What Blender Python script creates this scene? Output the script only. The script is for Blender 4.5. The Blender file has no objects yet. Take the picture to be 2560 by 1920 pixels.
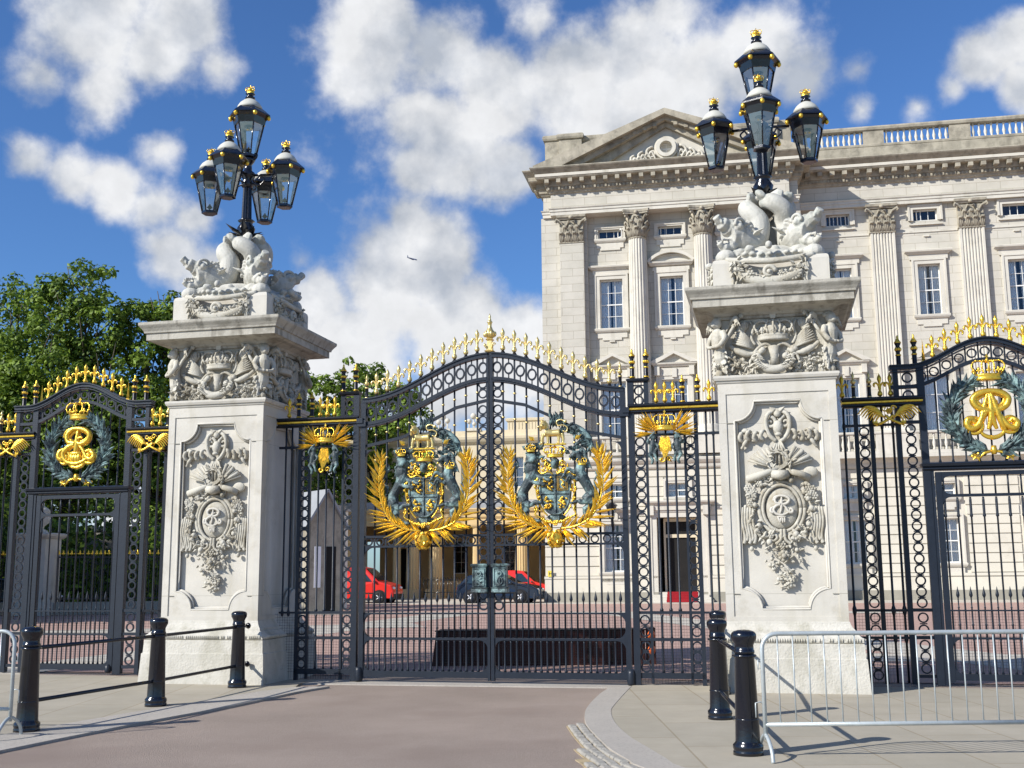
import bpy, math, random
from mathutils import Vector, Matrix
random.seed(7)
PI = math.pi
S = bpy.context.scene
C = S.collection
R = math.radians
V = Vector

# ------------------------------------------------------------------ materials
def new_mat(name):
    m = bpy.data.materials.new(name); m.use_nodes = True
    nt = m.node_tree
    return m, nt, nt.nodes['Principled BSDF']

def N(nt, kind, **kw):
    n = nt.nodes.new(kind)
    for k, v in kw.items():
        if k in ('ins',):
            for a, b in v.items(): n.inputs[a].default_value = b
        else: setattr(n, k, v)
    return n

def stone(name, base, var=0.12, scale=1.5, rough=0.85, bump=0.25, bscale=30, spots=None, metallic=0.0, spec=0.3, grime=None, gz=None):
    """noise-varied surface: two noise octaves tint the base colour, a third drives a small bump"""
    m, nt, b = new_mat(name)
    L = nt.links.new
    tc = N(nt, 'ShaderNodeTexCoord')
    n1 = N(nt, 'ShaderNodeTexNoise'); n1.inputs['Scale'].default_value = scale; n1.inputs['Detail'].default_value = 6
    n1.inputs['Roughness'].default_value = 0.65
    L(tc.outputs['Object'], n1.inputs['Vector'])
    r = N(nt, 'ShaderNodeValToRGB')
    d = [c * (1 - var) for c in base]; u = [min(1, c * (1 + var)) for c in base]
    r.color_ramp.elements[0].position = 0.3; r.color_ramp.elements[1].position = 0.7
    r.color_ramp.elements[0].color = (*d, 1); r.color_ramp.elements[1].color = (*u, 1)
    L(n1.outputs['Fac'], r.inputs['Fac'])
    col = r.outputs['Color']
    if spots:
        n2 = N(nt, 'ShaderNodeTexNoise'); n2.inputs['Scale'].default_value = spots[1]; n2.inputs['Detail'].default_value = 8
        n2.inputs['Roughness'].default_value = 0.7
        L(tc.outputs['Object'], n2.inputs['Vector'])
        r2 = N(nt, 'ShaderNodeValToRGB')
        r2.color_ramp.elements[0].position = spots[2]; r2.color_ramp.elements[1].position = spots[3]
        r2.color_ramp.elements[0].color = (0, 0, 0, 1); r2.color_ramp.elements[1].color = (1, 1, 1, 1)
        L(n2.outputs['Fac'], r2.inputs['Fac'])
        mx = N(nt, 'ShaderNodeMixRGB'); mx.inputs['Color2'].default_value = (*spots[0], 1)
        L(r2.outputs['Color'], mx.inputs['Fac']); L(col, mx.inputs['Color1'])
        col = mx.outputs['Color']
    L(col, b.inputs['Base Color'])
    b.inputs['Roughness'].default_value = rough
    b.inputs['Metallic'].default_value = metallic
    b.inputs['Specular IOR Level'].default_value = spec
    if bump:
        n3 = N(nt, 'ShaderNodeTexNoise'); n3.inputs['Scale'].default_value = bscale; n3.inputs['Detail'].default_value = 5
        L(tc.outputs['Object'], n3.inputs['Vector'])
        bp = N(nt, 'ShaderNodeBump'); bp.inputs['Strength'].default_value = bump; bp.inputs['Distance'].default_value = 0.02
        L(n3.outputs['Fac'], bp.inputs['Height']); L(bp.outputs['Normal'], b.inputs['Normal'])
    return m

def brickmat(name, c1, c2, mortar, w, h, ms=0.012, axes='xz', rough=0.85, offset=0.5, bump=0.4, var=0.13, nscale=0.8, mix=0.35):
    m, nt, b = new_mat(name)
    L = nt.links.new
    tc = N(nt, 'ShaderNodeTexCoord'); sp = N(nt, 'ShaderNodeSeparateXYZ'); cb = N(nt, 'ShaderNodeCombineXYZ')
    L(tc.outputs['Object'], sp.inputs[0])
    if axes == 'xz':
        ad = N(nt, 'ShaderNodeMath', operation='ADD'); L(sp.outputs['X'], ad.inputs[0]); L(sp.outputs['Y'], ad.inputs[1])
        L(ad.outputs[0], cb.inputs['X']); L(sp.outputs['Z'], cb.inputs['Y'])
    else:
        L(sp.outputs['X'], cb.inputs['Y']); L(sp.outputs['Y'], cb.inputs['X'])
    br = N(nt, 'ShaderNodeTexBrick'); br.offset = offset
    L(cb.outputs[0], br.inputs['Vector'])
    br.inputs['Color1'].default_value = (*c1, 1); br.inputs['Color2'].default_value = (*c2, 1); br.inputs['Mortar'].default_value = (*mortar, 1)
    br.inputs['Scale'].default_value = 1; br.inputs['Mortar Size'].default_value = ms
    br.inputs['Brick Width'].default_value = w; br.inputs['Row Height'].default_value = h
    br.inputs['Mortar Smooth'].default_value = 0.1
    n1 = N(nt, 'ShaderNodeTexNoise'); n1.inputs['Scale'].default_value = nscale; n1.inputs['Detail'].default_value = 8; n1.inputs['Roughness'].default_value = 0.7
    L(tc.outputs['Object'], n1.inputs['Vector'])
    r = N(nt, 'ShaderNodeValToRGB')
    r.color_ramp.elements[0].position = 0.3; r.color_ramp.elements[1].position = 0.72
    g0 = 1 - var * 2.2
    r.color_ramp.elements[0].color = (g0, g0, g0 * 0.98, 1); r.color_ramp.elements[1].color = (1, 1, 1, 1)
    L(n1.outputs['Fac'], r.inputs['Fac'])
    mx = N(nt, 'ShaderNodeMixRGB', blend_type='MULTIPLY'); mx.inputs['Fac'].default_value = 1
    L(br.outputs['Color'], mx.inputs['Color1']); L(r.outputs['Color'], mx.inputs['Color2'])
    L(mx.outputs['Color'], b.inputs['Base Color'])
    b.inputs['Roughness'].default_value = rough; b.inputs['Specular IOR Level'].default_value = 0.25
    n3 = N(nt, 'ShaderNodeTexNoise'); n3.inputs['Scale'].default_value = 40; n3.inputs['Detail'].default_value = 4
    L(tc.outputs['Object'], n3.inputs['Vector'])
    ma = N(nt, 'ShaderNodeMath', operation='MULTIPLY_ADD'); ma.inputs[1].default_value = 0.25
    L(n3.outputs['Fac'], ma.inputs[0])
    inv = N(nt, 'ShaderNodeMath', operation='SUBTRACT'); inv.inputs[0].default_value = 1; L(br.outputs['Fac'], inv.inputs[1])
    L(inv.outputs[0], ma.inputs[2])
    bp = N(nt, 'ShaderNodeBump'); bp.inputs['Strength'].default_value = bump; bp.inputs['Distance'].default_value = 0.015
    L(ma.outputs[0], bp.inputs['Height']); L(bp.outputs['Normal'], b.inputs['Normal'])
    return m

M = {}
M['pier'] = stone('pier_stone', (.55, .52, .455), .10, 1.3, .8, .15, 60, spots=((.40, .36, .28), 2.2, .53, .80))
M['base'] = stone('pier_base_stone', (.53, .505, .44), .12, 1.6, .85, .5, 35, spots=((.36, .34, .27), 4.0, .52, .72))
M['carve'] = stone('carved_stone', (.50, .475, .405), .12, 3, .85, .3, 45, spots=((.27, .23, .155), 2.4, .46, .70))
M['cornice'] = stone('pier_cornice_stone', (.42, .395, .335), .16, 2.2, .85, .3, 40, spots=((.22, .20, .16), 3.2, .50, .72))
M['dolphin'] = stone('weathered_dolphin_stone', (.50, .485, .43), .1, 3, .8, .35, 50, spots=((.30, .34, .31), 2.2, .52, .72))
M['iron'] = stone('painted_iron', (.012, .017, .027), .15, 8, .42, .12, 60, spec=.38)
M['iron2'] = stone('dark_iron', (.006, .007, .012), .15, 8, .36, .1, 60, spec=.4)
M['black'] = stone('black_gloss_paint', (.004, .005, .010), .2, 5, .18, .06, 40, spec=.7)
M['gold'] = stone('gilding', (.92, .58, .07), .12, 12, .28, .25, 60, metallic=.75, spec=.5, spots=((.42, .22, .03), 16, .52, .75))
M['palegold'] = stone('worn_gilding', (.80, .62, .25), .12, 10, .32, .15, 60, metallic=.72, spec=.5)
M['verdi'] = stone('verdigris_bronze', (.035, .050, .055), .3, 9, .5, .4, 60, spots=((.24, .36, .35), 6, .47, .64), spec=.4)
M['galv'] = stone('galvanised_steel', (.46, .50, .50), .12, 9, .42, .1, 60, metallic=.35)
M['road'] = stone('pink_tarmac', (.315, .25, .205), .14, .55, .92, .7, 150, spots=((.44, .37, .31), 75, .48, .74))
M['fore'] = stone('red_forecourt', (.44, .29, .235), .08, .5, .92, .3, 90, spots=((.40, .28, .23), 3, .5, .8))
M['pale'] = stone('pale_forecourt_band', (.50, .455, .38), .08, .8, .9, .3, 90)
M['kerb'] = stone('kerb_granite', (.42, .385, .335), .08, 1.5, .85, .35, 120, spots=((.30, .27, .24), 30, .5, .7))
M['pave'] = brickmat('pavement_slabs', (.43, .385, .305), (.40, .36, .285), (.33, .28, .20), 1.6, .78, .010, 'yx', .88, .35, .2, .09, 1.2)
M['cobble'] = stone('cobble_granite', (.33, .31, .27), .2, 4, .85, .5, 60)
M['sand'] = stone('cobble_joint_sand', (.38, .30, .18), .2, 6, .95, .4, 60)
M['ashlar'] = brickmat('palace_ashlar', (.62, .58, .50), (.575, .54, .46), (.40, .36, .28), 1.15, .42, .010, 'xz', .85, .5, .3, .11, .5)
M['pstone'] = stone('palace_dressed_stone', (.59, .555, .475), .08, .9, .85, .2, 30, spots=((.42, .39, .33), 1.1, .56, .8))
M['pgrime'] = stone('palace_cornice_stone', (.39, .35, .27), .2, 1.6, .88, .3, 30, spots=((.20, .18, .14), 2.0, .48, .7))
M['rust'] = stone('palace_rusticated_stone', (.63, .59, .49), .06, .8, .85, .2, 30, spots=((.50, .46, .37), .9, .55, .8))
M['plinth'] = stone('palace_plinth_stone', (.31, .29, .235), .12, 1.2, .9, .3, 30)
M['bath'] = stone('yellow_bath_stone', (.62, .46, .235), .08, .7, .88, .2, 30)
M['bathp'] = stone('pale_bath_stone', (.60, .52, .37), .1, .6, .88, .2, 30)
M['lead'] = stone('lead_roof', (.30, .31, .32), .1, 2, .6, .1, 30)
M['white'] = stone('white_paint', (.74, .73, .69), .03, 3, .45, .0)
M['red'] = stone('red_car_paint', (.68, .028, .020), .02, 2, .25, 0, spec=.6)
M['navy'] = stone('dark_blue_car_paint', (.010, .018, .035), .05, 2, .15, 0, spec=.7)
M['blackcar'] = stone('black_car_paint', (.008, .009, .010), .05, 2, .12, 0, spec=.7)
M['rubber'] = stone('rubber', (.012, .012, .013), .1, 4, .7, 0)
M['rim'] = stone('wheel_rim', (.55, .56, .58), .05, 4, .35, 0, metallic=.6)
M['carglass'] = stone('car_window_glass', (.02, .035, .045), .1, 3, .05, 0, spec=.8)
M['dark'] = stone('dark_interior', (.012, .011, .010), .2, 2, .8, 0)
M['maroon'] = stone('maroon_barrier_paint', (.045, .013, .010), .15, 2, .6, .1, 20)
M['redcarpet'] = stone('red_carpet', (.30, .012, .018), .1, 5, .9, .1, 90)
M['orange'] = stone('orange_lamp', (.8, .16, .03), .05, 4, .4, 0)
M['yellow'] = stone('yellow_sign_paint', (.75, .60, .08), .03, 4, .5, 0)
M['lampwhite'] = stone('lantern_dome_white', (.50, .49, .43), .08, 6, .6, 0)
M['bark'] = stone('bark', (.10, .085, .06), .3, 4, .95, .6, 20)
M['leaf'] = None
M['curtain'] = stone('net_curtain', (.86, .86, .85), .05, 3, .9, 0)
M['planegrey'] = stone('aircraft_paint', (.10, .12, .20), .05, 1, .4, 0)

def streaked(m, col, sx=9, sz=.7, lo=.52, hi=.72):
    nt = m.node_tree; L = nt.links.new; b = nt.nodes['Principled BSDF']
    tc = N(nt, 'ShaderNodeTexCoord'); mp = N(nt, 'ShaderNodeMapping'); mp.inputs['Scale'].default_value = (sx, sx, sz)
    L(tc.outputs['Object'], mp.inputs['Vector']); n = N(nt, 'ShaderNodeTexNoise'); n.inputs['Scale'].default_value = 1; n.inputs['Detail'].default_value = 5; L(mp.outputs[0], n.inputs['Vector'])
    r = N(nt, 'ShaderNodeMapRange'); r.inputs['From Min'].default_value = lo; r.inputs['From Max'].default_value = hi; r.inputs['To Max'].default_value = .75; L(n.outputs['Fac'], r.inputs['Value'])
    src = b.inputs['Base Color'].links[0].from_socket; mx = N(nt, 'ShaderNodeMixRGB'); mx.inputs['Color2'].default_value = (*col, 1)
    L(src, mx.inputs['Color1']); L(r.outputs[0], mx.inputs['Fac']); L(mx.outputs[0], b.inputs['Base Color'])
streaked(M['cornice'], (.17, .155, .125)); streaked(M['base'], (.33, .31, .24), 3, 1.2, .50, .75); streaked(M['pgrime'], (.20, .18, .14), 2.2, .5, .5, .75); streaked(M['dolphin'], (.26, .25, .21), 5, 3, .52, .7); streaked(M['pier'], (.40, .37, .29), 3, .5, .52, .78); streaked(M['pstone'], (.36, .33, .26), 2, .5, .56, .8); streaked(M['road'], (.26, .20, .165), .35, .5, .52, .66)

def glassmat(name, tint, alpha, rough=.03):
    m, nt, b = new_mat(name)
    L = nt.links.new
    out = nt.nodes['Material Output']; nt.nodes.remove(b)
    tr = N(nt, 'ShaderNodeBsdfTransparent'); tr.inputs['Color'].default_value = (*tint, 1)
    gl = N(nt, 'ShaderNodeBsdfGlossy'); gl.inputs['Roughness'].default_value = rough; gl.inputs['Color'].default_value = (.85, .92, 1, 1)
    fr = N(nt, 'ShaderNodeFresnel'); fr.inputs['IOR'].default_value = 1.5
    ad = N(nt, 'ShaderNodeMath', operation='ADD'); ad.use_clamp = True; ad.inputs[1].default_value = alpha
    L(fr.outputs[0], ad.inputs[0])
    mx = N(nt, 'ShaderNodeMixShader'); L(ad.outputs[0], mx.inputs[0]); L(tr.outputs[0], mx.inputs[1]); L(gl.outputs[0], mx.inputs[2])
    L(mx.outputs[0], out.inputs['Surface'])
    return m
M['lglass'] = glassmat('lantern_glass', (.97, .98, .98), .13)
M['wglass'] = glassmat('window_glass', (.95, .97, .98), .03)

def leafmat(name, c0, c1):
    m, nt, b = new_mat(name)
    L = nt.links.new
    oi = N(nt, 'ShaderNodeNewGeometry'); tc = N(nt, 'ShaderNodeTexCoord')
    n1 = N(nt, 'ShaderNodeTexNoise'); n1.inputs['Scale'].default_value = .5; n1.inputs['Detail'].default_value = 4
    L(tc.outputs['Object'], n1.inputs['Vector'])
    ad = N(nt, 'ShaderNodeMath', operation='ADD'); L(n1.outputs['Fac'], ad.inputs[0])
    mu = N(nt, 'ShaderNodeMath', operation='MULTIPLY_ADD'); mu.inputs[1].default_value = .6; mu.inputs[2].default_value = -.3
    L(oi.outputs['Random Per Island'], mu.inputs[0]); L(mu.outputs[0], ad.inputs[1])
    r = N(nt, 'ShaderNodeValToRGB'); r.color_ramp.elements[0].position = .25; r.color_ramp.elements[1].position = .8
    r.color_ramp.elements[0].color = (*c0, 1); r.color_ramp.elements[1].color = (*c1, 1)
    L(ad.outputs[0], r.inputs['Fac']); L(r.outputs['Color'], b.inputs['Base Color'])
    b.inputs['Roughness'].default_value = .55; b.inputs['Specular IOR Level'].default_value = .35
    out = nt.nodes['Material Output']
    tl = N(nt, 'ShaderNodeBsdfTranslucent'); L(r.outputs['Color'], tl.inputs['Color'])
    mx = N(nt, 'ShaderNodeMixShader'); mx.inputs[0].default_value = .3
    L(b.outputs[0], mx.inputs[1]); L(tl.outputs[0], mx.inputs[2]); L(mx.outputs[0], out.inputs['Surface'])
    return m
M['leaf'] = leafmat('plane_tree_leaves', (.05, .095, .012), (.25, .36, .04))

# ------------------------------------------------------------------ mesh builder
class MB:
    def __init__(s): s.v = []; s.f = []; s.sm = []
    def add(s, vs, fs, smooth=False):
        o = len(s.v); s.v += [tuple(p) for p in vs]
        s.f += [tuple(i + o for i in f) for f in fs]; s.sm += [smooth] * len(fs)
    def merge(s, o, mat=None):
        vs = [tuple(mat @ V(p)) for p in o.v] if mat is not None else o.v
        k = len(s.v); s.v += vs; s.f += [tuple(i + k for i in f) for f in o.f]; s.sm += o.sm
        return s
    def box(s, x0, x1, y0, y1, z0, z1):
        if x0 > x1: x0, x1 = x1, x0
        s.add([(x0, y0, z0), (x1, y0, z0), (x1, y1, z0), (x0, y1, z0), (x0, y0, z1), (x1, y0, z1), (x1, y1, z1), (x0, y1, z1)],
              [(0, 3, 2, 1), (4, 5, 6, 7), (0, 1, 5, 4), (1, 2, 6, 5), (2, 3, 7, 6), (3, 0, 4, 7)])
        return s
    def frus(s, x0, x1, y0, y1, z0, z1, e0, e1):
        a = e0; b = e1
        s.add([(x0 - a, y0 - a, z0), (x1 + a, y0 - a, z0), (x1 + a, y1 + a, z0), (x0 - a, y1 + a, z0),
               (x0 - b, y0 - b, z1), (x1 + b, y0 - b, z1), (x1 + b, y1 + b, z1), (x0 - b, y1 + b, z1)],
              [(0, 3, 2, 1), (4, 5, 6, 7), (0, 1, 5, 4), (1, 2, 6, 5), (2, 3, 7, 6), (3, 0, 4, 7)])
        return s
    def stack(s, x0, x1, y0, y1, prof):
        """rectangular moulding: prof = [(z, expand)]"""
        rings = []
        for z, e in prof:
            rings.append([(x0 - e, y0 - e, z), (x1 + e, y0 - e, z), (x1 + e, y1 + e, z), (x0 - e, y1 + e, z)])
        vs = [p for r in rings for p in r]; fs = []
        for i in range(len(rings) - 1):
            for j in range(4):
                a = i * 4 + j; b = i * 4 + (j + 1) % 4
                fs.append((a, b, b + 4, a + 4))
        fs.append((3, 2, 1, 0)); n = len(vs); fs.append((n - 4, n - 3, n - 2, n - 1))
        s.add(vs, fs); return s
    def tube(s, pts, r, n=8, cap=True, smooth=True, flat=1.0):
        pts = [V(p) for p in pts]; m = len(pts)
        if not hasattr(r, '__len__'): r = [r] * m
        vs = []; up = None
        for i, p in enumerate(pts):
            d = (pts[min(i + 1, m - 1)] - pts[max(i - 1, 0)])
            if d.length < 1e-9: d = V((0, 0, 1))
            d.normalize()
            if up is None:
                up = V((0, 1, 0)) if abs(d.y) < .9 else V((1, 0, 0))
            up = (up - d * up.dot(d))
            if up.length < 1e-6: up = V((1, 0, 0)) - d * d.x
            up.normalize(); sd = d.cross(up)
            for k in range(n):
                a = 2 * PI * k / n
                vs.append(p + sd * (math.cos(a) * r[i]) + up * (math.sin(a) * r[i] * flat))
        fs = []
        for i in range(m - 1):
            for k in range(n):
                a = i * n + k; b = i * n + (k + 1) % n
                fs.append((a, b, b + n, a + n))
        if cap:
            fs.append(tuple(range(n - 1, -1, -1))); fs.append(tuple((m - 1) * n + k for k in range(n)))
        s.add(vs, fs, smooth); return s
    def lathe(s, prof, c=(0, 0, 0), n=12, smooth=True, sy=1.0, ang0=0.0):
        vs = []; m = len(prof)
        for r, z in prof:
            for k in range(n):
                a = 2 * PI * k / n + ang0
                vs.append((c[0] + r * math.cos(a), c[1] + r * math.sin(a) * sy, c[2] + z))
        fs = []
        for i in range(m - 1):
            for k in range(n):
                a = i * n + k; b = i * n + (k + 1) % n
                fs.append((a, b, b + n, a + n))
        fs.append(tuple(range(n - 1, -1, -1))); fs.append(tuple((m - 1) * n + k for k in range(n)))
        s.add(vs, fs, smooth); return s
    def ell(s, c, r, rot=None, nu=10, nv=7):
        if not hasattr(r, '__len__'): r = (r, r, r)
        vs = []; c = V(c)
        for i in range(1, nv):
            t = PI * i / nv
            for k in range(nu):
                a = 2 * PI * k / nu
                p = V((r[0] * math.sin(t) * math.cos(a), r[1] * math.sin(t) * math.sin(a), r[2] * math.cos(t)))
                if rot is not None: p = rot @ p
                vs.append(c + p)
        tp = V((0, 0, r[2])); bt = V((0, 0, -r[2]))
        if rot is not None: tp = rot @ tp; bt = rot @ bt
        vs.append(c + tp); vs.append(c + bt); T = len(vs) - 2; B = T + 1
        fs = []
        for i in range(nv - 2):
            for k in range(nu):
                a = i * nu + k; b = i * nu + (k + 1) % nu
                fs.append((a, a + nu, b + nu, b))
        for k in range(nu):
            fs.append((T, k, (k + 1) % nu)); q = (nv - 2) * nu
            fs.append((B, q + (k + 1) % nu, q + k))
        s.add(vs, fs, True); return s
    def ring(s, cx, cy, cz, Ro, Ri, d, n=20, ez=1.0):
        """flat ring in the xz plane, depth d about cy"""
        vs = []
        for k in range(n):
            a = 2 * PI * k / n; c_, s_ = math.cos(a), math.sin(a)
            for r, y in ((Ro, -d / 2), (Ro, d / 2), (Ri, d / 2), (Ri, -d / 2)):
                vs.append((cx + r * c_, cy + y, cz + r * s_ * ez))
        fs = []
        for k in range(n):
            a = k * 4; b = ((k + 1) % n) * 4
            for j in range(4):
                fs.append((a + j, a + (j + 1) % 4, b + (j + 1) % 4, b + j))
        s.add(vs, fs); return s
    def prism(s, poly, y0, y1):
        """polygon (x,z) extruded in y"""
        n = len(poly)
        vs = [(x, y0, z) for x, z in poly] + [(x, y1, z) for x, z in poly]
        ar = sum(poly[i][0] * poly[(i + 1) % n][1] - poly[(i + 1) % n][0] * poly[i][1] for i in range(n))
        fs = [tuple(range(n)), tuple(range(2 * n - 1, n - 1, -1))] + [(i, i + n, (i + 1) % n + n, (i + 1) % n) for i in range(n)]
        if ar < 0: fs = [tuple(reversed(f)) for f in fs]
        s.add(vs, fs); return s
    def zprism(s, poly, z0, z1, smooth=False):
        n = len(poly)
        vs = [(x, y, z0) for x, y in poly] + [(x, y, z1) for x, y in poly]
        s.add(vs, [tuple(range(n - 1, -1, -1)), tuple(range(n, 2 * n))] + [(i, (i + 1) % n, (i + 1) % n + n, i + n) for i in range(n)], smooth)
        return s
    def band(s, pts, t, y0, y1):
        """strip of rectangular section following pts (x,z)"""
        n = len(pts); vs = []
        for i, (x, z) in enumerate(pts):
            a = pts[max(i - 1, 0)]; b = pts[min(i + 1, n - 1)]
            dx, dz = b[0] - a[0], b[1] - a[1]; l = math.hypot(dx, dz) or 1
            nx, nz = -dz / l * t / 2, dx / l * t / 2
            vs += [(x - nx, y0, z - nz), (x + nx, y0, z + nz), (x + nx, y1, z + nz), (x - nx, y1, z - nz)]
        fs = []
        for i in range(n - 1):
            a = i * 4; b = a + 4
            for j in range(4): fs.append((a + j, b + j, b + (j + 1) % 4, a + (j + 1) % 4))
        fs.append((0, 1, 2, 3)); fs.append((n * 4 - 1, n * 4 - 2, n * 4 - 3, n * 4 - 4))
        s.add(vs, fs); return s
    def blade(s, p, d, L, w, nrm=(0, -1, 0), th=.35, droop=0.0, belly=.4):
        """pointed leaf with a raised midrib"""
        p = V(p); d = V(d).normalized(); nrm = V(nrm); nrm = (nrm - d * nrm.dot(d)).normalized(); sd = d.cross(nrm)
        m = p + d * (L * belly) - V((0, 0, droop * L * .3)); e = p + d * L - V((0, 0, droop * L))
        vs = [p, m + sd * w / 2, m - sd * w / 2, m + nrm * (w * th), m - nrm * (w * th * .4), e]
        s.add(vs, [(0, 3, 1), (0, 2, 3), (5, 1, 3), (5, 3, 2), (0, 1, 4), (0, 4, 2), (5, 4, 1), (5, 2, 4)]); return s
    def scroll(s, c, r0, turns, r, hand=1, a0=0.0, plane='xz', n=7, out=None):
        pts = []; rr = []; m = int(14 * turns) + 2
        for i in range(m):
            t = i / (m - 1); a = a0 + hand * t * turns * 2 * PI; q = r0 * (1 - .86 * t)
            pts.append((c[0] + q * math.cos(a), c[1], c[2] + q * math.sin(a))); rr.append(r * (1 - .5 * t))
        s.tube(pts, rr, n); return pts[0]
    def rosette(s, c, r, n=6, d=.5):
        c = V(c)
        for k in range(n):
            a = 2 * PI * k / n
            s.ell(c + V((math.cos(a) * r * .6, 0, math.sin(a) * r * .6)), (r * .38, r * d * .7, r * .38), nu=6, nv=5)
        s.ell(c + V((0, -r * d * .5, 0)), (r * .3, r * d * .6, r * .3), nu=6, nv=5); return s

def cr(P, n=6):
    """Catmull-Rom through points of any dimension"""
    P = [V(p) if len(p) == 3 else V((p[0], 0, p[1])) for p in P]
    out = []
    for i in range(len(P) - 1):
        a = P[max(i - 1, 0)]; b = P[i]; c = P[i + 1]; d = P[min(i + 2, len(P) - 1)]
        for k in range(n):
            t = k / n
            out.append(.5 * ((2 * b) + (c - a) * t + (2 * a - 5 * b + 4 * c - d) * t * t + (3 * b - a - 3 * c + d) * t ** 3))
    out.append(P[-1]); return out

def lerp(a, b, t): return a + (b - a) * t
def interp(xs, ys, x):
    if x <= xs[0]: return ys[0]
    for i in range(len(xs) - 1):
        if x <= xs[i + 1]: return lerp(ys[i], ys[i + 1], (x - xs[i]) / (xs[i + 1] - xs[i]))
    return ys[-1]

# ------------------------------------------------------------------ objects
def mesh_of(name, mb, mat, off=(0, 0, 0)):
    me = bpy.data.meshes.new(name)
    me.from_pydata([(x - off[0], y - off[1], z - off[2]) for x, y, z in mb.v], [], mb.f)
    me.polygons.foreach_set('use_smooth', mb.sm)
    me.materials.append(mat); me.update()
    return me
def baked(name, mb, mat, voxel=.015, smooth=2, off=(0, 0, 0)):
    """fuse overlapping pieces into one continuous carved / modelled surface"""
    me = mesh_of(name, mb, mat, off)
    o = bpy.data.objects.new('tmp', me); C.objects.link(o)
    r = o.modifiers.new('r', 'REMESH'); r.mode = 'VOXEL'; r.voxel_size = voxel; r.use_smooth_shade = True
    if smooth:
        k = o.modifiers.new('s', 'SMOOTH'); k.iterations = smooth; k.factor = .5
    dg = bpy.context.evaluated_depsgraph_get(); dg.update()
    m2 = bpy.data.meshes.new_from_object(o.evaluated_get(dg))
    bpy.data.objects.remove(o); m2.name = name
    m2.materials.clear(); m2.materials.append(mat)
    return m2
def put(name, me, parent=None, loc=(0, 0, 0), rz=0, sc=None, rot=None):
    o = bpy.data.objects.new(name, me); C.objects.link(o); o.location = loc
    o.rotation_euler = rot if rot else (0, 0, rz)
    if sc is not None: o.scale = sc if hasattr(sc, '__len__') else (sc, sc, sc)
    if parent: o.parent = parent
    return o
def tag(o, label=None, cat=None, group=None, kind=None):
    if label: o['label'] = label
    if cat: o['category'] = cat
    if group: o['group'] = group
    if kind: o['kind'] = kind
    return o
def thing(name, label, cat, loc=(0, 0, 0), rz=0, group=None, sc=None):
    o = bpy.data.objects.new(name, None); C.objects.link(o); o.location = loc; o.rotation_euler = (0, 0, rz)
    if sc: o.scale = (sc, sc, sc)
    o.empty_display_size = .3
    return tag(o, label, cat, group)
def copy_tree(o, parent=None):
    c = o.copy(); C.objects.link(c)
    if parent: c.parent = parent
    for ch in list(o.children): copy_tree(ch, c)
    return c

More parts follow.
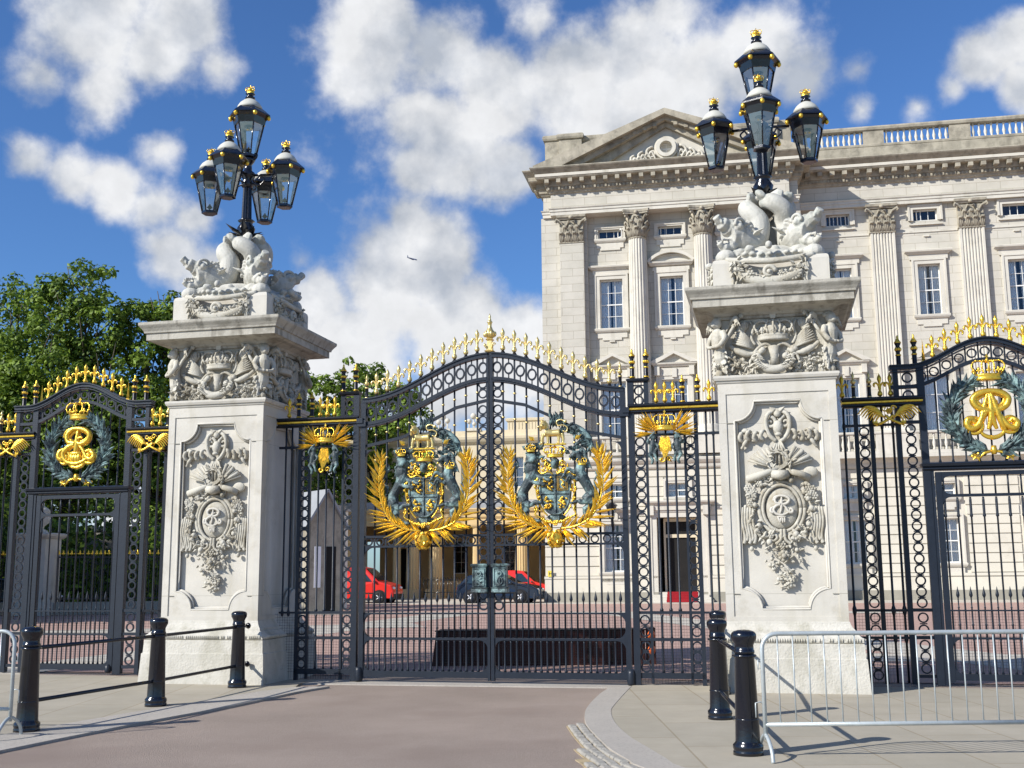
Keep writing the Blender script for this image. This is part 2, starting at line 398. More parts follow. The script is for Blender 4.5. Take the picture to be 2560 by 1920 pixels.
# frames -------------------------------------------------------------
GA = R(13); G0 = V((-.33, 16.68, 0)); GT = V((math.cos(GA), -math.sin(GA), 0)); GN = V((math.sin(GA), math.cos(GA), 0))
def GW(s, d=0, z=0): return G0 + GT * s + GN * d + V((0, 0, z))
PA = R(10.5); P0 = V((1.533, 57.362, 0)); PT = V((math.cos(PA), -math.sin(PA), 0)); PN = V((math.sin(PA), math.cos(PA), 0))
def PW(s, d=0, z=0): return P0 + PT * s + PN * d + V((0, 0, z))
EXPO = 0.38
CLOUDS = [(-0.3336, 0.838, 0.4318, 0.0762, 0.896), (-0.2921, 0.8616, 0.4151, 0.0704, 0.84), (-0.3249, 0.8611, 0.391, 0.0611, 0.784), (-0.2654, 0.8573, 0.4411, 0.054, 0.672), (-0.3702, 0.8427, 0.391, 0.047, 0.56), (-0.2431, 0.8773, 0.4139, 0.0423, 0.56), (-0.3889, 0.8609, 0.3282, 0.0391, 0.6944), (-0.3609, 0.8767, 0.318, 0.0442, 0.7392), (-0.3278, 0.8908, 0.3147, 0.0454, 0.7392), (-0.297, 0.9042, 0.3069, 0.0464, 0.7392), (-0.2688, 0.9158, 0.2983, 0.0473, 0.784), (-0.2845, 0.9196, 0.271, 0.0514, 0.7392), (-0.2907, 0.8903, 0.3505, 0.0462, 0.672), (-0.2555, 0.9296, 0.2655, 0.0391, 0.672), (-0.1643, 0.9571, 0.2388, 0.068, 0.896), (-0.1161, 0.9597, 0.2559, 0.087, 1.064), (-0.0713, 0.9618, 0.2644, 0.0735, 1.008), (-0.0908, 0.9486, 0.303, 0.041, 0.784), (-0.0431, 0.9734, 0.2249, 0.0785, 0.952), (0.0062, 0.9762, 0.2166, 0.06, 0.784), (-0.1832, 0.9455, 0.2693, 0.0403, 0.672), (-0.141, 0.968, 0.2077, 0.0685, 0.896), (0.0308, 0.9809, 0.1921, 0.0553, 0.672), (-0.0438, 0.9861, 0.1601, 0.0555, 0.672), (-0.1016, 0.8853, 0.4539, 0.057, 0.7392), (-0.118, 0.8936, 0.433, 0.0484, 0.7392), (-0.1344, 0.8998, 0.4151, 0.0352, 0.56), (-0.0592, 0.8969, 0.4382, 0.0665, 0.784), (-0.0082, 0.9117, 0.4109, 0.0671, 0.84), (-0.0606, 0.9207, 0.3856, 0.0585, 0.6944), (-0.0411, 0.9319, 0.3603, 0.0589, 0.7392), (-0.0049, 0.9398, 0.3417, 0.05, 0.7392), (-0.0817, 0.9351, 0.3449, 0.0408, 0.56), (0.0556, 0.9057, 0.4203, 0.0752, 0.896), (0.1104, 0.8936, 0.4351, 0.0695, 0.784), (0.0954, 0.911, 0.4012, 0.0662, 0.84), (0.1576, 0.8993, 0.408, 0.0689, 0.84), (0.2027, 0.8872, 0.4144, 0.0632, 0.784), (0.2475, 0.8827, 0.3995, 0.0538, 0.672), (0.2861, 0.8685, 0.4049, 0.0365, 0.504), (0.2918, 0.8805, 0.3737, 0.0407, 0.56), (0.0239, 0.8867, 0.4618, 0.0527, 0.56), (0.1365, 0.8773, 0.4601, 0.0514, 0.672), (0.3757, 0.8373, 0.3972, 0.0487, 0.896), (0.3989, 0.821, 0.4085, 0.0474, 0.896), (0.3583, 0.8524, 0.3808, 0.0347, 0.672), (0.4057, 0.8347, 0.3724, 0.0441, 0.896), (0.3329, 0.8667, 0.3714, 0.0394, 0.56)]
# ================================================================== IRON SCREEN
def mesh_fleur(mat):
    b = MB()
    b.lathe([(.012, 0), (.030, .012), (.040, .035), (.034, .06), (.020, .085), (.015, .10), (.020, .135), (.012, .17), (.016, .20), (.033, .265), (.030, .29), (.012, .325), (.001, .35)], n=8)
    for q in (-1, 1):
        b.tube(cr([(q * .008, 0, .10), (q * .018, 0, .165), (q * .045, 0, .205), (q * .074, 0, .195), (q * .080, 0, .165), (q * .066, 0, .145)], 4),
               [.012] * 5 + [.014] * 6 + [.017] * 5 + [.013] * 3 + [.005] * 2, n=6)
    return mesh_of('fleur', b, mat)
def mesh_small_urn(mat_i, mat_g):
    a = MB(); a.lathe([(.03, 0), (.03, .03), (.026, .05), (.026, .16), (.034, .17), (.026, .185), (.018, .20)], n=10)
    g = MB(); g.lathe([(.030, .0), (.034, .012), (.030, .022)], n=10); g.lathe([(.028, .155), (.036, .17), (.028, .182)], n=10)
    g.lathe([(.016, .20), (.040, .235), (.034, .26), (.018, .28), (.014, .31), (.022, .33), (.016, .35), (.002, .40)], n=10)
    return mesh_of('spear_shaft', a, mat_i), mesh_of('spear_head', g, mat_g)
def mesh_urn(mat_i, mat_g):
    a = MB(); a.lathe([(.040, 0), (.040, .02), (.034, .03), (.034, .17), (.026, .20), (.040, .235), (.040, .27), (.028, .30), (.044, .335), (.046, .35), (.02, .36)], n=12)
    g = MB(); g.lathe([(.042, .008), (.047, .018), (.042, .03)], n=12); g.lathe([(.036, .155), (.043, .168), (.036, .18)], n=12)
    for k in range(9):
        t = 2 * PI * k / 9; g.ell((.036 * math.cos(t), .036 * math.sin(t), .254), (.016, .016, .026), nu=6, nv=5)
    g.lathe([(.050, .345), (.052, .355), (.030, .385), (.020, .41), (.012, .42), (.018, .435), (.012, .45), (.001, .47)], n=12)
    return mesh_of('urn_body', a, mat_i), mesh_of('urn_gilding', g, mat_g)
ME = {}
ME['fleurP'] = mesh_fleur(M['palegold']); ME['fleurG'] = mesh_fleur(M['gold'])
ME['spS'], ME['spH'] = mesh_small_urn(M['iron2'], M['palegold'])
ME['urS'], ME['urG'] = mesh_urn(M['iron2'], M['gold'])
b = MB(); b.lathe([(.012, 0), (.012, .36), (.020, .375), (.012, .39), (.010, .60), (.016, .61), (.010, .62), (.009, .74), (.015, .755), (.024, .775), (.022, .80), (.009, .86), (.001, .90)], n=8)
ME['dog'] = mesh_of('dog', b, M['iron'])
b = MB(); b.lathe([(.016, -.013), (.026, -.006), (.026, .006), (.016, .013)], n=8)
ME['collar'] = mesh_of('collar', b, M['palegold'])

def gthing(name, label, cat, s0, d0=0, group=None):
    t = thing(name, label, cat, GW(s0, d0), -GA, group); t['s0'] = s0; t['d0'] = d0; return t
def gp(name, mb, mat, t, par=None):
    me = mesh_of(name, mb, mat, (t['s0'], t['d0'], 0)); return put(name, me, par or t)
def gi(name, me, t, s, z, d=None, sc=None, par=None):
    return put(name, me, par or t, (s - t['s0'], (t['d0'] if d is None else d) - t['d0'], z), sc=sc)
def urn(t, s, z, sc=1.0):
    u = gi('urn_finial', ME['urS'], t, s, z, sc=sc); put('gilding', ME['urG'], u); return u
def spear(t, s, z, sc=1.0):
    u = gi('spear_finial', ME['spS'], t, s, z, sc=sc); put('spear_head', ME['spH'], u); return u

def ring_column(x, z0, z1, d=0, n=None, w=.088, skip=()):
    """column of touching rings between two stiles, with small spandrel bars"""
    b = MB(); h = z1 - z0; n = n or max(1, round(h / .157)); st = h / n
    for k in range(n):
        cz = z0 + st * (k + .5)
        b.ring(x, d, cz, .073, .052, .026, 18)
        if k: b.box(x - .05, x + .05, d - .008, d + .008, cz - st / 2 - .008, cz - st / 2 + .008)
    return b
def curve_z(u, top, bot, half):
    t = min(abs(u) / half, 1); return bot + (top - bot) * (.5 + .5 * math.cos(PI * t))

# ---- shared ornament pieces --------------------------------------------------
def crown_mb(w, h, gem=1):
    """arched royal crown seen from the front, base centre at origin; w = half width"""
    b = MB()
    b.lathe([(w * .78, 0), (w * .84, h * .04), (w * .80, h * .09), (w * .80, h * .17), (w * .86, h * .22), (w * .80, h * .25)], n=18, sy=.55)
    for k in range(9):
        a = PI + PI * k / 8; x, y = w * .86 * math.cos(a), w * .5 * math.sin(a)
        if k % 2 == 0:
            b.ell((x, y, h * .40), (w * .10, w * .06, h * .11), nu=6, nv=5); b.ell((x, y, h * .30), (w * .05, w * .05, h * .07), nu=6, nv=5)
            for q in (-1, 1): b.ell((x + q * w * .10, y, h * .36), (w * .05, w * .05, h * .045), nu=6, nv=5)
        else:
            b.ell((x, y, h * .31), (w * .06, w * .05, h * .07), nu=6, nv=5)
    for q in (-1, -.38, .38, 1):
        pts = cr([(q * w * .84, -w * .30, h * .3), (q * w * 1.02, -w * .25, h * .55), (q * w * .72, -w * .15, h * .76), (0, 0, h * .70)], 5)
        b.tube(pts, w * .055, n=6)
        for p in pts[2:-2:2]: b.ell(p, w * .075, nu=6, nv=4)
    b.tube(cr([(0, -w * .5, h * .28), (0, -w * .55, h * .55), (0, -w * .3, h * .74), (0, 0, h * .72)], 5), w * .06, n=6)
    b.ell((0, 0, h * .80), w * .12, nu=8, nv=6)
    b.box(-w * .035, w * .035, -w * .03, w * .03, h * .85, h * 1.02); b.box(-w * .10, w * .10, -w * .03, w * .03, h * .91, h * .96)
    return b
def crown_cap(w, h):
    b = MB(); b.ell((0, 0, h * .42), (w * .72, w * .4, h * .30)); return b

def palm_mb(spine, w0, w1, n, side_len, rs, sgn_out, shrink=.55):
    """gilded palm branch: rib plus pointed leaflets each side"""
    b = MB(); pts = cr(spine, 8); m = len(pts)
    b.tube(pts, [lerp(.020, .008, i / (m - 1)) for i in range(m)], n=6)
    rnd = random.Random(rs)
    for k in range(n):
        t = (k + .5) / n; i = int(t * (m - 1)); p = pts[i]; d = (pts[min(i + 1, m - 1)] - pts[max(i - 1, 0)]).normalized()
        nx = V((d.z, 0, -d.x))
        for q in (-1, 1):
            an = lerp(w0, w1, t) * (1 + rnd.uniform(-.34, .34))
            dd = d * math.cos(an) + nx * (q * math.sin(an)) + V((0, -.22 + rnd.uniform(-.12, .12), 0))
            L = side_len * (1 - shrink * t * t) * rnd.uniform(.72, 1.12) * (1 if q == sgn_out else .72)
            b.blade(p, dd, L, .046, nrm=(0, -1, 0), th=.45, belly=.38)
    b.blade(pts[-1], pts[-1] - pts[-3], side_len * .55, .035)
    return b

# ---- royal arms (one set of meshes, used on both leaves) ------------------------
def rot_y(a): return Matrix.Rotation(a, 3, 'Y')
def lion_mb():      # rampant supporter on the left, head at (-.36,3.27), paws on the shield
    b = MB(); y = -.09
    b.tube([(-.30, y, 3.06), (-.36, y, 2.95), (-.43, y, 2.83), (-.50, y, 2.72), (-.50, y, 2.64)], [.075, .085, .075, .072, .075], 10)
    b.ell((-.355, y - .01, 3.20), (.095, .08, .11)); b.ell((-.325, y - .07, 3.19), (.045, .05, .045)); b.ell((-.36, y, 3.08), (.11, .085, .13))
    for k in range(26):
        a = random.uniform(0, 2 * PI); q = random.uniform(.06, .12)
        p = V((-.36 + q * math.cos(a), y + random.uniform(-.05, .03), 3.13 + q * 1.35 * math.sin(a)))
        b.tube([p, p + V((random.uniform(-.02, .02), -.015, -.035)), p + V((random.uniform(-.03, .03), -.02, -.075))], [.018, .016, .006], 5)
    b.tube(cr([(-.33, y, 3.03), (-.24, y - .03, 2.95), (-.17, y - .05, 2.93), (-.10, y - .06, 2.90)], 5), [.045] * 4 + [.035] * 6 + [.026] * 6, 7)
    b.tube(cr([(-.38, y, 3.0), (-.40, y - .04, 2.90), (-.28, y - .07, 2.86), (-.17, y - .08, 2.84)], 5), [.04] * 6 + [.03] * 10, 7)
    b.ell((-.09, y - .07, 2.895), (.035, .03, .028)); b.ell((-.16, y - .08, 2.83), (.035, .03, .028))
    b.tube(cr([(-.50, y, 2.68), (-.45, y - .02, 2.58), (-.37, y - .03, 2.54), (-.30, y - .05, 2.575), (-.24, y - .06, 2.57)], 5), [.075] * 5 + [.055] * 5 + [.035] * 11, 8)
    b.tube(cr([(-.51, y, 2.66), (-.49, y, 2.52), (-.44, y, 2.44), (-.42, y - .01, 2.35), (-.33, y - .03, 2.32), (-.26, y - .04, 2.31)], 5), [.08] * 5 + [.06] * 6 + [.04] * 6 + [.032] * 9, 8)
    b.ell((-.25, y - .05, 2.305), (.05, .035, .025)); b.ell((-.22, y - .06, 2.575), (.045, .03, .03))
    b.tube(cr([(-.53, y + .02, 2.66), (-.60, y, 2.72), (-.58, y, 2.85), (-.66, y, 2.93), (-.61, y, 3.06), (-.55, y, 3.12)], 5), .018, 6)
    for k in range(5): b.blade((-.58 + .01 * k, y, 3.05 + .02 * k), (random.uniform(-.6, .5), -.2, 1), .12, .04)
    return b
def unicorn_mb():
    b = MB(); y = -.09
    b.tube([(.34, y, 3.03), (.40, y, 2.93), (.46, y, 2.82), (.52, y, 2.71), (.52, y, 2.62)], [.075, .085, .075, .072, .085], 10)
    b.tube([(.36, y, 3.0), (.38, y, 3.12), (.36, y - .01, 3.23), (.33, y - .01, 3.28)], [.085, .065, .055, .05], 9)
    b.tube([(.36, y - .01, 3.27), (.29, y - .03, 3.27), (.22, y - .04, 3.215)], [.052, .046, .026], 8)
    b.blade((.36, y, 3.31), (.3, 0, 1), .07, .03); b.tube([(.30, y - .02, 3.30), (.20, y - .05, 3.35), (.11, y - .07, 3.40)], [.012, .009, .003], 6)
    for k in range(16):
        t = k / 15; p = V((lerp(.36, .46, t) , y + .01, lerp(3.33, 3.05, t)))
        b.tube([p, p + V((.05, -.01, .03)), p + V((.09, -.01, -.01))], [.016, .015, .004], 5)
    b.tube(cr([(.36, y, 2.98), (.26, y - .04, 3.02), (.19, y - .06, 3.05), (.14, y - .07, 2.97), (.10, y - .07, 2.92)], 5), [.042] * 5 + [.028] * 6 + [.018] * 10, 7)
    b.tube(cr([(.40, y, 2.92), (.30, y - .05, 2.90), (.22, y - .08, 2.95), (.17, y - .08, 2.86)], 5), [.04] * 5 + [.028] * 5 + [.02] * 6, 7)
    b.tube(cr([(.52, y, 2.68), (.49, y, 2.52), (.42, y, 2.44), (.44, y - .01, 2.36), (.38, y - .02, 2.29), (.33, y - .02, 2.27)], 5), [.085] * 5 + [.055] * 5 + [.03] * 16, 8)
    b.tube(cr([(.51, y - .02, 2.66), (.42, y - .04, 2.57), (.34, y - .06, 2.58), (.27, y - .07, 2.56)], 5), [.08] * 5 + [.04] * 5 + [.024] * 6, 8)
    b.ell((.32, y - .02, 2.265), (.035, .03, .02)); b.ell((.25, y - .07, 2.555), (.035, .03, .022))
    b.tube(cr([(.56, y + .02, 2.66), (.60, y, 2.74), (.57, y, 2.86), (.62, y, 2.96)], 5), .016, 6)
    for k in range(4): b.blade((.62, y, 2.93), (random.uniform(-.6, .6), -.1, 1), .13, .035)
    return b
def goldlion_mb():
    b = MB(); y = -.10
    b.tube([(-.14, y, 3.60), (-.03, y, 3.585), (.08, y, 3.59)], [.062, .052, .058], 10)
    b.ell((-.165, y - .03, 3.70), (.052, .055, .06)); b.ell((-.175, y - .085, 3.69), (.026, .03, .026))
    for k in range(18):
        a = random.uniform(0, 2 * PI); p = V((-.155 + .055 * math.cos(a), y - .01, 3.665 + .075 * math.sin(a)))
        b.ell(p, (.022, .025, .026), nu=6, nv=5)
    for x, dx in ((-.17, -.02), (-.11, .01), (.06, .0), (.11, .02)):
        b.tube([(x, y, 3.58), (x + dx, y - .01, 3.50), (x + dx - .005, y - .01, 3.43)], [.032, .022, .018], 7); b.ell((x + dx - .02, y - .03, 3.425), (.032, .026, .016), nu=7, nv=5)
    b.tube(cr([(.12, y, 3.62), (.17, y, 3.60), (.19, y, 3.66), (.13, y, 3.70), (.05, y, 3.70), (.03, y, 3.755), (.09, y, 3.785), (.15, y, 3.76)], 5), .012, 6)
    b.ell((.16, y, 3.755), (.03, .02, .025))
    c = crown_mb(.045, .075); b.merge(c, Matrix.Translation((-.165, y - .01, 3.745)))
    return b
def shield_poly(w, zt, zb, n=8):
    P = [(-w, zt), (w, zt)]; m = zt - (zt - zb) * .35
    for k in range(n + 1):
        a = PI / 2 * k / n; P.append((w * math.cos(a) ** .8 if k < n else 0, m - (m - zb) * math.sin(a)))
    return P + [(-x, z) for x, z in reversed(P[2:-1])]
def make_arms_meshes():
    y = -.12
    A = {}
    A['lion'] = baked('arms_lion', lion_mb(), M['verdi'], .008, 0)
    A['uni'] = baked('arms_unicorn', unicorn_mb(), M['verdi'], .008, 0)
    A['glion'] = baked('arms_crest_lion', goldlion_mb(), M['palegold'], .008, 1)
    b = MB(); b.prism(shield_poly(.235, 2.99, 2.385), y - .01, y + .05)
    for k, s_ in ((1, .235),):
        P = shield_poly(.225, 2.98, 2.40, 12); b.tube([(x, y - .015, z) for x, z in P] + [(P[0][0], y - .015, P[0][1])], .014, 6)
    b.box(-.008, .008, y - .028, y, 2.40, 2.98); b.box(-.22, .22, y - .028, y, 2.695, 2.71)
    b.ell((0, y + .06, 2.36), (.14, .05, .05)); b.box(-.05, .05, y, y + .12, 2.28, 2.42)
    A['shield'] = mesh_of('shield', b, M['verdi'])
    g = MB(); rnd = random.Random(3)
    for cx, cz, w, h in ((-.11, 2.84, .075, .10), (.11, 2.56, .065, .08), (-.10, 2.56, .06, .09)):   # charges
        for k in range(20):
            zz = cz + rnd.uniform(-h, h) * .95; xx = cx + rnd.uniform(-w, w) * .95; a = rnd.uniform(-1.2, 1.2)
            g.tube([(xx - .022, y - .022, zz - .012 * a), (xx, y - .036, zz + .012), (xx + .022, y - .022, zz + .012 * a)], [.006, .013, .005], 5)
            if k % 3 == 0: g.ell((xx, y - .03, zz), .014, nu=5, nv=4)
    for q in range(2):
        e = q * .022
        P = [(.035 + e, 2.745 + e), (.185 - e, 2.745 + e), (.185 - e, 2.945 - e), (.035 + e, 2.945 - e)]
        g.tube([(x, y - .022, z) for x, z in P + [P[0]]], .006, 4, smooth=False)
    g.tube(cr([(.09, y - .03, 2.90), (.13, y - .035, 2.86), (.10, y - .035, 2.82), (.14, y - .03, 2.78)], 4), [.012] * 13, 5)
    for q in (-1, 1):
        g.tube(cr([(q * .25, y, 2.95), (q * .285, y - .01, 2.84), (q * .27, y, 2.66), (q * .20, y, 2.48), (q * .12, y, 2.38)], 6), .012, 6)
        g.tube(cr([(q * .31, y, 2.56), (q * .27, y - .02, 2.48), (q * .30, y - .02, 2.40), (q * .21, y - .02, 2.35)], 5), .013, 6)
        for k in range(34): g.ell((q * rnd.uniform(.22, .31), y + rnd.uniform(-.03, .02), rnd.uniform(2.45, 3.0)), rnd.uniform(.012, .026), nu=5, nv=4)
        for k in range(22): g.ell((q * rnd.uniform(.05, .24), y - .02, rnd.uniform(3.02, 3.22)), rnd.uniform(.012, .022), nu=5, nv=4)
        g.scroll((q * .11, y - .03, 3.13), .05, 1.3, .013, q)
        for k in range(9): g.ell((q * rnd.uniform(.03, .20), y - .02, rnd.uniform(3.0, 3.07)), (.022, .016, .016), nu=5, nv=4)
        g.tube(cr([(q * .03, y - .02, 2.98), (q * .10, y - .03, 3.02), (q * .19, y - .02, 2.99), (q * .25, y - .01, 3.04)], 4), .014, 5)
        for k in range(13):
            t = k / 12; g.ell((q * t * .20, y - .03, 2.285 + .05 * t * t + rnd.uniform(-.012, .012)), rnd.uniform(.016, .028), nu=6, nv=4)
    g.rosette((0, y - .04, 2.27), .045)
    A['trim'] = mesh_of('shield_ornament', g, M['gold'])
    h = MB(); h.ell((0, y, 3.14), (.075, .07, .085)); h.ell((0, y - .06, 3.13), (.045, .04, .055))
    for k in range(34):
        t = rnd.random(); q = rnd.choice((-1, 1))
        p = V((q * lerp(.06, .42, t), y + .05, lerp(3.22, 3.42, t) + rnd.uniform(-.12, .10)))
        h.blade(p, (q * .9, -.1, rnd.uniform(-.6, .6)), rnd.uniform(.09, .15), .08, th=.5)
    for k in range(26): h.blade((.0 + rnd.uniform(-.07, .10), y + .06, 3.66 + rnd.uniform(0, .14)), (rnd.uniform(-.5, .7), -.1, 1), rnd.uniform(.10, .17), .06, th=.6)
    h.tube(cr([(.06, y + .08, 3.62), (.26, y + .08, 3.68), (.46, y + .08, 3.55), (.55, y + .08, 3.36)], 6), [.03] * 5 + [.05] * 10 + [.03] * 4, 7)
    for k in range(60):
        t = k / 59; h.blade((.10 + .44 * t, y + .07, 3.68 - .32 * t * t + rnd.uniform(-.05, .04)), (rnd.uniform(-.2, .8), -.2, rnd.uniform(-1, .35)), rnd.uniform(.07, .12), .06, th=.6)
        if t < .5: h.blade((-.16 - .42 * t, y + .08, 3.46 - .25 * t), (-rnd.uniform(.2, 1), -.1, rnd.uniform(-.6, .4)), rnd.uniform(.07, .11), .06, th=.5)
    A['mantle'] = mesh_of('mantling', h, M['verdi'])
    c = crown_mb(.155, .20); k_ = MB(); k_.merge(c, Matrix.Translation((0, y, 3.225)))
    for q in (-1, 1): k_.merge(crown_mb(.075, .13), Matrix.Translation((q * .36 if q < 0 else .40, y - .01, 3.315 if q < 0 else 3.10)))
    for q in (-1, 1): k_.blade((q * .30, y, 3.48), (q * .8, 0, .6), .12, .07)
    k_.box(-.15, .17, y - .05, y + .03, 3.405, 3.425)
    A['crown'] = mesh_of('royal_crown', k_, M['gold'])
    w = MB(); rnd = random.Random(9); w.ell((0, -.14, 2.05), (.105, .10, .125))
    for k in range(46):
        a = rnd.uniform(0, 2 * PI); e = rnd.uniform(-1.2, 1.2); rr = .115
        p = V((rr * math.cos(e) * math.cos(a), -.14 + rr * .9 * math.cos(e) * math.sin(a), 2.05 + .13 * math.sin(e)))
        n_ = (p - V((0, -.14, 2.05))).normalized(); dr = n_.cross(V((rnd.uniform(-1, 1), rnd.uniform(-1, 1), rnd.uniform(-1, 1)))).normalized()
        w.blade(p - dr * .04, dr, .09, .05, nrm=n_, th=.5)
    A['boss'] = mesh_of('oak_leaf_boss', w, M['gold'])
    A['palmR'] = mesh_of('palm_branch', palm_mb([(.06, y + .03, 2.19), (.32, y, 2.235), (.54, y - .01, 2.38), (.675, y - .02, 2.68), (.70, y - .03, 3.00), (.655, y - .03, 3.27)], .78, .50, 34, .36, 5, 1, .25), M['gold'])
    A['palmL'] = mesh_of('palm_branch', palm_mb([(-.06, y + .03, 2.19), (-.32, y, 2.235), (-.54, y - .01, 2.38), (-.675, y - .02, 2.68), (-.70, y - .03, 3.00), (-.67, y - .03, 3.27)], .78, .50, 34, .34, 6, -1, .25), M['gold'])
    return A
ARMS = make_arms_meshes()
def add_arms(t, s, name_label):
    c = thing('coat_of_arms', None, None, (0, 0, 0)); c.parent = t; c.location = (s - t['s0'], 0, 0)
    for nm, k in (('palm_branch', 'palmR'), ('palm_branch', 'palmL'), ('shield', 'shield'), ('shield_ornament', 'trim'), ('supporter_lion', 'lion'), ('supporter_unicorn', 'uni'),
                  ('crest_lion', 'glion'), ('crown', 'crown'), ('mantling', 'mantle'), ('leaf_boss', 'boss')):
        put(nm, ARMS[k], c)
    return c

# ---- main gate leaves -----------------------------------------------------------
def gate_leaf(m, label):
    """m=+1 right leaf, -1 left leaf; authored for s>0 and mirrored"""
    t = gthing('gate_leaf', label, 'gate', m * 1.02, 0, 'leaves of the main gate')
    HI, LO, HW = 4.81, 4.195, 2.02
    def X(a, b_): return (m * a, m * b_) if m > 0 else (m * b_, m * a)
    f = MB()
    for a, b_, z0, z1, w in ((1.965, 2.04, .05, 4.22, .045), (.0 if m > 0 else .012, .05, .03, 4.86, .045)):
        x0, x1 = X(a, b_); f.box(x0, x1, -w, w, z0, z1)
    for z0, z1, w in ((.065, .155, .035), (.60, .635, .03), (.97, .995, .02), (1.955, 1.985, .03), (2.10, 2.135, .03)):
        x0, x1 = X(.05, 1.965); f.box(x0, x1, -w, w, z0, z1)
    for (cx, cz, sx, sz) in ((1.965, .155, -1, 1), (1.965, .60, -1, -1), (1.965, .635, -1, 1), (1.965, .97, -1, -1), (1.965, 1.955, -1, -1), (1.965, 3.44, -1, -1), (.05, .155, 1, 1), (.05, .6, 1, -1)):
        P = [(cx, cz)] + [(cx + sx * .13 * (1 - math.sin(a)), cz + sz * .13 * (1 - math.cos(a))) for a in [PI / 2 * k / 6 for k in range(7)]]
        f.prism([(m * x, z) for x, z in P], -.03, .03)
    top = [(m * u, curve_z(u, HI, LO, HW)) for u in [.03 + 1.99 * k / 40 for k in range(41)]]
    low = [(x, z - .35 + .0) for x, z in top]
    f.band(top, .055, -.05, .05); f.band([(x, z + .038) for x, z in top], .022, -.065, .065)
    f.band(low, .05, -.045, .045); f.band([(x, z - .045) for x, z in low], .018, -.055, .055)
    arc = [(m * u, interp([0.05, .53, .89, 1.36, 1.97], [4.13, 4.04, 3.87, 3.62, 3.50], u)) for u in [.06 + 1.9 * k / 24 for k in range(25)]]
    arc = [(x, z) for x, z in arc]; f.band(arc, .045, -.02, .02)
    f.lathe([(.055, 0), (.06, .02), (.06, .16), (.05, .20), (.02, .21)], (m * 2.03, -.03, .0), 12)
    x0, x1 = X(1.955, 2.09); f.box(x0, x1, -.075, .05, 3.80, 3.90)
    x0, x1 = X(2.0, 2.10); f.box(x0, x1, -.09, .06, 3.85, 3.93)
    gp('frame', f, M['iron'], t)
    r = MB()
    for k in range(11):
        u = .11 + .179 * k
        z = curve_z(u, HI, LO, HW) - .175; hh = .105
        dz = curve_z(u + .02, HI, LO, HW) - curve_z(u - .02, HI, LO, HW)
        r.ring(m * u, 0, z, .072, .050, .03, 18, ez=1.28)
        r.box(m * u - .008, m * u + .008, -.01, .01, z + .09, z + .15); r.box(m * u - .008, m * u + .008, -.01, .01, z - .15, z - .09)
        if k < 10 or True:
            q = .20 + .179 * k
            if q < 1.96:
                zt = curve_z(q, HI, LO, HW); r.box(m * q - .012, m * q + .012, -.014, .014, zt - .34, zt - .02)
    gp('arched_ring_band', r, M['iron'], t)
    rc = ring_column(m * .115, 1.02, 1.95, n=6); rc.merge(ring_column(m * .115, 2.14, 4.07, n=12)); rc.merge(ring_column(m * .115, 4.16, 4.46, n=2))
    gp('ring_column', rc, M['iron'], t)
    rb = MB()
    for k in range(11):
        x = .115 + .179 * k
        if x < 1.96: rb.ring(m * x, 0, 2.043, .062, .044, .03, 16)
        x = .205 + .179 * k
        if x < 1.96: rb.box(m * x - .012, m * x + .012, -.012, .012, 1.98, 2.105)
    gp('ring_rail', rb, M['iron'], t)
    # bars: one part each
    for k in range(10):
        u = .20 + .179 * k
        zb = curve_z(u, HI, LO, HW) - .37
        z0 = .155
        b = MB(); b.lathe([(.022, z0), (.024, z0 + .02), (.0145, z0 + .045), (.0145, .55), (.020, .575), (.020, .60)], (m * u, 0, 0), 8)
        b.lathe([(.0145, .63), (.0145, 1.96)], (m * u, 0, 0), 8)
        b.lathe([(.0145, 2.13), (.0145, zb)], (m * u, 0, 0), 8)
        gp('bar', b, M['iron'], t)
        for dz in (.17, .56):
            if zb - dz > 3.2: gi('collar', ME['collar'], t, m * u, zb - dz)
        gi('fleur_finial', ME['fleurP'], t, m * (u + .0), curve_z(u, HI, LO, HW) + .085, sc=1.02)
        d = MB(); zt = curve_z(u, HI, LO, HW) + .04; d.lathe([(.05, 0), (.035, .02), (.018, .05)], (m * u, 0, zt), 8); gp('finial_socket', d, M['iron2'], t)
    for k in range(11):
        u = .11 + .179 * k
        if k: gi('spear_bar', ME['dog'], t, m * u, .40, sc=(1, 1, 1))
        b = MB(); b.lathe([(.022, .155), (.0135, .19), (.0135, .56), (.02, .60)], (m * u, 0, 0), 8); gp('bar', b, M['iron'], t)
    # fine mesh behind the lower panels
    w = MB()
    for z in [.20 + .038 * k for k in range(20)]: w.box(*X(.06, 1.95), .020, .023, z, z + .003)
    for k in range(49): u = .08 + .0385 * k; w.box(m * u - .0015, m * u + .0015, .023, .026, .16, .96)
    gp('wire_mesh', w, M['iron2'], t)
    # lock box
    lb = MB(); x0, x1 = X(.055, .255); lb.box(x0, x1, -.12, .0, 1.36, 1.66)
    lb.stack(x0, x1, -.12, 0, [(1.66, .0), (1.66, .02), (1.685, .03), (1.70, .01)]); lb.stack(x0, x1, -.12, 0, [(1.28, .0), (1.29, .02), (1.34, .015), (1.36, .03)])
    xm = (x0 + x1) / 2
    for P in (((x0 + .02, 1.38), (x1 - .02, 1.38), (x1 - .02, 1.63), (x0 + .02, 1.63), (x0 + .02, 1.38)),): lb.tube([(a, -.125, z) for a, z in P], .008, 4, smooth=False)
    lb.ring(xm, -.135, 1.56, .038, .022, .02, 14); lb.ell((xm, -.13, 1.58), (.03, .02, .025))
    if m > 0: lb.box(xm - .012, xm + .012, -.14, -.12, 1.42, 1.49); lb.ring(xm, -.13, 1.455, .05, .035, .012, 14, ez=1.2)
    else:
        for k in range(6): lb.blade((xm, -.125, 1.40 + .025 * k), (random.choice((-1, 1)) * .8, -.2, .5), .07, .025)
    gp('lock_case', lb, M['verdi'], t)
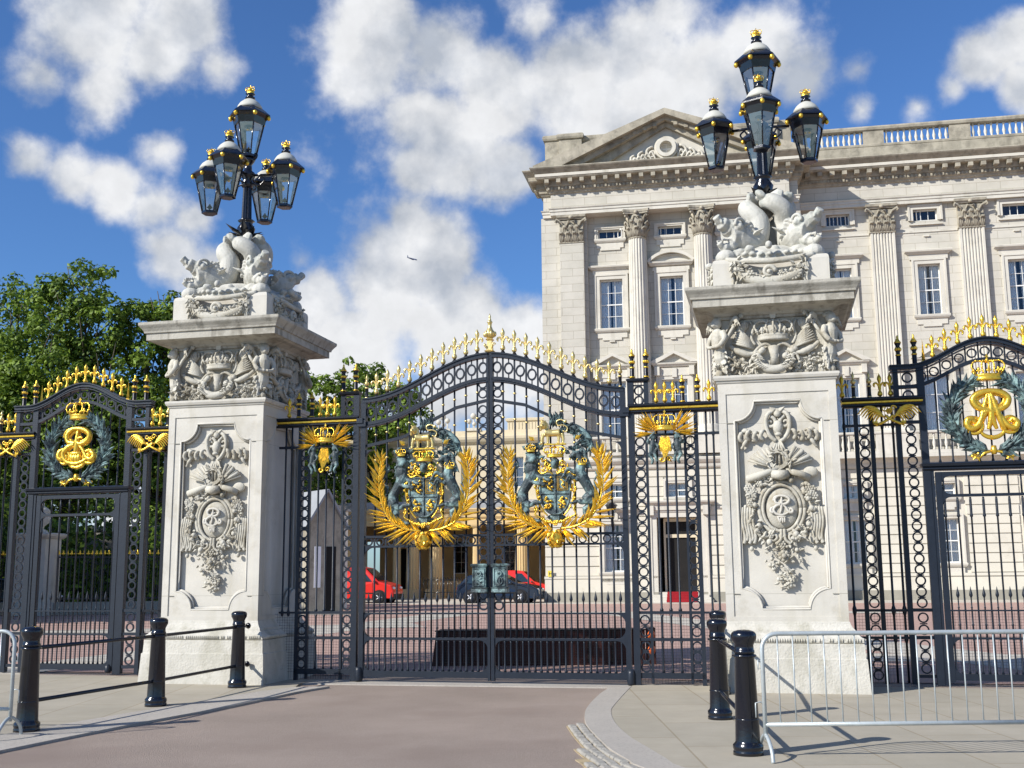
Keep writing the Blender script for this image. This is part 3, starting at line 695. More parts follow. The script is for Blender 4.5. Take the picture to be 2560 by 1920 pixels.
    add_arms(t, m * 1.0, None)
    return t
leafL = gate_leaf(-1, 'left leaf of the tall central iron gate, red van seen through its bars')
leafR = gate_leaf(1, 'right leaf of the tall central iron gate, beside the pier with the crowd barrier')
# meeting-post finial belongs to the left leaf
fm = MB(); fm.stack(-.045, .045, -.045, .045, [(4.86, .01), (4.88, .03), (4.90, .0), (5.04, -.01), (5.06, .012), (5.075, .0)])
fm.lathe([(.035, 5.07), (.05, 5.09), (.085, 5.13), (.082, 5.17), (.045, 5.22), (.028, 5.27), (.034, 5.32), (.045, 5.335), (.028, 5.35), (.014, 5.40), (.02, 5.415), (.002, 5.47)], n=12)
for k in range(6):
    a = 2 * PI * k / 6; fm.ell((.075 * math.cos(a), .075 * math.sin(a), 5.145), (.03, .03, .045), nu=6, nv=5)
for q in (-1, 1): fm.scroll((q * .065, -.03, 4.98), .03, 1.2, .01, q); fm.blade((q * .03, -.04, 4.90), (q * .4, -.3, 1), .12, .04)
gp('centre_finial', fm, M['palegold'], leafL)

# ---- fixed side panels between the gate and the piers -------------------------------
def cherub_small(q):
    b = MB()
    b.ell((0, 0, .30), (.045, .045, .05)); b.tube([(0, 0, .25), (q * .01, 0, .18), (q * .02, 0, .10)], [.04, .05, .045], 8)
    b.tube(cr([(q * .02, 0, .10), (q * .05, -.03, .04), (q * .01, -.03, -.03), (q * .03, 0, -.08)], 4), [.035] * 5 + [.022] * 8, 6)
    b.tube(cr([(0, 0, .09), (-q * .03, -.03, .03), (-q * .05, -.02, -.05)], 4), [.033] * 4 + [.02] * 5, 6)
    b.tube(cr([(q * .02, 0, .23), (q * .07, -.03, .25), (q * .02, -.04, .33), (-q * .03, -.03, .37)], 4), [.022] * 5 + [.015] * 8, 6)
    b.tube(cr([(-q * .03, 0, .22), (-q * .07, -.03, .16), (-q * .03, -.04, .10)], 4), [.02] * 5 + [.015] * 4, 6)
    for k in range(8): b.ell((random.uniform(-.04, .04), random.uniform(-.02, .03), .31 + random.uniform(0, .035)), .018, nu=5, nv=4)
    for k in range(3): b.blade((q * .02, .03, .20), (q * 1, .1, .3 + .3 * k), .13, .04)
    return b
ME['cherL'] = baked('cherub', cherub_small(-1), M['verdi'], .009, 1)
ME['cherR'] = baked('cherub', cherub_small(1), M['verdi'], .009, 1)
def panel_crest(t, s):
    c = thing('crown_ornament', None, None, (s - t['s0'], 0, 0)); c.parent = t
    y = -.08
    k = MB(); k.merge(crown_mb(.155, .29), Matrix.Translation((0, y, 3.57))); put('crown', mesh_of('crown', k, M['gold']), c)
    k = MB(); k.ell((0, y + .01, 3.69), (.10, .05, .07)); put('crown_cap', mesh_of('crown_cap', k, M['verdi']), c)
    for q in (-1, 1):
        p = MB(); rnd = random.Random(20 + q)
        for j in range(15):
            a = lerp(-.25, 1.25, j / 14)
            p.blade((q * (.10 + rnd.uniform(0, .04)), y + rnd.uniform(-.02, .02), 3.53 + rnd.uniform(-.01, .05)), (q * math.cos(a), -.12 + rnd.uniform(-.1, .1), math.sin(a)), lerp(.34, .42, j / 14) * rnd.uniform(.85, 1.05) * (1 if j < 12 else .85), .035, th=.5, belly=.6)
        put('palm_branch', mesh_of('palm', p, M['gold']), c)
        o = put('cherub', ME['cherR' if q > 0 else 'cherL'], c, (q * .17, y - .03, 3.17))
    h = MB(); rnd = random.Random(4)
    for j in range(17):
        x = lerp(-.11, .11, j / 16); h.blade((x * .5, y - .02, 3.50), (x * 1.3, -.15, -1), .36 - abs(x) * 1.2 + rnd.uniform(-.03, .03), .035, belly=.7)
    for q in (-1, 1): h.scroll((q * .05, y - .03, 3.15), .045, 1.1, .012, q); h.blade((q * .02, y, 3.20), (q * .7, -.1, -1), .12, .04)
    put('leaf_drop', mesh_of('leaf_drop', h, M['gold']), c)
def rail_mb(s0, s1, z, d0=-.08, d1=.08):
    a = MB(); a.stack(min(s0, s1), max(s0, s1), d0 + .03, d1 - .03, [(z - .10, -.01), (z - .085, .0), (z - .075, .012), (z - .055, .012)])
    a.stack(min(s0, s1), max(s0, s1), d0 + .01, d1 - .01, [(z + .0, .012), (z + .015, .022), (z + .035, .022), (z + .045, 0)])
    a.box(min(s0, s1) + .005, max(s0, s1) - .005, d0 + .03, d1 - .03, z - .06, z + .005)
    g = MB(); g.stack(min(s0, s1), max(s0, s1), d0 + .018, d1 - .018, [(z - .048, .0), (z - .04, .014), (z - .018, .016), (z - .01, .0)])
    return a, g
def side_panel(m, label):
    t = gthing('iron_screen_panel', label, 'iron screen', m * 2.65, 0, 'fixed iron panels beside the main gate')
    def X(a, b_): return (m * a, m * b_) if m > 0 else (m * b_, m * a)
    p = MB(); p.box(*X(2.075, 2.165), -.045, .045, 0, 4.35); gp('gate_post', p, M['iron'], t)
    tw = MB(); tw.box(*X(2.315, 2.38), -.03, .03, 3.93, 4.33); tw.stack(*X(2.09, 2.38), -.05, .05, [(4.30, .0), (4.315, .02), (4.34, .03), (4.355, .0)])
    tw.box(*X(2.10, 2.37), -.02, .02, 4.245, 4.262)
    for z in (4.03, 4.175): tw.ring(m * 2.24, 0, z, .072, .05, .03)
    gp('post_turret', tw, M['iron2'] if m < 0 else M['iron'], t)
    st = MB()
    for a, b_ in ((2.315, 2.35), (2.865, 2.90), (3.02, 3.075)): st.box(*X(a, b_), -.025, .025, .02 if a < 3 else 0, 3.85)
    st.box(*X(2.165, 3.07), -.025, .025, .09, .17)
    for z in (.605, .975): st.box(*X(2.165, 3.075), -.028, .028, z, z + .04)
    st.box(*X(2.165, 3.40), -.022, .022, 3.50, 3.535); st.box(*X(3.07, 3.34), -.02, .02, .98, 1.01)
    gp('frame', st, M['iron'], t)
    for x in (2.24, 2.96):
        rc = ring_column(m * x, 1.02, 3.50, n=16); rc.merge(ring_column(m * x, .65, .97, n=2)); rc.merge(ring_column(m * x, .17, .60, n=3)); gp('ring_column', rc, M['iron'], t)
    for x in (2.48, 2.61, 2.74):
        b = MB(); b.lathe([(.022, .17), (.015, .21), (.015, .57), (.026, .60)], (m * x, 0, 0), 8); b.lathe([(.02, .64), (.015, .67), (.015, .93), (.026, .97)], (m * x, 0, 0), 8)
        b.lathe([(.026, 1.01), (.026, 1.04), (.0155, 1.06), (.0155, 3.85)], (m * x, 0, 0), 8); gp('bar', b, M['iron'], t)
    for x in (3.19, 3.29):
        b = MB(); b.lathe([(.0, .93), (.022, .955), (.026, 1.0), (.015, 1.05), (.015, 3.47), (.022, 3.5), (.022, 3.54), (.015, 3.56), (.015, 3.84)], (m * x, 0, 0), 8); gp('bar', b, M['iron'], t)
    a, g = rail_mb(m * 2.10, m * 3.46, 3.93); gp('top_rail', a, M['iron2'], t); gp('gilded_moulding', g, M['gold'], t)
    for x in (2.15, 2.355): urn(t, m * x, 4.36, .95)
    for x in (2.49, 2.615, 2.735, 3.25): gi('fleur_finial', ME['fleurG'], t, m * x, 3.985, sc=.92)
    for x in (2.87, 3.09): urn(t, m * x, 3.975, .88)
    w = MB()
    for z in [.12 + .04 * k for k in range(22)]: w.box(*X(2.17, 3.45), .03, .033, z, z + .003)
    for k in range(32): u = 2.18 + .04 * k; w.box(m * u - .0015, m * u + .0015, .033, .036, .02, .98)
    gp('wire_mesh', w, M['iron2'], t)
    spear(t, m * 1.97, 4.24, .97)
    panel_crest(t, m * 2.61)
    return t
side_panel(-1, 'black iron panel with crowned crest, between the left pier and the main gate')
side_panel(1, 'iron panel with crowned gilt crest, between the main gate and the right pier')

# ---- side gateways with wreaths -------------------------------------------------------
def cipher(strokes, mat, c, sc, y=-.10, r=.016):
    b = MB()
    for st in strokes:
        pts = cr([(c[0] + sc * p[0], y + (p[2] if len(p) > 2 else 0), c[1] + sc * p[1]) for p in st], 6)
        m = len(pts); rr = [r * (.55 + .75 * math.sin(PI * min(max(i / (m - 1), .03), .97))) for i in range(m)]
        b.tube(pts, rr, 7)
    return b
R_ = [[(-.12, -.55), (-.02, -.2), (.0, .2), (.02, .55)],
      [(-.55, .30), (-.45, .52), (-.15, .62), (.25, .58), (.50, .40), (.42, .16), (.15, .05), (.02, .12), (.06, .26), (.2, .3)],
      [(.02, .05), (.25, -.15), (.42, -.42), (.62, -.52), (.72, -.38), (.60, -.24), (.50, -.34)]]
A_ = [[(-.05, .62), (-.18, .2), (-.35, -.35), (-.55, -.50), (-.72, -.40), (-.68, -.22), (-.52, -.2), (-.48, -.34)],
      [(.0, .62), (.12, .2), (.25, -.3), (.36, -.58)], [(-.32, -.05), (-.05, .02), (.25, -.05)]]
RM = [[(-p[0], p[1]) for p in st] for st in R_]
VII = [[(-.22, -.30), (-.16, -.45), (-.12, -.60)], [(-.02, -.30), (-.08, -.45), (-.12, -.60)], [(.02, -.32), (.02, -.62)], [(.12, -.32), (.12, -.60)], [(-.26, -.29), (.2, -.30)]]
E_ = [[(.35, .45), (.15, .62), (-.2, .6), (-.42, .4), (-.35, .14), (-.05, .06), (-.35, -.05), (-.55, -.32), (-.35, -.6), (.05, -.66), (.42, -.5), (.55, -.3)],
      [(-.45, -.1), (-.68, -.2), (-.72, -.42), (-.55, -.5), (-.48, -.36)]]
LP = [[(q * (.52 + .24 * math.cos(a)), -.42 + .24 * math.sin(a)) for a in [2 * PI * k / 8 for k in range(9)]] for q in (-1, 1)] + [[(q * (.52 + .11 * math.cos(a)), -.42 + .11 * math.sin(a)) for a in [2 * PI * k / 6 for k in range(7)]] for q in (-1, 1)] + [[(.36 * math.cos(a), -.50 + .30 * math.sin(a)) for a in [PI + PI * k / 8 for k in range(9)]], [(.40 * math.cos(a), .38 + .26 * math.sin(a)) for a in [2 * PI * k / 10 for k in range(11)]]]
def wreath_mb(c, rx, rz, n, rs, y=-.06, gap=.5, L=.25):
    b = MB(); rnd = random.Random(rs)
    for q in (-1, 1):
        pts = []
        for k in range(14):
            a = -PI / 2 + q * lerp(.05, PI - gap, k / 13); pts.append((c[0] + rx * .86 * math.cos(a), y, c[1] + rz * .86 * math.sin(a)))
        b.tube(pts, .016, 6)
        for k in range(n):
            t = (k + .5) / n; a = -PI / 2 + q * lerp(.05, PI - gap, t)
            p = V((c[0] + rx * .86 * math.cos(a), y, c[1] + rz * .86 * math.sin(a)))
            tg = V((-math.sin(a) * q, 0, math.cos(a) * q)); no = V((math.cos(a), 0, math.sin(a)))
            for s_ in (-1, -.6, -.2, .2, .6, 1):
                d = tg * rnd.uniform(.6, 1) + no * (s_ * rnd.uniform(.5, 1.0)) + V((0, rnd.uniform(-.5, .05), 0))
                b.blade(p, d, L * rnd.uniform(.7, 1.1), .075, th=.5)
    return b
def side_gateway(s0, label, letters, wide_left, wide_right):
    t = gthing('side_gateway', label, 'gateway', s0, .6, 'pedestrian gateways in the iron screen')
    y0 = .6
    def bx(mb, a, b_, c, d, z0, z1): mb.box(s0 + a, s0 + b_, y0 + c, y0 + d, z0, z1)
    f = MB()
    for q in (-1, 1):
        for a, b_ in ((.845, .945), (1.20, 1.27)):
            x = sorted((q * a, q * b_)); bx(f, x[0], x[1], -.045, .045, 0, 4.45)
        x = sorted((q * .80, q * .86)); bx(f, x[0], x[1], -.035, .035, 0, 3.0)
        for z in (.09, .61, .985, 3.62, 4.13): x = sorted((q * .94, q * 1.21)); bx(f, x[0], x[1], -.03, .03, z, z + .045)
    f.stack(s0 - .93, s0 + .93, y0 - .05, y0 + .05, [(2.94, 0), (2.96, .02), (2.985, .0), (3.0, .03), (3.035, .045), (3.055, 0)])
    HI, LO, HW = 4.78, 4.43, 1.05
    us = [-1.31 + 2.62 * k / 48 for k in range(49)]
    top = [(s0 + u, curve_z(u, HI, LO, HW)) for u in us]
    f.band(top, .05, y0 - .06, y0 + .06); f.band([(x, z + .035) for x, z in top], .02, y0 - .085, y0 + .085)
    f.band([(x, z - .055) for x, z in top], .014, y0 - .07, y0 + .07)
    f.band([(x, z - .275) for x, z in top], .05, y0 - .04, y0 + .04)
    gp('frame', f, M['iron'], t)
    r = MB()
    for k in range(-5, 6):
        u = k * .175; z = curve_z(u, HI, LO, HW) - .155
        r.ring(s0 + u, y0, z, .070, .050, .025, 18); 
        u2 = u + .0875
        if k < 5: z2 = curve_z(u2, HI, LO, HW); r.box(s0 + u2 - .010, s0 + u2 + .010, y0 - .012, y0 + .012, z2 - .27, z2 - .02)
    for q in (-1, 1):
        for z in (4.29, 4.03): r.ring(s0 + q * 1.07, y0, z, .078, .055, .03)
    gp('arched_ring_band', r, M['iron'], t)
    for q in (-1, 1):
        rc = ring_column(s0 + q * 1.07, 1.03, 3.62, y0, n=17); rc.merge(ring_column(s0 + q * 1.07, .655, .985, y0, n=2)); rc.merge(ring_column(s0 + q * 1.07, .135, .61, y0, n=3)); rc.merge(ring_column(s0 + q * 1.07, 3.68, 3.83, y0, n=1))
        gp('ring_column', rc, M['iron'], t)
        for u in (.95, 1.17): urn(t, s0 + q * u, 4.455 if u > 1 else 4.46, 1.0)
        bl = MB(); bl.blade((s0 + q * .83, y0, 4.50), (0, 0, 1), .34, .05, belly=.12, th=.5); bl.box(s0 + q * .83 - .03, s0 + q * .83 + .03, y0 - .03, y0 + .03, 4.48, 4.52); gp('spike_finial', bl, M['gold'], t)
    for k in range(-4, 5):
        u = k * .175; gi('fleur_finial', ME['fleurG'], t, s0 + u, curve_z(u, HI, LO, HW) + .045, sc=.98)
        b = MB(); b.lathe([(.013, 3.05), (.022, 3.06), (.013, 3.10), (.013, curve_z(u, HI, LO, HW) - .30), (.02, curve_z(u, HI, LO, HW) - .285)], (s0 + u, y0, 0), 8); gp('bar', b, M['iron'], t)
    # wreath with crowned cipher
    c = thing('crowned_wreath', None, None, (0, -.02, 0)); c.parent = t
    def cp(nm, mb, mat): put(nm, mesh_of(nm, mb, mat), c)
    cp('laurel_wreath', wreath_mb((0, 3.70), .60, .60, 17, 11, gap=.42), M['verdi'])
    k = MB(); k.merge(crown_mb(.215, .37), Matrix.Translation((0, -.09, 4.18))); cp('crown', k, M['gold'])
    kk = cipher(letters, None, (0, 3.74), .46, y=-.12, r=.036); kk.merge(cipher(LP, None, (0, 3.74), .46, y=-.10, r=.026)); kk.merge(cipher([[(x_ * .9 + .05, z_ * .9 - .03) for x_, z_ in [q_[:2] for q_ in st]] for st in letters], None, (0, 3.74), .46, y=-.09, r=.020)); cp('royal_cipher', kk, M['gold'])
    k = MB()
    for q in (-1, 1):
        k.tube(cr([(0, -.08, 3.19), (q * .12, -.10, 3.16), (q * .20, -.08, 3.10), (q * .30, -.08, 3.13)], 4), .02, 6)
        for j in range(5):
            a = 2 * PI * j / 5; k.blade((q * .22, -.09, 3.12), (math.cos(a), -.1, math.sin(a)), .085, .035)
    k.lathe([(.035, -.06), (.045, 0), (.035, .06)], (0, -.09, 3.20), 10); cp('ribbon', k, M['gold'])
    # flanking lengths of railing carrying the wing ornaments
    for q, wd in ((-1, wide_left), (1, wide_right)):
        if not wd: continue
        e0, e1 = s0 + q * .90, s0 + q * (1.27 + wd)
        a, g = rail_mb(e0, e1, 3.975, y0 - .08, y0 + .08); gp('top_rail', a, M['iron2'], t); gp('gilded_moulding', g, M['gold'], t)
        f2 = MB()
        for z in (.61, .985, 3.60): f2.box(*sorted((s0 + q * 1.2, e1)), y0 - .025, y0 + .025, z, z + .035)
        for u in (1.60, 1.815):
            if u - 1.27 < wd: f2.box(*sorted((s0 + q * u - .03, s0 + q * u + .03)), y0 - .025, y0 + .025, 0, 3.88)
        gp('rail_frame', f2, M['iron2'], t)
        if wd > .5:
            rc = ring_column(s0 + q * 1.708, 1.03, 3.60, y0, n=17); rc.merge(ring_column(s0 + q * 1.708, .65, .985, y0, n=2)); rc.merge(ring_column(s0 + q * 1.708, .05, .61, y0, n=4)); gp('ring_column', rc, M['iron2'], t)
        for u in (1.31, 1.455, 1.98, 2.13):
            if u - 1.27 < wd:
                b = MB(); b.lathe([(.016, .02), (.016, .55), (.028, .6), (.028, .65), (.017, .70), (.017, .93), (.03, .98), (.03, 1.03), (.017, 1.07), (.017, 3.55), (.026, 3.6), (.026, 3.63), (.017, 3.66), (.017, 3.88)], (s0 + q * u, y0, 0), 8); gp('bar', b, M['iron2'], t)
        for u in (1.31, 1.455, 1.98):
            if u - 1.27 < wd: gi('fleur_finial', ME['fleurG'], t, s0 + q * u, 4.03, sc=.98)
        for u in (1.60, 1.82):
            if u - 1.27 < wd: spear(t, s0 + q * u, 4.02, 1.0)
        # winged ornament
        o = MB(); cx = s0 + q * 1.36; yy = y0 - .10; rnd = random.Random(5)
        for w_ in (-1, 1):
            for j in range(8):
                tt = j / 7
                o.tube(cr([(cx + w_ * .04, yy, 3.66), (cx + w_ * lerp(.09, .16, tt), yy - .03, lerp(3.73, 3.84, tt)), (cx + w_ * lerp(.15, .32, tt), yy - .03, lerp(3.72, 3.87, tt)), (cx + w_ * lerp(.20, .44, tt), yy - .01, lerp(3.63, 3.76, tt))], 4), [.008, .009, .010, .011, .012, .013, .014, .014, .014, .013, .011, .008, .003], 6)
            o.scroll((cx + w_ * .06, yy - .02, 3.84), .045, 1.2, .012, w_)
            o.tube(cr([(cx - w_ * .06, yy - .03, 3.74), (cx + w_ * .05, yy - .04, 3.66), (cx + w_ * .16, yy - .03, 3.61)], 4), [.02] * 9, 6)
            for j in range(3): o.blade((cx + w_ * .14, yy - .03, 3.62), (w_ * (.5 + .3 * j), -.1, -.3 + .2 * j), .09, .03)
            o.box(cx + w_ * .19 - .03, cx + w_ * .19 + .03, yy - .02, y0, 3.63, 3.66)
        o.rosette((cx, yy - .03, 3.80), .05)
        gp('winged_ornament', o, M['gold'], t)
        w = MB()
        for z in [.12 + .042 * k for k in range(21)]: w.box(*sorted((s0 + q * 1.2, e1)), y0 + .03, y0 + .033, z, z + .003)
        for k in range(int((wd) / .042)): u = 1.25 + .042 * k; w.box(s0 + q * u - .0015, s0 + q * u + .0015, y0 + .033, y0 + .036, .02, .98)
        gp('wire_mesh', w, M['iron2'], t)
    return t
def side_leaf(s0, label):
    t = gthing('side_gate_leaf', label, 'gate', s0, .6, 'pedestrian gate leaves')
    y0 = .6; f = MB()
    for q in (-1, 1): x = sorted((q * .705, q * .785)); f.box(s0 + x[0], s0 + x[1], y0 - .03, y0 + .03, .03, 2.92)
    for z0, z1 in ((.06, .15), (.61, .64), (.99, 1.01), (2.565, 2.605), (2.86, 2.92)): f.box(s0 - .705, s0 + .705, y0 - .025, y0 + .025, z0, z1)
    for q in (-1, 1):
        for cz, sz in ((.15, 1), (.61, -1), (2.565, -1), (2.605, 1), (2.86, -1)):
            P = [(q * .705, cz)] + [(q * .705 - q * .12 * (1 - math.sin(a)), cz + sz * .12 * (1 - math.cos(a))) for a in [PI / 2 * k / 6 for k in range(7)]]
            f.prism([(s0 + x, z) for x, z in P], y0 - .024, y0 + .024)
    f.lathe([(.045, 0), (.05, .02), (.05, .10), (.02, .13)], (s0 + .72, y0 - .03, .02), 10)
    gp('frame', f, M['iron'], t)
    for k in range(-4, 5):
        u = k * .17
        if abs(u) > .69: continue
        b = MB(); b.lathe([(.02, .15), (.0125, .19), (.0125, 2.28), (.022, 2.29), (.022, 2.31), (.018, 2.33), (.018, 2.52), (.013, 2.56)], (s0 + u, y0, 0), 8); b.lathe([(.013, 2.60), (.013, 2.87)], (s0 + u, y0, 0), 8); gp('bar', b, M['iron'], t)
    for k in range(-4, 4):
        u = k * .17 + .085; gi('spear_bar', ME['dog'], t, s0 + u, .43, y0)
        b = MB(); b.lathe([(.02, .15), (.012, .19), (.012, .58), (.018, .61)], (s0 + u, y0, 0), 8); gp('bar', b, M['iron'], t)
    w = MB()
    for z in [.19 + .038 * k for k in range(21)]: w.box(s0 - .70, s0 + .70, y0 + .018, y0 + .021, z, z + .003)
    for k in range(37): u = -.69 + .0385 * k; w.box(s0 + u - .0015, s0 + u + .0015, y0 + .021, y0 + .024, .15, .99)
    gp('wire_mesh', w, M['iron2'], t)
    return t
side_gateway(-7.30, 'arched iron gateway with gilt royal cipher and laurel wreath, left of the left pier', E_ + R_ + VII, 1.2, .62)
side_gateway(7.11, 'arched iron gateway with gilt crowned wreath at the right edge of the photo', A_ + RM + R_, .72, 1.2)
side_leaf(-7.30, 'closed pedestrian gate leaf under the laurel wreath on the left')
side_leaf(7.11, 'closed pedestrian gate leaf behind the grey crowd barrier on the right')
# ================================================================== PIERS, DOLPHINS, LAMPS
def frame_loop(outer, inner, y0, y1, b):
    """ring of quads between two matching closed (x,z) paths at y0 plus the inner wall back to y1"""
    n = len(outer)
    vs = [(x, y0, z) for x, z in outer] + [(x, y0, z) for x, z in inner] + [(x, y1, z) for x, z in inner]
    fs = []
    for i in range(n):
        j = (i + 1) % n
        fs.append((i, i + n, j + n, j)); fs.append((i + n, i + 2 * n, j + 2 * n, j + n))
    b.add(vs, [tuple(reversed(f)) for f in fs])
def notch_paths(hw, z0, z1, r, HW, Z0, Z1, n=9):
    """inner path with concave corners, outer path on a rectangle, same count"""
    I = []; O = []
    for (sx, cz, sz, CZ) in ((1, z1, -1, Z1), (-1, z1, -1, Z1), (-1, z0, 1, Z0), (1, z0, 1, Z0)):
        pts = []
        for k in range(n):
            a = PI / 2 * k / (n - 1); pts.append((sx * (hw - r * math.sin(a)) , cz + sz * r * math.cos(a)))
        op = []
        for k in range(n):
            t = k / (n - 1)
            if t < .5: op.append((sx * HW, lerp(cz + sz * r, CZ, t * 2)))
            else: op.append((sx * lerp(HW, hw - r, (t - .5) * 2), CZ))
        # start on the side, end on the top for right-top; reverse for alternate corners
        if (sx, sz) in ((-1, -1), (1, 1)): pts.reverse(); op.reverse()
        I += pts; O += op
    return O, I
def rotz(mb, k):
    return MB().merge(mb, Matrix.Rotation(k * PI / 2, 4, 'Z'))
def relief_trophy():
    b = MB(); y = -.71; rnd = random.Random(31)
    # mask with volutes
    for q in (-1, 1):
        b.scroll((q * .10, y, 3.57), .085, 1.25, .03, q, a0=PI / 2)
        b.tube(cr([(q * .03, y, 3.74), (q * .13, y - .03, 3.68), (q * .16, y - .02, 3.55), (q * .12, y - .03, 3.40), (q * .03, y - .02, 3.31)], 4), [.03] * 17, 7)
        b.blade((q * .02, y - .02, 3.70), (q * .6, -.2, .6), .12, .09)
        # ribbons
        for k_ in range(4):
            xx = q * (.20 + .095 * k_); zz = 3.40 - .02 * (k_ % 2)
            b.tube(cr([(xx - q * .03, y, zz + .05), (xx, y - .07, zz + .06), (xx + q * .035, y - .05, zz - .01), (xx + q * .01, y - .02, zz - .06), (xx + q * .06, y - .01, zz - .05)], 4), [.016] * 5 + [.030] * 8 + [.014] * 4, 6)
        b.ell((q * .44, y - .04, 3.46), (.05, .04, .035))
        b.tube(cr([(q * .40, y, 3.38), (q * .46, y - .03, 3.28), (q * .50, y - .01, 3.22)], 4), [.03] * 5 + [.018] * 4, 6)
    b.ell((0, y - .02, 3.50), (.07, .06, .10)); b.ell((0, y - .05, 3.40), (.05, .045, .03)); b.ell((0, y - .03, 3.69), (.05, .04, .05))
    for k in range(5): b.tube([(0.012 * (k - 2), y - .01, 3.32), (.045 * (k - 2), y - .03, 3.16), (.06 * (k - 2), y - .02, 2.98)], [.018, .014, .018], 5)
    # crossed trophy
    b.tube([(-.44, y - .02, 2.80), (-.24, y - .06, 2.86), (-.02, y - .04, 2.93)], [.055, .05, .04], 9)
    b.tube([(.38, y - .02, 2.80), (.24, y - .07, 2.86), (.08, y - .05, 2.90)], [.06, .045, .04], 9); b.ell((.40, y - .03, 2.88), (.10, .03, .075))
    for k in range(6):
        a = lerp(.35, 1.15, k / 5); b.tube([(.05, y - .02, 2.94), (.05 + .40 * math.cos(a), y - .05 - .02 * (k % 2), 2.94 + .32 * math.sin(a))], [.012, .032 if k % 2 else .018], 7)
        a = lerp(.4, 1.3, k / 5); b.tube([(-.05, y - .02, 2.94), (-.05 - .40 * math.cos(a), y - .05 - .02 * (k % 2), 2.94 + .30 * math.sin(a))], [.012, .030 if k % 2 else .016], 7)
    b.ring(-.02, y - .05, 3.06, .14, .09, .05, 18)
    for k in range(26):
        a = rnd.uniform(0, 2 * PI); b.blade((.16 * math.cos(a), y - .04, 3.04 + .13 * math.sin(a)), (rnd.uniform(-1, 1), -.6, rnd.uniform(-1, 1)), .10, .05, th=.6)
    b.tube([(-.10, y - .06, 2.86), (.0, y - .10, 2.84), (.10, y - .06, 2.86)], [.06, .07, .06], 8)
    # oval with raised rim
    b.ell((0, y + .03, 2.40), (.225, .085, .285), nu=24, nv=14)
    rim = [(.25 * math.cos(a), y - .015, 2.40 + .315 * math.sin(a)) for a in [2 * PI * k / 28 for k in range(29)]]; b.tube(rim, .024, 7)
    rim = [(.30 * math.cos(a), y - .0, 2.40 + .36 * math.sin(a)) for a in [2 * PI * k / 28 for k in range(29)]]; b.tube(rim, .03, 7)
    # fruit and flower wreath
    for k in range(120):
        a = rnd.uniform(0, 2 * PI); rr = rnd.uniform(.93, 1.28); dens = 1 if abs(math.cos(a)) > .35 else .8
        p = (.375 * rr * math.cos(a), y - rnd.uniform(.0, .06), 2.40 + .385 * rr * math.sin(a) * (1.0 if math.sin(a) < 0 else 1.12))
        if rnd.random() < .4: b.ell(p, rnd.uniform(.02, .045), nu=7, nv=5)
        elif rnd.random() < .3: b.rosette(p, rnd.uniform(.04, .06))
        else: b.blade(p, (rnd.uniform(-1, 1), -.4, rnd.uniform(-1, 1)), rnd.uniform(.07, .12), .05, th=.6)
    for q in (-1, 1):
        for k in range(6):
            p = (q * rnd.uniform(.34, .44), y - .05, rnd.uniform(2.50, 2.68)); b.rosette(p, .055)
        for k in range(5):      # hanging drapery
            x = q * (.38 + .035 * k); b.tube(cr([(x, y - .01, 2.42), (x + q * .01, y - .04, 2.22), (x - q * .02, y - .02, 2.04 - .03 * (k % 3)), (x, y - .02, 1.93 + .04 * (k % 2))], 4), [.02] * 8 + [.028] * 5, 6)
        b.ell((q * .42, y - .03, 1.86), (.03, .03, .035))
        b.scroll((q * .12, y - .04, 2.02), .08, 1.3, .026, -q, a0=PI / 2); b.tube(cr([(q * .02, y - .04, 2.12), (q * .03, y - .05, 1.98), (q * .10, y - .04, 1.92)], 4), .022, 6)
        for k in range(10): b.blade((q * rnd.uniform(.15, .35), y - .03, rnd.uniform(1.95, 2.12)), (q * rnd.uniform(0, 1), -.4, rnd.uniform(-1, .6)), .10, .055, th=.6)
    b.rosette((0, y - .06, 1.76), .085, 7); b.ell((0, y - .10, 1.76), .035)
    for k in range(95):
        z = rnd.uniform(1.34, 1.90); w = lerp(.07, .235, min(1, (z - 1.34) / .36)); x = rnd.uniform(-w, w)
        if rnd.random() < .35: b.ell((x, y - rnd.uniform(.0, .04), z), rnd.uniform(.018, .034), nu=7, nv=5)
        else: b.blade((x, y - .02, z), (rnd.uniform(-1, 1), -.5, rnd.uniform(-1, .4)), rnd.uniform(.06, .11), .045, th=.6)
    return b
def pier_cipher():
    b = cipher(E_ + R_, None, (0, 2.44), .20, y=-.775, r=.016); b.merge(cipher(VII, None, (0, 2.36), .26, y=-.775, r=.012)); return b
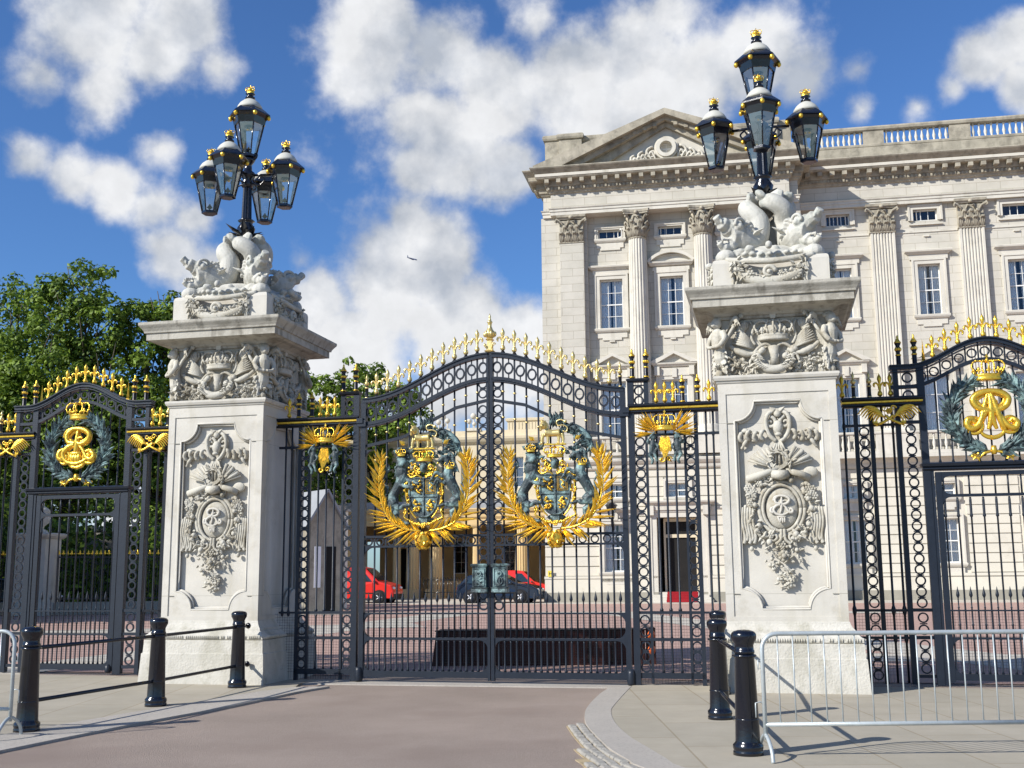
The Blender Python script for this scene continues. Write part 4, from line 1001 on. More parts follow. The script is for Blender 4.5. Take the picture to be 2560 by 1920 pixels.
def relief_frieze():
    b = MB(); y = -.72; rnd = random.Random(8)
    b.merge(crown_mb(.25, .36), Matrix.Translation((0, y - .02, 4.71))); b.ell((0, y, 4.86), (.20, .10, .13))
    b.stack(-.035, .035, y - .06, y + .02, [(5.02, .0), (5.10, .01), (5.14, .02)])
    b.tube(cr([(-.24, y - .02, 4.54), (-.22, y - .08, 4.40), (-.10, y - .11, 4.31), (0, y - .12, 4.29), (.10, y - .11, 4.31), (.22, y - .08, 4.40), (.24, y - .02, 4.54)], 5),
           [.03] * 4 + [.045] * 5 + [.06] * 12 + [.045] * 6 + [.03] * 4, 8)
    for k in range(24):
        a = PI + PI * k / 23; b.blade((.23 * math.cos(a), y - .13, 4.50 + .19 * math.sin(a)), (rnd.choice((-1, 1)), -.5, -.3), .09, .05, th=.6)
    b.tube([(0, y, 4.38), (0, y - .05, 4.48), (0, y - .03, 4.62)], [.07, .05, .085], 8); b.ring(0, y - .05, 4.50, .06, .03, .05, 12)
    for q in (-1, 1):
        b.tube(cr([(q * .02, y - .03, 4.60), (q * .10, y - .05, 4.66), (q * .20, y - .05, 4.62), (q * .30, y - .04, 4.50), (q * .34, y - .02, 4.34), (q * .26, y - .03, 4.27)], 5), [.022] * 26, 6)
        for k in range(9): b.ell((q * rnd.uniform(.14, .30), y - .06, rnd.uniform(4.40, 4.60)), rnd.uniform(.03, .055), nu=8, nv=6)
        b.scroll((q * .40, y - .02, 4.93), .10, 1.3, .028, q, a0=-PI / 2); b.tube(cr([(q * .31, y, 5.0), (q * .27, y - .03, 4.90), (q * .30, y - .03, 4.76), (q * .25, y - .02, 4.66)], 4), .02, 6)
        for k in range(5):   # shell flutes
            a = lerp(.1, 1.5, k / 4); b.tube([(q * .38, y - .02, 4.86), (q * (.38 + .11 * math.cos(a)), y - .06, 4.86 + .13 * math.sin(a))], [.012, .028], 6)
        for k in range(8):   # feathered wing
            b.tube([(q * .26, y - .01, 4.60 + .012 * k), (q * .42, y - .05, 4.66 + .026 * k), (q * (.56 - .01 * k), y - .03, 4.70 + .038 * k)], [.010, .024, .012], 6)
        b.tube(cr([(q * .18, y - .03, 4.58), (q * .34, y - .06, 4.52), (q * .50, y - .06, 4.58), (q * .60, y - .04, 4.66)], 4), [.03] * 5 + [.045] * 4 + [.03] * 4, 7)
        for k in range(55):
            t = rnd.random(); x = lerp(.20, .74, t); z = lerp(4.26, 4.40, rnd.random()) + .16 * rnd.random() * t
            b.blade((q * x, y - .01, z), (q * rnd.uniform(-.7, 1), -.5, rnd.uniform(-1, .5)), rnd.uniform(.08, .14), .055, th=.6)
        for k in range(9): b.ell((q * rnd.uniform(.42, .62), y - .03, rnd.uniform(4.40, 4.52)), rnd.uniform(.02, .032), nu=6, nv=5)
        b.tube([(q * .44, y - .08, 5.07), (q * .57, y - .12, 4.86), (q * .70, y - .12, 4.64)], [.020, .024, .016], 7); b.ell((q * .43, y - .08, 5.07), .035)
    return b
def corner_cherub():
    """half-length winged boy at the right front corner, (x,y) about (.80,-.80) facing outwards along the diagonal"""
    b = MB(); d = V((.7071, -.7071, 0)); c = V((.70, -.70, 0)); sd = V((.7071, .7071, 0))
    def P(r, s, z): return c + d * r + sd * s + V((0, 0, z))
    b.ell(P(.10, 0, 4.985), (.075, .075, .085)); b.ell(P(.155, 0, 4.96), (.04, .04, .04)); b.ell(P(.175, 0, 4.975), (.013, .013, .02), nu=6, nv=5)
    for k in range(26):
        a = random.uniform(0, 2 * PI); e = random.uniform(.1, 1.4)
        b.ell(P(.08 + .06 * math.cos(a) * math.cos(e) - .02, .078 * math.sin(a) * math.cos(e), 5.0 + .07 * math.sin(e)), .024, nu=6, nv=5)
    b.tube([P(.09, 0, 4.92), P(.08, 0, 4.88)], [.04, .045], 8)
    b.tube([P(.07, 0, 4.89), P(.08, 0, 4.80), P(.08, 0, 4.70), P(.06, 0, 4.60), P(.04, 0, 4.50), P(.0, 0, 4.38), P(-.03, 0, 4.28)], [.07, .10, .095, .085, .10, .075, .05], 12)
    for q in (-1, 1):
        b.tube(cr([P(.07, q * .09, 4.86), P(.10, q * .15, 4.76), P(.16, q * .12, 4.66), P(.17, q * .04, 4.64)], 4), [.042] * 5 + [.034] * 4 + [.026] * 4, 8)
        b.ell(P(.18, q * .03, 4.64), (.03, .03, .025))
        b.tube(cr([P(0, q * .06, 4.84), P(-.04, q * .14, 4.98), P(-.02, q * .24, 5.03), P(.0, q * .30, 4.95)], 4), [.03] * 5 + [.05] * 5 + [.03] * 3, 7, flat=.6)
        for k in range(5): b.blade(P(-.02, q * (.14 + .04 * k), 5.0), sd * (q * .5) + V((0, 0, -1)), .15, .045)
    for k in range(34):
        z = random.uniform(4.30, 4.62); a = random.uniform(-1.4, 1.4)
        b.blade(P(.06 * math.cos(a) + .02, .10 * math.sin(a), z), d * .4 + sd * math.sin(a) + V((0, 0, -.9)), .11, .05, th=.6)
    b.ell(P(.08, 0, 4.27), (.055, .055, .05))
    return b
def dolphin_mb():
    """one dolphin along +x (radius) ; rotated to each diagonal"""
    b = MB()
    sp = [(.80, 0, 6.30), (.66, 0, 6.33), (.52, .02, 6.25), (.38, .05, 6.24), (.29, .08, 6.38), (.27, .08, 6.58), (.33, -.02, 6.74), (.25, -.16, 6.86), (.08, -.14, 6.88)]
    rr = [.15, .19, .19, .175, .165, .155, .14, .125, .09]
    pts = cr(sp, 6); r2 = [interp(list(range(9)), rr, i / 6) for i in range(len(pts))]
    b.tube(pts, r2, 16)
    b.tube(cr([(.72, 0, 6.40), (.84, 0, 6.45), (.94, 0, 6.49), (1.02, 0, 6.56)], 4), [.13] * 4 + [.10] * 4 + [.06] * 5, 10, flat=1.0)
    b.tube(cr([(.72, 0, 6.20), (.82, 0, 6.13), (.92, 0, 6.13), (.98, 0, 6.18)], 4), [.11] * 4 + [.075] * 4 + [.045] * 5, 10)
    for q in (-1, 1):
        b.ell((.72, q * .15, 6.42), (.075, .05, .07)); b.ell((.725, q * .195, 6.42), (.038, .022, .038), nu=10, nv=8)
        b.tube([(.71 + .09 * math.cos(a), q * .16, 6.45 + .085 * math.sin(a)) for a in [PI * k / 8 - .3 for k in range(10)]], .026, 6)
        b.blade((.50, q * .15, 6.30), (-.5, q * .8, .5), .26, .14, nrm=(0, 0, 1), th=.3)
        for k in range(5): b.tube(cr([(.60 - .03 * k, q * .13, 6.46 - .04 * k), (.54 - .03 * k, q * .18, 6.50 - .05 * k), (.47 - .02 * k, q * .16, 6.46 - .05 * k)], 3), [.024] * 7, 5)
        for k in range(6): b.ell((.80 + .035 * k, q * .065, 6.37 + .022 * k), (.015, .015, .032), nu=6, nv=5); b.ell((.80 + .032 * k, q * .055, 6.235 - .004 * k), (.014, .014, .026), nu=6, nv=5)
    for k in range(5): b.blade((.66 - .05 * k, 0, 6.48), (-.7, .2 * (k % 2 - .5), .9), .14, .10, nrm=(0, 1, 0), th=.5)
    for (dx, dy, dz, L_) in ((.9, .35, .45, .30), (.3, -.8, .45, .28), (.2, .7, .6, .24)):
        e = V((dx, dy, dz)).normalized(); p0_ = V((.10, -.12, 6.88))
        b.tube([p0_, p0_ + e * (L_ * .4), p0_ + e * (L_ * .8), p0_ + e * L_ + V((0, 0, -.03))], [.07, .11, .10, .05], 8, flat=.55)
    return b
def dolphin_base_mb():
    b = MB(); rnd = random.Random(2)
    b.stack(-.72, .72, -.72, .72, [(5.44, 0), (5.88, 0)])
    for x in (-1, 1):
        for y in (-1, 1): b.stack(min(x * .50, x * .79), max(x * .50, x * .79), min(y * .50, y * .79), max(y * .50, y * .79), [(5.44, .005), (5.84, .005), (5.88, -.005), (5.90, -.03)])
    return b
def dolphin_rock_mb():
    b = MB(); rnd = random.Random(12)
    b.lathe([(.70, 5.80), (.76, 5.90), (.72, 6.0), (.60, 6.08), (.45, 6.16), (.20, 6.20)], n=24)
    for k in range(4):
        a = PI / 4 + k * PI / 2; b.ell((.86 * math.cos(a), .86 * math.sin(a), 5.97), (.15, .15, .12)); b.ell((.62 * math.cos(a), .62 * math.sin(a), 6.06), (.18, .18, .08))
    for k in range(40):
        a = 2 * PI * k / 40; b.ell((.76 * math.cos(a), .76 * math.sin(a), 5.97 + .02 * math.sin(5 * a)), (.05, .05, .035), nu=8, nv=5)
    for k in range(24): a = rnd.uniform(0, 2 * PI); r = rnd.uniform(.5, .9); b.ell((r * math.cos(a), r * math.sin(a), 6.05), (rnd.uniform(.05, .1), rnd.uniform(.05, .1), .06))
    return b
def garland_mb():
    b = MB(); rnd = random.Random(6); y = -.74
    b.tube(cr([(-.52, y, 5.84), (-.40, y - .05, 5.66), (-.18, y - .09, 5.55), (0, y - .10, 5.53), (.18, y - .09, 5.55), (.40, y - .05, 5.66), (.52, y, 5.84)], 5), [.05] * 5 + [.075] * 21 + [.05] * 5, 8)
    b.tube(cr([(-.6, y, 5.90), (-.3, y - .10, 5.84), (0, y - .12, 5.82), (.3, y - .10, 5.84), (.6, y, 5.90)], 5), .045, 7)
    for k in range(80):
        t = rnd.uniform(-1, 1); z = 5.53 + .30 * t * t + rnd.uniform(-.06, .10)
        b.blade((t * .50, y - .08, z), (rnd.uniform(-1, 1), -.7, rnd.uniform(-1, .5)), rnd.uniform(.07, .13), .06, th=.6)
    for k in range(9): b.tube([(.30, y - .08, 5.60), (.30 + .13 * math.cos(PI + PI * k / 8), y - .13, 5.66 + .13 * math.sin(PI + PI * k / 8))], [.012, .024], 5)
    b.scroll((-.02, y - .14, 5.66), .09, 1.4, .035, 1); b.ell((-.02, y - .16, 5.66), .035)
    b.rosette((-.27, y - .13, 5.64), .07); b.rosette((.14, y - .13, 5.63), .05)
    for q in (-1, 1):
        for k in range(16): b.blade((q * rnd.uniform(.42, .52), y - .05, rnd.uniform(5.58, 5.92)), (q * rnd.uniform(-.3, .6), -.5, -1), .12, .06, th=.6)
    return b
PM = {}
b = MB(); b.stack(-1.0, 1.0, -1.0, 1.0, [(-.06, .005), (0, .005), (.43, -.02), (.44, -.035), (.62, -.045), (.625, -.05)]); PM['plinth'] = mesh_of('plinth', b, M['base'])
b = MB(); b.stack(-.95, .95, -.95, .95, [(.625, -.02), (.64, .0), (.69, .0), (.71, -.03), (.745, -.06), (.76, -.085), (.79, -.09), (.83, -.125), (.87, -.145), (.89, -.15), (.90, -.155)])
rnd = random.Random(77)
for k in range(58):
    for f in range(4):
        p = V((-.92 + 1.84 * (k + .5) / 58, -.955, .668)); p = Matrix.Rotation(f * PI / 2, 3, 'Z') @ p
        if rnd.random() < .85: b.ell(p, (.014 if f % 2 == 0 else .014, .014, .024), nu=6, nv=4)
PM['torus'] = mesh_of('base_moulding', b, M['base'])
O1, I1 = notch_paths(.58, 1.06, 3.87, .27, .685, .965, 3.975)
d = MB(); d.stack(-.68, .68, -.68, .68, [(.895, 0), (4.13, 0)])
face = MB()
Or = [(.79 if x > .68 else (-.79 if x < -.68 else x), 4.13 if z > 3.97 else (.895 if z < .97 else z)) for x, z in O1]
frame_loop(Or, O1, -.79, -.774, face); frame_loop(O1, I1, -.775, -.66, face)
IC = I1 + [I1[0]]
face.tube([(x, -.768, z) for x, z in IC], .016, 6)
I2 = [(x * .965, 2.465 + (z - 2.465) * .985) for x, z in I1]; face.tube([(x, -.72, z) for x, z in I2 + [I2[0]]], .022, 6)
for k in range(4): d.merge(rotz(face, k))
PM['die'] = mesh_of('die', d, M['pier'])
b = MB()
for z in (1.26, 3.57):
    for k in range(4):
        c = MB(); c.box(-.79, -.60, -.7905, -.78, z, z + .006); c.box(.60, .79, -.7905, -.78, z, z + .006); c.box(-.58, .58, -.6805, -.67, z, z + .004); b.merge(rotz(c, k))
PM['joint'] = mesh_of('mortar_joint', b, M['plinth'])
b = MB(); b.stack(-.79, .79, -.79, .79, [(4.13, -.005), (4.13, .012), (4.145, .02), (4.16, .015), (4.165, .04), (4.20, .055), (4.225, .055), (4.235, .03), (4.24, -.1)]); PM['neck'] = mesh_of('neck_moulding', b, M['pier'])
b = MB(); b.stack(-.71, .71, -.71, .71, [(4.22, 0), (5.06, 0)]); PM['core'] = mesh_of('frieze_block', b, M['carve'])
b = MB(); b.stack(-.79, .79, -.79, .79, [(5.03, -.09), (5.04, -.04), (5.07, -.03), (5.08, .0), (5.11, .03), (5.14, .10), (5.15, .12), (5.15, .22), (5.165, .25), (5.165, .285), (5.27, .285), (5.275, .31), (5.30, .315), (5.34, .34), (5.38, .372), (5.395, .38), (5.43, .38), (5.44, .36)])
PM['cornice'] = mesh_of('cornice', b, M['cornice'])
PM['frieze'] = mesh_of('carved_frieze', relief_frieze(), M['carve'])
PM['cherub'] = baked('cherub', corner_cherub(), M['carve'], .0085, 0)
PM['trophy'] = mesh_of('carved_trophy', relief_trophy(), M['carve'])
PM['cipher'] = mesh_of('cipher', pier_cipher(), M['pier'])
PM['dolphin'] = baked('dolphin', dolphin_mb(), M['dolphin'], .011, 0)
PM['dbase'] = mesh_of('pedestal', dolphin_base_mb(), M['pier'])
PM['rock'] = baked('rock', dolphin_rock_mb(), M['dolphin'], .016, 1)
PM['garland'] = mesh_of('garland', garland_mb(), M['carve'])
def pier(s, label):
    t = thing('stone_gate_pier', label, 'gate pier', GW(s, .2), -GA, 'carved stone piers flanking the main gate')
    put('plinth', PM['plinth'], t); put('base_moulding', PM['torus'], t); dd = put('die', PM['die'], t); put('mortar_joint', PM['joint'], dd); put('neck_moulding', PM['neck'], t)
    put('cornice', PM['cornice'], t)
    fz = put('frieze_block', PM['core'], t)
    tr = put('carved_trophy', PM['trophy'], t); put('royal_cipher', PM['cipher'], tr)
    for k in range(4):
        put('carved_frieze', PM['frieze'], fz, rz=k * PI / 2); put('cherub', PM['cherub'], t, rz=k * PI / 2)
    pd = put('pedestal', PM['dbase'], t)
    for k in range(4): put('garland', PM['garland'], pd, rz=k * PI / 2)
    put('rockwork', PM['rock'], t)
    for k in range(4): put('carved_dolphin', PM['dolphin'], t, rz=PI / 4 + k * PI / 2)
    return t
pier(-4.20, 'tall carved stone gate pier on the left, its right side in shade')
pier(4.19, 'tall carved stone gate pier on the right, behind the end of the crowd barrier')

# ---- lanterns -------------------------------------------------------------------------
def lantern_meshes():
    h = 1.17; n = 6; a0 = PI / 6 * .4
    fr = MB()
    def hexr(r, z): return [(r * math.cos(2 * PI * k / 6 + a0), r * math.sin(2 * PI * k / 6 + a0), z) for k in range(6)]
    fr.lathe([(.0, .0), (.10, .0), (.13, .012), (.13, .045), (.115, .055)], n=6, smooth=False, ang0=a0)
    bot = hexr(.122, .05); top = hexr(.225, .53)
    for k in range(6): fr.tube([bot[k], top[k]], .011, 5)
    fr.lathe([(.205, .52), (.235, .52), (.262, .62), (.290, .655), (.315, .665), (.315, .685), (.20, .785), (.15, .80)], n=6, smooth=False, ang0=a0)
    fr.lathe([(.055, .94), (.075, .955), (.075, .975), (.05, .99), (.045, 1.01), (.075, 1.03), (.05, 1.045)], n=12)
    fr.tube([(0, 0, .03), (0, 0, .18)], .012, 6); fr.lathe([(.02, .10), (.05, .12), (.02, .16)], n=10)
    fr.lathe([(.06, .515), (.075, .505), (.05, .49)], n=12)
    gl = MB()
    bo = hexr(.115, .055); tp = hexr(.217, .525)
    for k in range(6):
        j = (k + 1) % 6; gl.add([bo[k], bo[j], tp[j], tp[k]], [(0, 1, 2, 3)])
    do = MB(); do.lathe([(.195, .775), (.185, .82), (.15, .875), (.10, .92), (.055, .945)], n=24); do.lathe([(.19, .518), (.20, .527), (.02, .527)], n=18)
    cw = MB(); cw.merge(crown_mb(.075, .135), Matrix.Translation((0, 0, 1.04))); cw.ell((0, 0, 1.10), (.05, .05, .035))
    st = MB()
    for k in range(6):
        a = 2 * PI * k / 6 + a0; st.ell((.292 * math.cos(a), .292 * math.sin(a), .635), (.034, .034, .04), nu=8, nv=6)
    for q in (-1, 1): st.ell((q * .03, 0, .47), (.02, .02, .016), nu=6, nv=5)
    return (mesh_of('lantern', fr, M['black']), mesh_of('glass', gl, M['lglass']), mesh_of('dome', do, M['lampwhite']), mesh_of('crown', cw, M['gold']), mesh_of('studs', st, M['gold']))
LM = lantern_meshes()
def lantern(t, loc, sc, rz=0):
    o = put('lantern', LM[0], t, loc, rz, sc); put('glass', LM[1], o); put('dome', LM[2], o); put('crown_finial', LM[3], o); put('gilt_studs', LM[4], o); return o
def lamp(s, label):
    t = thing('lamp_standard', label, 'street lamp', GW(s, .2), -GA, 'five-lantern lamps on the gate piers')
    b = MB(); n = 24
    for z0, z1, r0, r1 in ((7.35, 8.15, .085, .065),):
        ring = []
        vs = []; 
        for z, r in ((z0, r0), (z1, r1)):
            for k in range(n): rr = r * (1 if k % 2 else .84); a = 2 * PI * k / n; vs.append((rr * math.cos(a), rr * math.sin(a), z))
        b.add(vs, [(k, (k + 1) % n, (k + 1) % n + n, k + n) for k in range(n)])
    b.lathe([(.06, 6.85), (.12, 6.95), (.09, 7.0), (.12, 7.08), (.15, 7.2), (.10, 7.28), (.11, 7.31), (.14, 7.33), (.10, 7.36)], n=16)
    b.lathe([(.07, 7.9), (.10, 7.93), (.10, 8.0), (.075, 8.05), (.12, 8.1), (.12, 8.16), (.07, 8.2), (.06, 8.3), (.10, 8.36), (.12, 8.40), (.05, 8.42)], n=16)
    put('post', mesh_of('post', b, M['black']), t)
    lf = MB(); rnd = random.Random(4)
    for k in range(10):
        a = 2 * PI * k / 10; lf.blade((.07 * math.cos(a), .07 * math.sin(a), 7.05), (math.cos(a), math.sin(a), rnd.uniform(.3, .9)), rnd.uniform(.22, .45) if s < 0 else .2, .13, nrm=(0, 0, 1), th=.3, droop=.1)
    put('leaf_collar', mesh_of('leaf_collar', lf, M['black']), t)
    for k in range(4):
        a = k * PI / 2; x, y = .675 * math.cos(a), .675 * math.sin(a)
        ar = MB(); ar.tube([(.06 * math.cos(a), .06 * math.sin(a), 8.12), (x * .62, y * .62, 8.10)], .022, 7)
        ar.scroll((0, 0, 0), .0001, .2, .0001)
        P = cr([(.08, 0, 7.98), (.22, 0, 7.94), (.30, 0, 8.02), (.24, 0, 8.08), (.20, 0, 8.03)], 4)
        ar.tube([(p.x * math.cos(a), p.x * math.sin(a), p.z) for p in P], .014, 6)
        put('arm', mesh_of('arm', ar, M['black']), t)
        lantern(t, (x, y, 7.50), 1.0, .15 * k)
    ar = MB()
    for k in range(3):
        a = 2 * PI * k / 3; P = cr([(.02, 0, 8.38), (.13, 0, 8.40), (.16, 0, 8.47), (.11, 0, 8.50)], 4); ar.tube([(p.x * math.cos(a), p.x * math.sin(a), p.z) for p in P], .012, 6)
    put('scroll_bracket', mesh_of('scroll_bracket', ar, M['black']), t)
    lantern(t, (0, 0, 8.42), 1.10)
    return t
lamp(-4.19, 'black and gilt lamp with five lanterns, against blue sky on the left pier')
lamp(4.15, 'black and gilt five-lantern lamp on the right pier, against the palace')
# ================================================================== PALACE
pal = thing('palace', 'large pale stone palace with columns and triangular pediment behind the right pier', 'palace', P0, -PA)
def pp(name, mb, mat, par=None): return put(name, mesh_of(name, mb, mat), par or pal)
def wall(mb, x0, x1, z0, z1, y, ops, dep=.4):
    xs = sorted({x0, x1, *[o[0] for o in ops], *[o[1] for o in ops]}); zs = sorted({z0, z1, *[o[2] for o in ops], *[o[3] for o in ops]})
    for i in range(len(xs) - 1):
        for j in range(len(zs) - 1):
            cx, cz = (xs[i] + xs[i + 1]) / 2, (zs[j] + zs[j + 1]) / 2
            if any(o[0] < cx < o[1] and o[2] < cz < o[3] for o in ops): continue
            mb.add([(xs[i], y, zs[j]), (xs[i + 1], y, zs[j]), (xs[i + 1], y, zs[j + 1]), (xs[i], y, zs[j + 1])], [(0, 1, 2, 3)])
    for a, b_, c, d in ops:
        mb.add([(a, y, c), (b_, y, c), (b_, y, d), (a, y, d), (a, y + dep, c), (b_, y + dep, c), (b_, y + dep, d), (a, y + dep, d)],
               [(0, 4, 5, 1), (1, 5, 6, 2), (2, 6, 7, 3), (3, 7, 4, 0)])
def courses(mb, x0, x1, z0, z1, y, ops, h=.49, g=.05, dep=.07):
    z = z0
    while z < z1 - .05:
        t = min(z + h, z1); iv = [(x0, x1)]
        for a, b_, c, d in ops:
            if c < t - .08 and d > z + .08:
                nv = []
                for p, q in iv:
                    if b_ <= p or a >= q: nv.append((p, q)); continue
                    if a > p: nv.append((p, a))
                    if b_ < q: nv.append((b_, q))
                iv = nv
        for p, q in iv:
            if q - p > .02: mb.box(p, q, y - dep, y + .01, z, t - g)
        z = t
def window(par, x0, x1, z0, z1, y, cols, rows, sash=True, curtain=True, name='window'):
    f = MB(); w = .055
    f.box(x0, x0 + w, y, y + .08, z0, z1); f.box(x1 - w, x1, y, y + .08, z0, z1); f.box(x0 + w, x1 - w, y, y + .08, z0, z0 + w * 1.3); f.box(x0 + w, x1 - w, y, y + .08, z1 - w, z1)
    for k in range(1, cols): x = lerp(x0 + w, x1 - w, k / cols); f.box(x - .014, x + .014, y + .015, y + .055, z0 + w, z1 - w)
    for k in range(1, rows):
        z = lerp(z0 + w, z1 - w, k / rows); ww = .03 if (sash and k * 2 == rows) else .013
        f.box(x0 + w, x1 - w, y + .012, y + .058, z - ww, z + ww)
    o = put(name, mesh_of(name, f, M['white']), par)
    g = MB(); g.add([(x0 + w, y + .04, z0 + w), (x1 - w, y + .04, z0 + w), (x1 - w, y + .04, z1 - w), (x0 + w, y + .04, z1 - w)], [(0, 1, 2, 3)])
    put('pane', mesh_of('pane', g, M['wglass']), o)
    k_ = MB(); k_.add([(x0, y + .9, z0), (x1, y + .9, z0), (x1, y + .9, z1), (x0, y + .9, z1)], [(0, 1, 2, 3)])
    for a in (x0, x1): k_.add([(a, y + .08, z0), (a, y + .9, z0), (a, y + .9, z1), (a, y + .08, z1)], [(0, 1, 2, 3)])
    k_.add([(x0, y + .08, z1), (x1, y + .08, z1), (x1, y + .9, z1), (x0, y + .9, z1)], [(0, 1, 2, 3)]); k_.add([(x0, y + .08, z0), (x1, y + .08, z0), (x1, y + .9, z0), (x0, y + .9, z0)], [(0, 1, 2, 3)])
    put('room', mesh_of('room', k_, M['dark']), o)
    if curtain:
        c = MB(); n = 30; rnd = random.Random(int(x0 * 100 + z0 * 10))
        for (a, b_) in ((x0, lerp(x0, x1, rnd.uniform(.42, .5))), (lerp(x0, x1, rnd.uniform(.52, .6)), x1)):
            P = [(lerp(a, b_, i / n), y + .13 + .035 * math.sin(i * 1.15 + rnd.uniform(0, .5))) for i in range(n + 1)]
            vs = [(x, yy, z0 + .05) for x, yy in P] + [(x, yy, z1) for x, yy in P]
            c.add(vs, [(i, i + 1, i + n + 2, i + n + 1) for i in range(n)], True)
        put('net_curtain', mesh_of('curtain', c, M['curtain']), o)
    return o
def surround(mb, x0, x1, z0, z1, y, w=.24, pr=.10, sill=True, hood=None, crossettes=True):
    mb.box(x0 - w, x0, y - pr, y + .02, z0, z1); mb.box(x1, x1 + w, y - pr, y + .02, z0, z1); mb.box(x0 - w, x1 + w, y - pr, y + .02, z1, z1 + w)
    mb.box(x0 - w - .05, x0 - w + .05, y - pr - .04, y + .02, z0, z1 + w + .05); mb.box(x1 + w - .05, x1 + w + .05, y - pr - .04, y + .02, z0, z1 + w + .05); mb.box(x0 - w + .05, x1 + w - .05, y - pr - .04, y + .02, z1 + w - .05, z1 + w + .05)
    if sill:
        mb.stack(x0 - w - .02, x1 + w + .02, y - pr - .02, y, [(z0 - .20, .0), (z0 - .16, .03), (z0 - .12, .06), (z0 - .03, .08), (z0, .06)])
        mb.box(x0 - w + .05, x1 + w - .05, y - .06, y + .02, z0 - .50, z0 - .2); mb.box(x0 + .1, x1 - .1, y - .07, y + .02, z0 - .62, z0 - .5)
def hood_flat(mb, x0, x1, z, y, pr=.30):
    mb.stack(x0, x1, y - pr + .15, y, [(z - .45, -.05), (z - .2, -.04), (z - .18, .03), (z - .10, .10), (z - .08, .15), (z, .17), (z + .03, .13)])
def pediment(mb, x0, x1, z, h, y, pr=.30, t=.16, dark=None):
    mb.stack(x0 + .1, x1 - .1, y - pr + .1, y, [(z - .22, -.06), (z - .18, .0), (z - .10, .06), (z - .08, .10), (z, .12)])
    xm = (x0 + x1) / 2
    for q, xe in ((-1, x0 - .05), (1, x1 + .05)):
        P = [(xe, z), (xe, z + t * .5), (xm, z + h + t * .7), (xm, z + h - t * .25), (xe - q * -.0 - q * .35, z)]
        mb.prism(P, y - pr - .05, y + .01)
    mb.prism([(x0 + .1, z - .001), (x1 - .1, z - .001), (xm, z + h - t * .2)], y - .08, y + .01)
def seg_pediment(mb, x0, x1, z, h, y, pr=.30, t=.15):
    mb.stack(x0 + .1, x1 - .1, y - pr + .1, y, [(z - .22, -.06), (z - .18, .0), (z - .10, .06), (z - .08, .10), (z, .12)])
    xm = (x0 + x1) / 2; hw = (x1 - x0) / 2; rad = (hw * hw + h * h) / (2 * h); am = math.asin(hw / rad)
    pts = [(xm + rad * math.sin(a), z + h - rad + rad * math.cos(a)) for a in [lerp(-am, am, k / 16) for k in range(17)]]
    mb.band(pts, t, y - pr - .05, y + .01); mb.band([(x, lerp(z, q, .72)) for x, q in pts[2:-2]], t * .5, y - pr * .5, y + .01)
    mb.prism([(x, q - t * .3) for x, q in pts] , y - .08, y + .01)

ENT = [(20.12, .0), (20.14, .0), (20.30, .0), (20.31, .04), (20.44, .04), (20.45, .08), (20.50, .10), (20.52, .0)]
CORN = [(21.28, .0), (21.32, .06), (21.42, .10), (21.44, .16), (21.62, .18), (21.64, .26), (21.72, .28), (21.95, .30)]
CORO = [(21.95, .62), (22.00, .66), (22.22, .68), (22.25, .74), (22.30, .78), (22.42, .92), (22.48, .96), (22.52, .94)]
w_ = MB(); rs = MB(); ds = MB(); gr = MB(); pl = MB()
# ---- pavilion (columns at 5.14, 8.52; pilasters at 1.7, 11.96)
WY = .60; WD = 2.0
pw = [3.68, 6.83, 9.98]
ops2 = []
for i, x in enumerate(pw):
    ops2 += [(x - .60, x + .60, 14.02, 16.66), (x - .65, x + .65, 8.30, 11.2), (x - .63, x + .63, 18.87, 19.37)]
wall(w_, 2.5, 11.15, 7.1, 20.12, WY, ops2)
w_.box(.11, 2.5, .30, 1.2, 7.1, 20.12); w_.box(11.15, 13.5, .30, 1.2, 7.1, 20.12)
w_.box(.11, 13.5, 1.25, 1.5, 20.0, 21.3)
w_.box(.05, .11, .30, 14, 0, 20.12); w_.box(13.42, 13.5, 1.2, 14, 0, 22.3)
gops = [(3.08, 4.28, 1.48, 3.85), (9.38, 10.58, 1.48, 3.85), (5.73, 7.90, 0, 4.15), (3.18, 4.18, 5.15, 5.85), (9.48, 10.48, 5.15, 5.85), (6.33, 7.33, 5.15, 5.85)]
wall(rs, .11, 13.5, 0, 6.62, .06, gops, .6)
courses(rs, .08, 13.53, 1.30, 6.55, .06, [(a - .22, b_ + .22, c - .02, d + .2) for a, b_, c, d in gops], h=.49)
pl.box(.0, 5.73, -.12, .07, 0, .48); pl.box(7.9, 13.6, -.12, .07, 0, .48); 
rs.box(.05, 5.73, -.06, .055, .48, 1.16); rs.box(7.9, 13.55, -.06, .055, .48, 1.16); rs.box(.03, 5.73, -.10, .05, 1.16, 1.28); rs.box(7.9, 13.57, -.10, .05, 1.16, 1.28)
ds.stack(.11, 13.5, -.02, 1.2, [(6.56, .0), (6.60, .06), (6.66, .10), (6.80, .12), (6.86, .20), (6.98, .30), (7.08, .32), (7.12, .30)])
ds.stack(.11, 13.5, .0, 1.2, [(7.12, .12), (7.26, .12), (7.28, .05)])
for a, b_, c, d in gops:
    if c > 0: surround(ds, a, b_, c, d, .0, w=.16 if d > 5 else .2, pr=.09, sill=True)
for x in (3.68, 9.98): hood_flat(ds, x - .95, x + .95, 4.62, .0, .30); ds.box(x - .12, x + .12, -.16, .02, 4.05, 4.45)
surround(ds, 5.73, 7.90, 0, 4.15, .0, w=.3, pr=.10, sill=False); hood_flat(ds, 5.2, 8.45, 4.95, .0, .42)
for q in (5.45, 8.18): ds.box(q - .16, q + .16, -.32, .0, 4.25, 4.72)
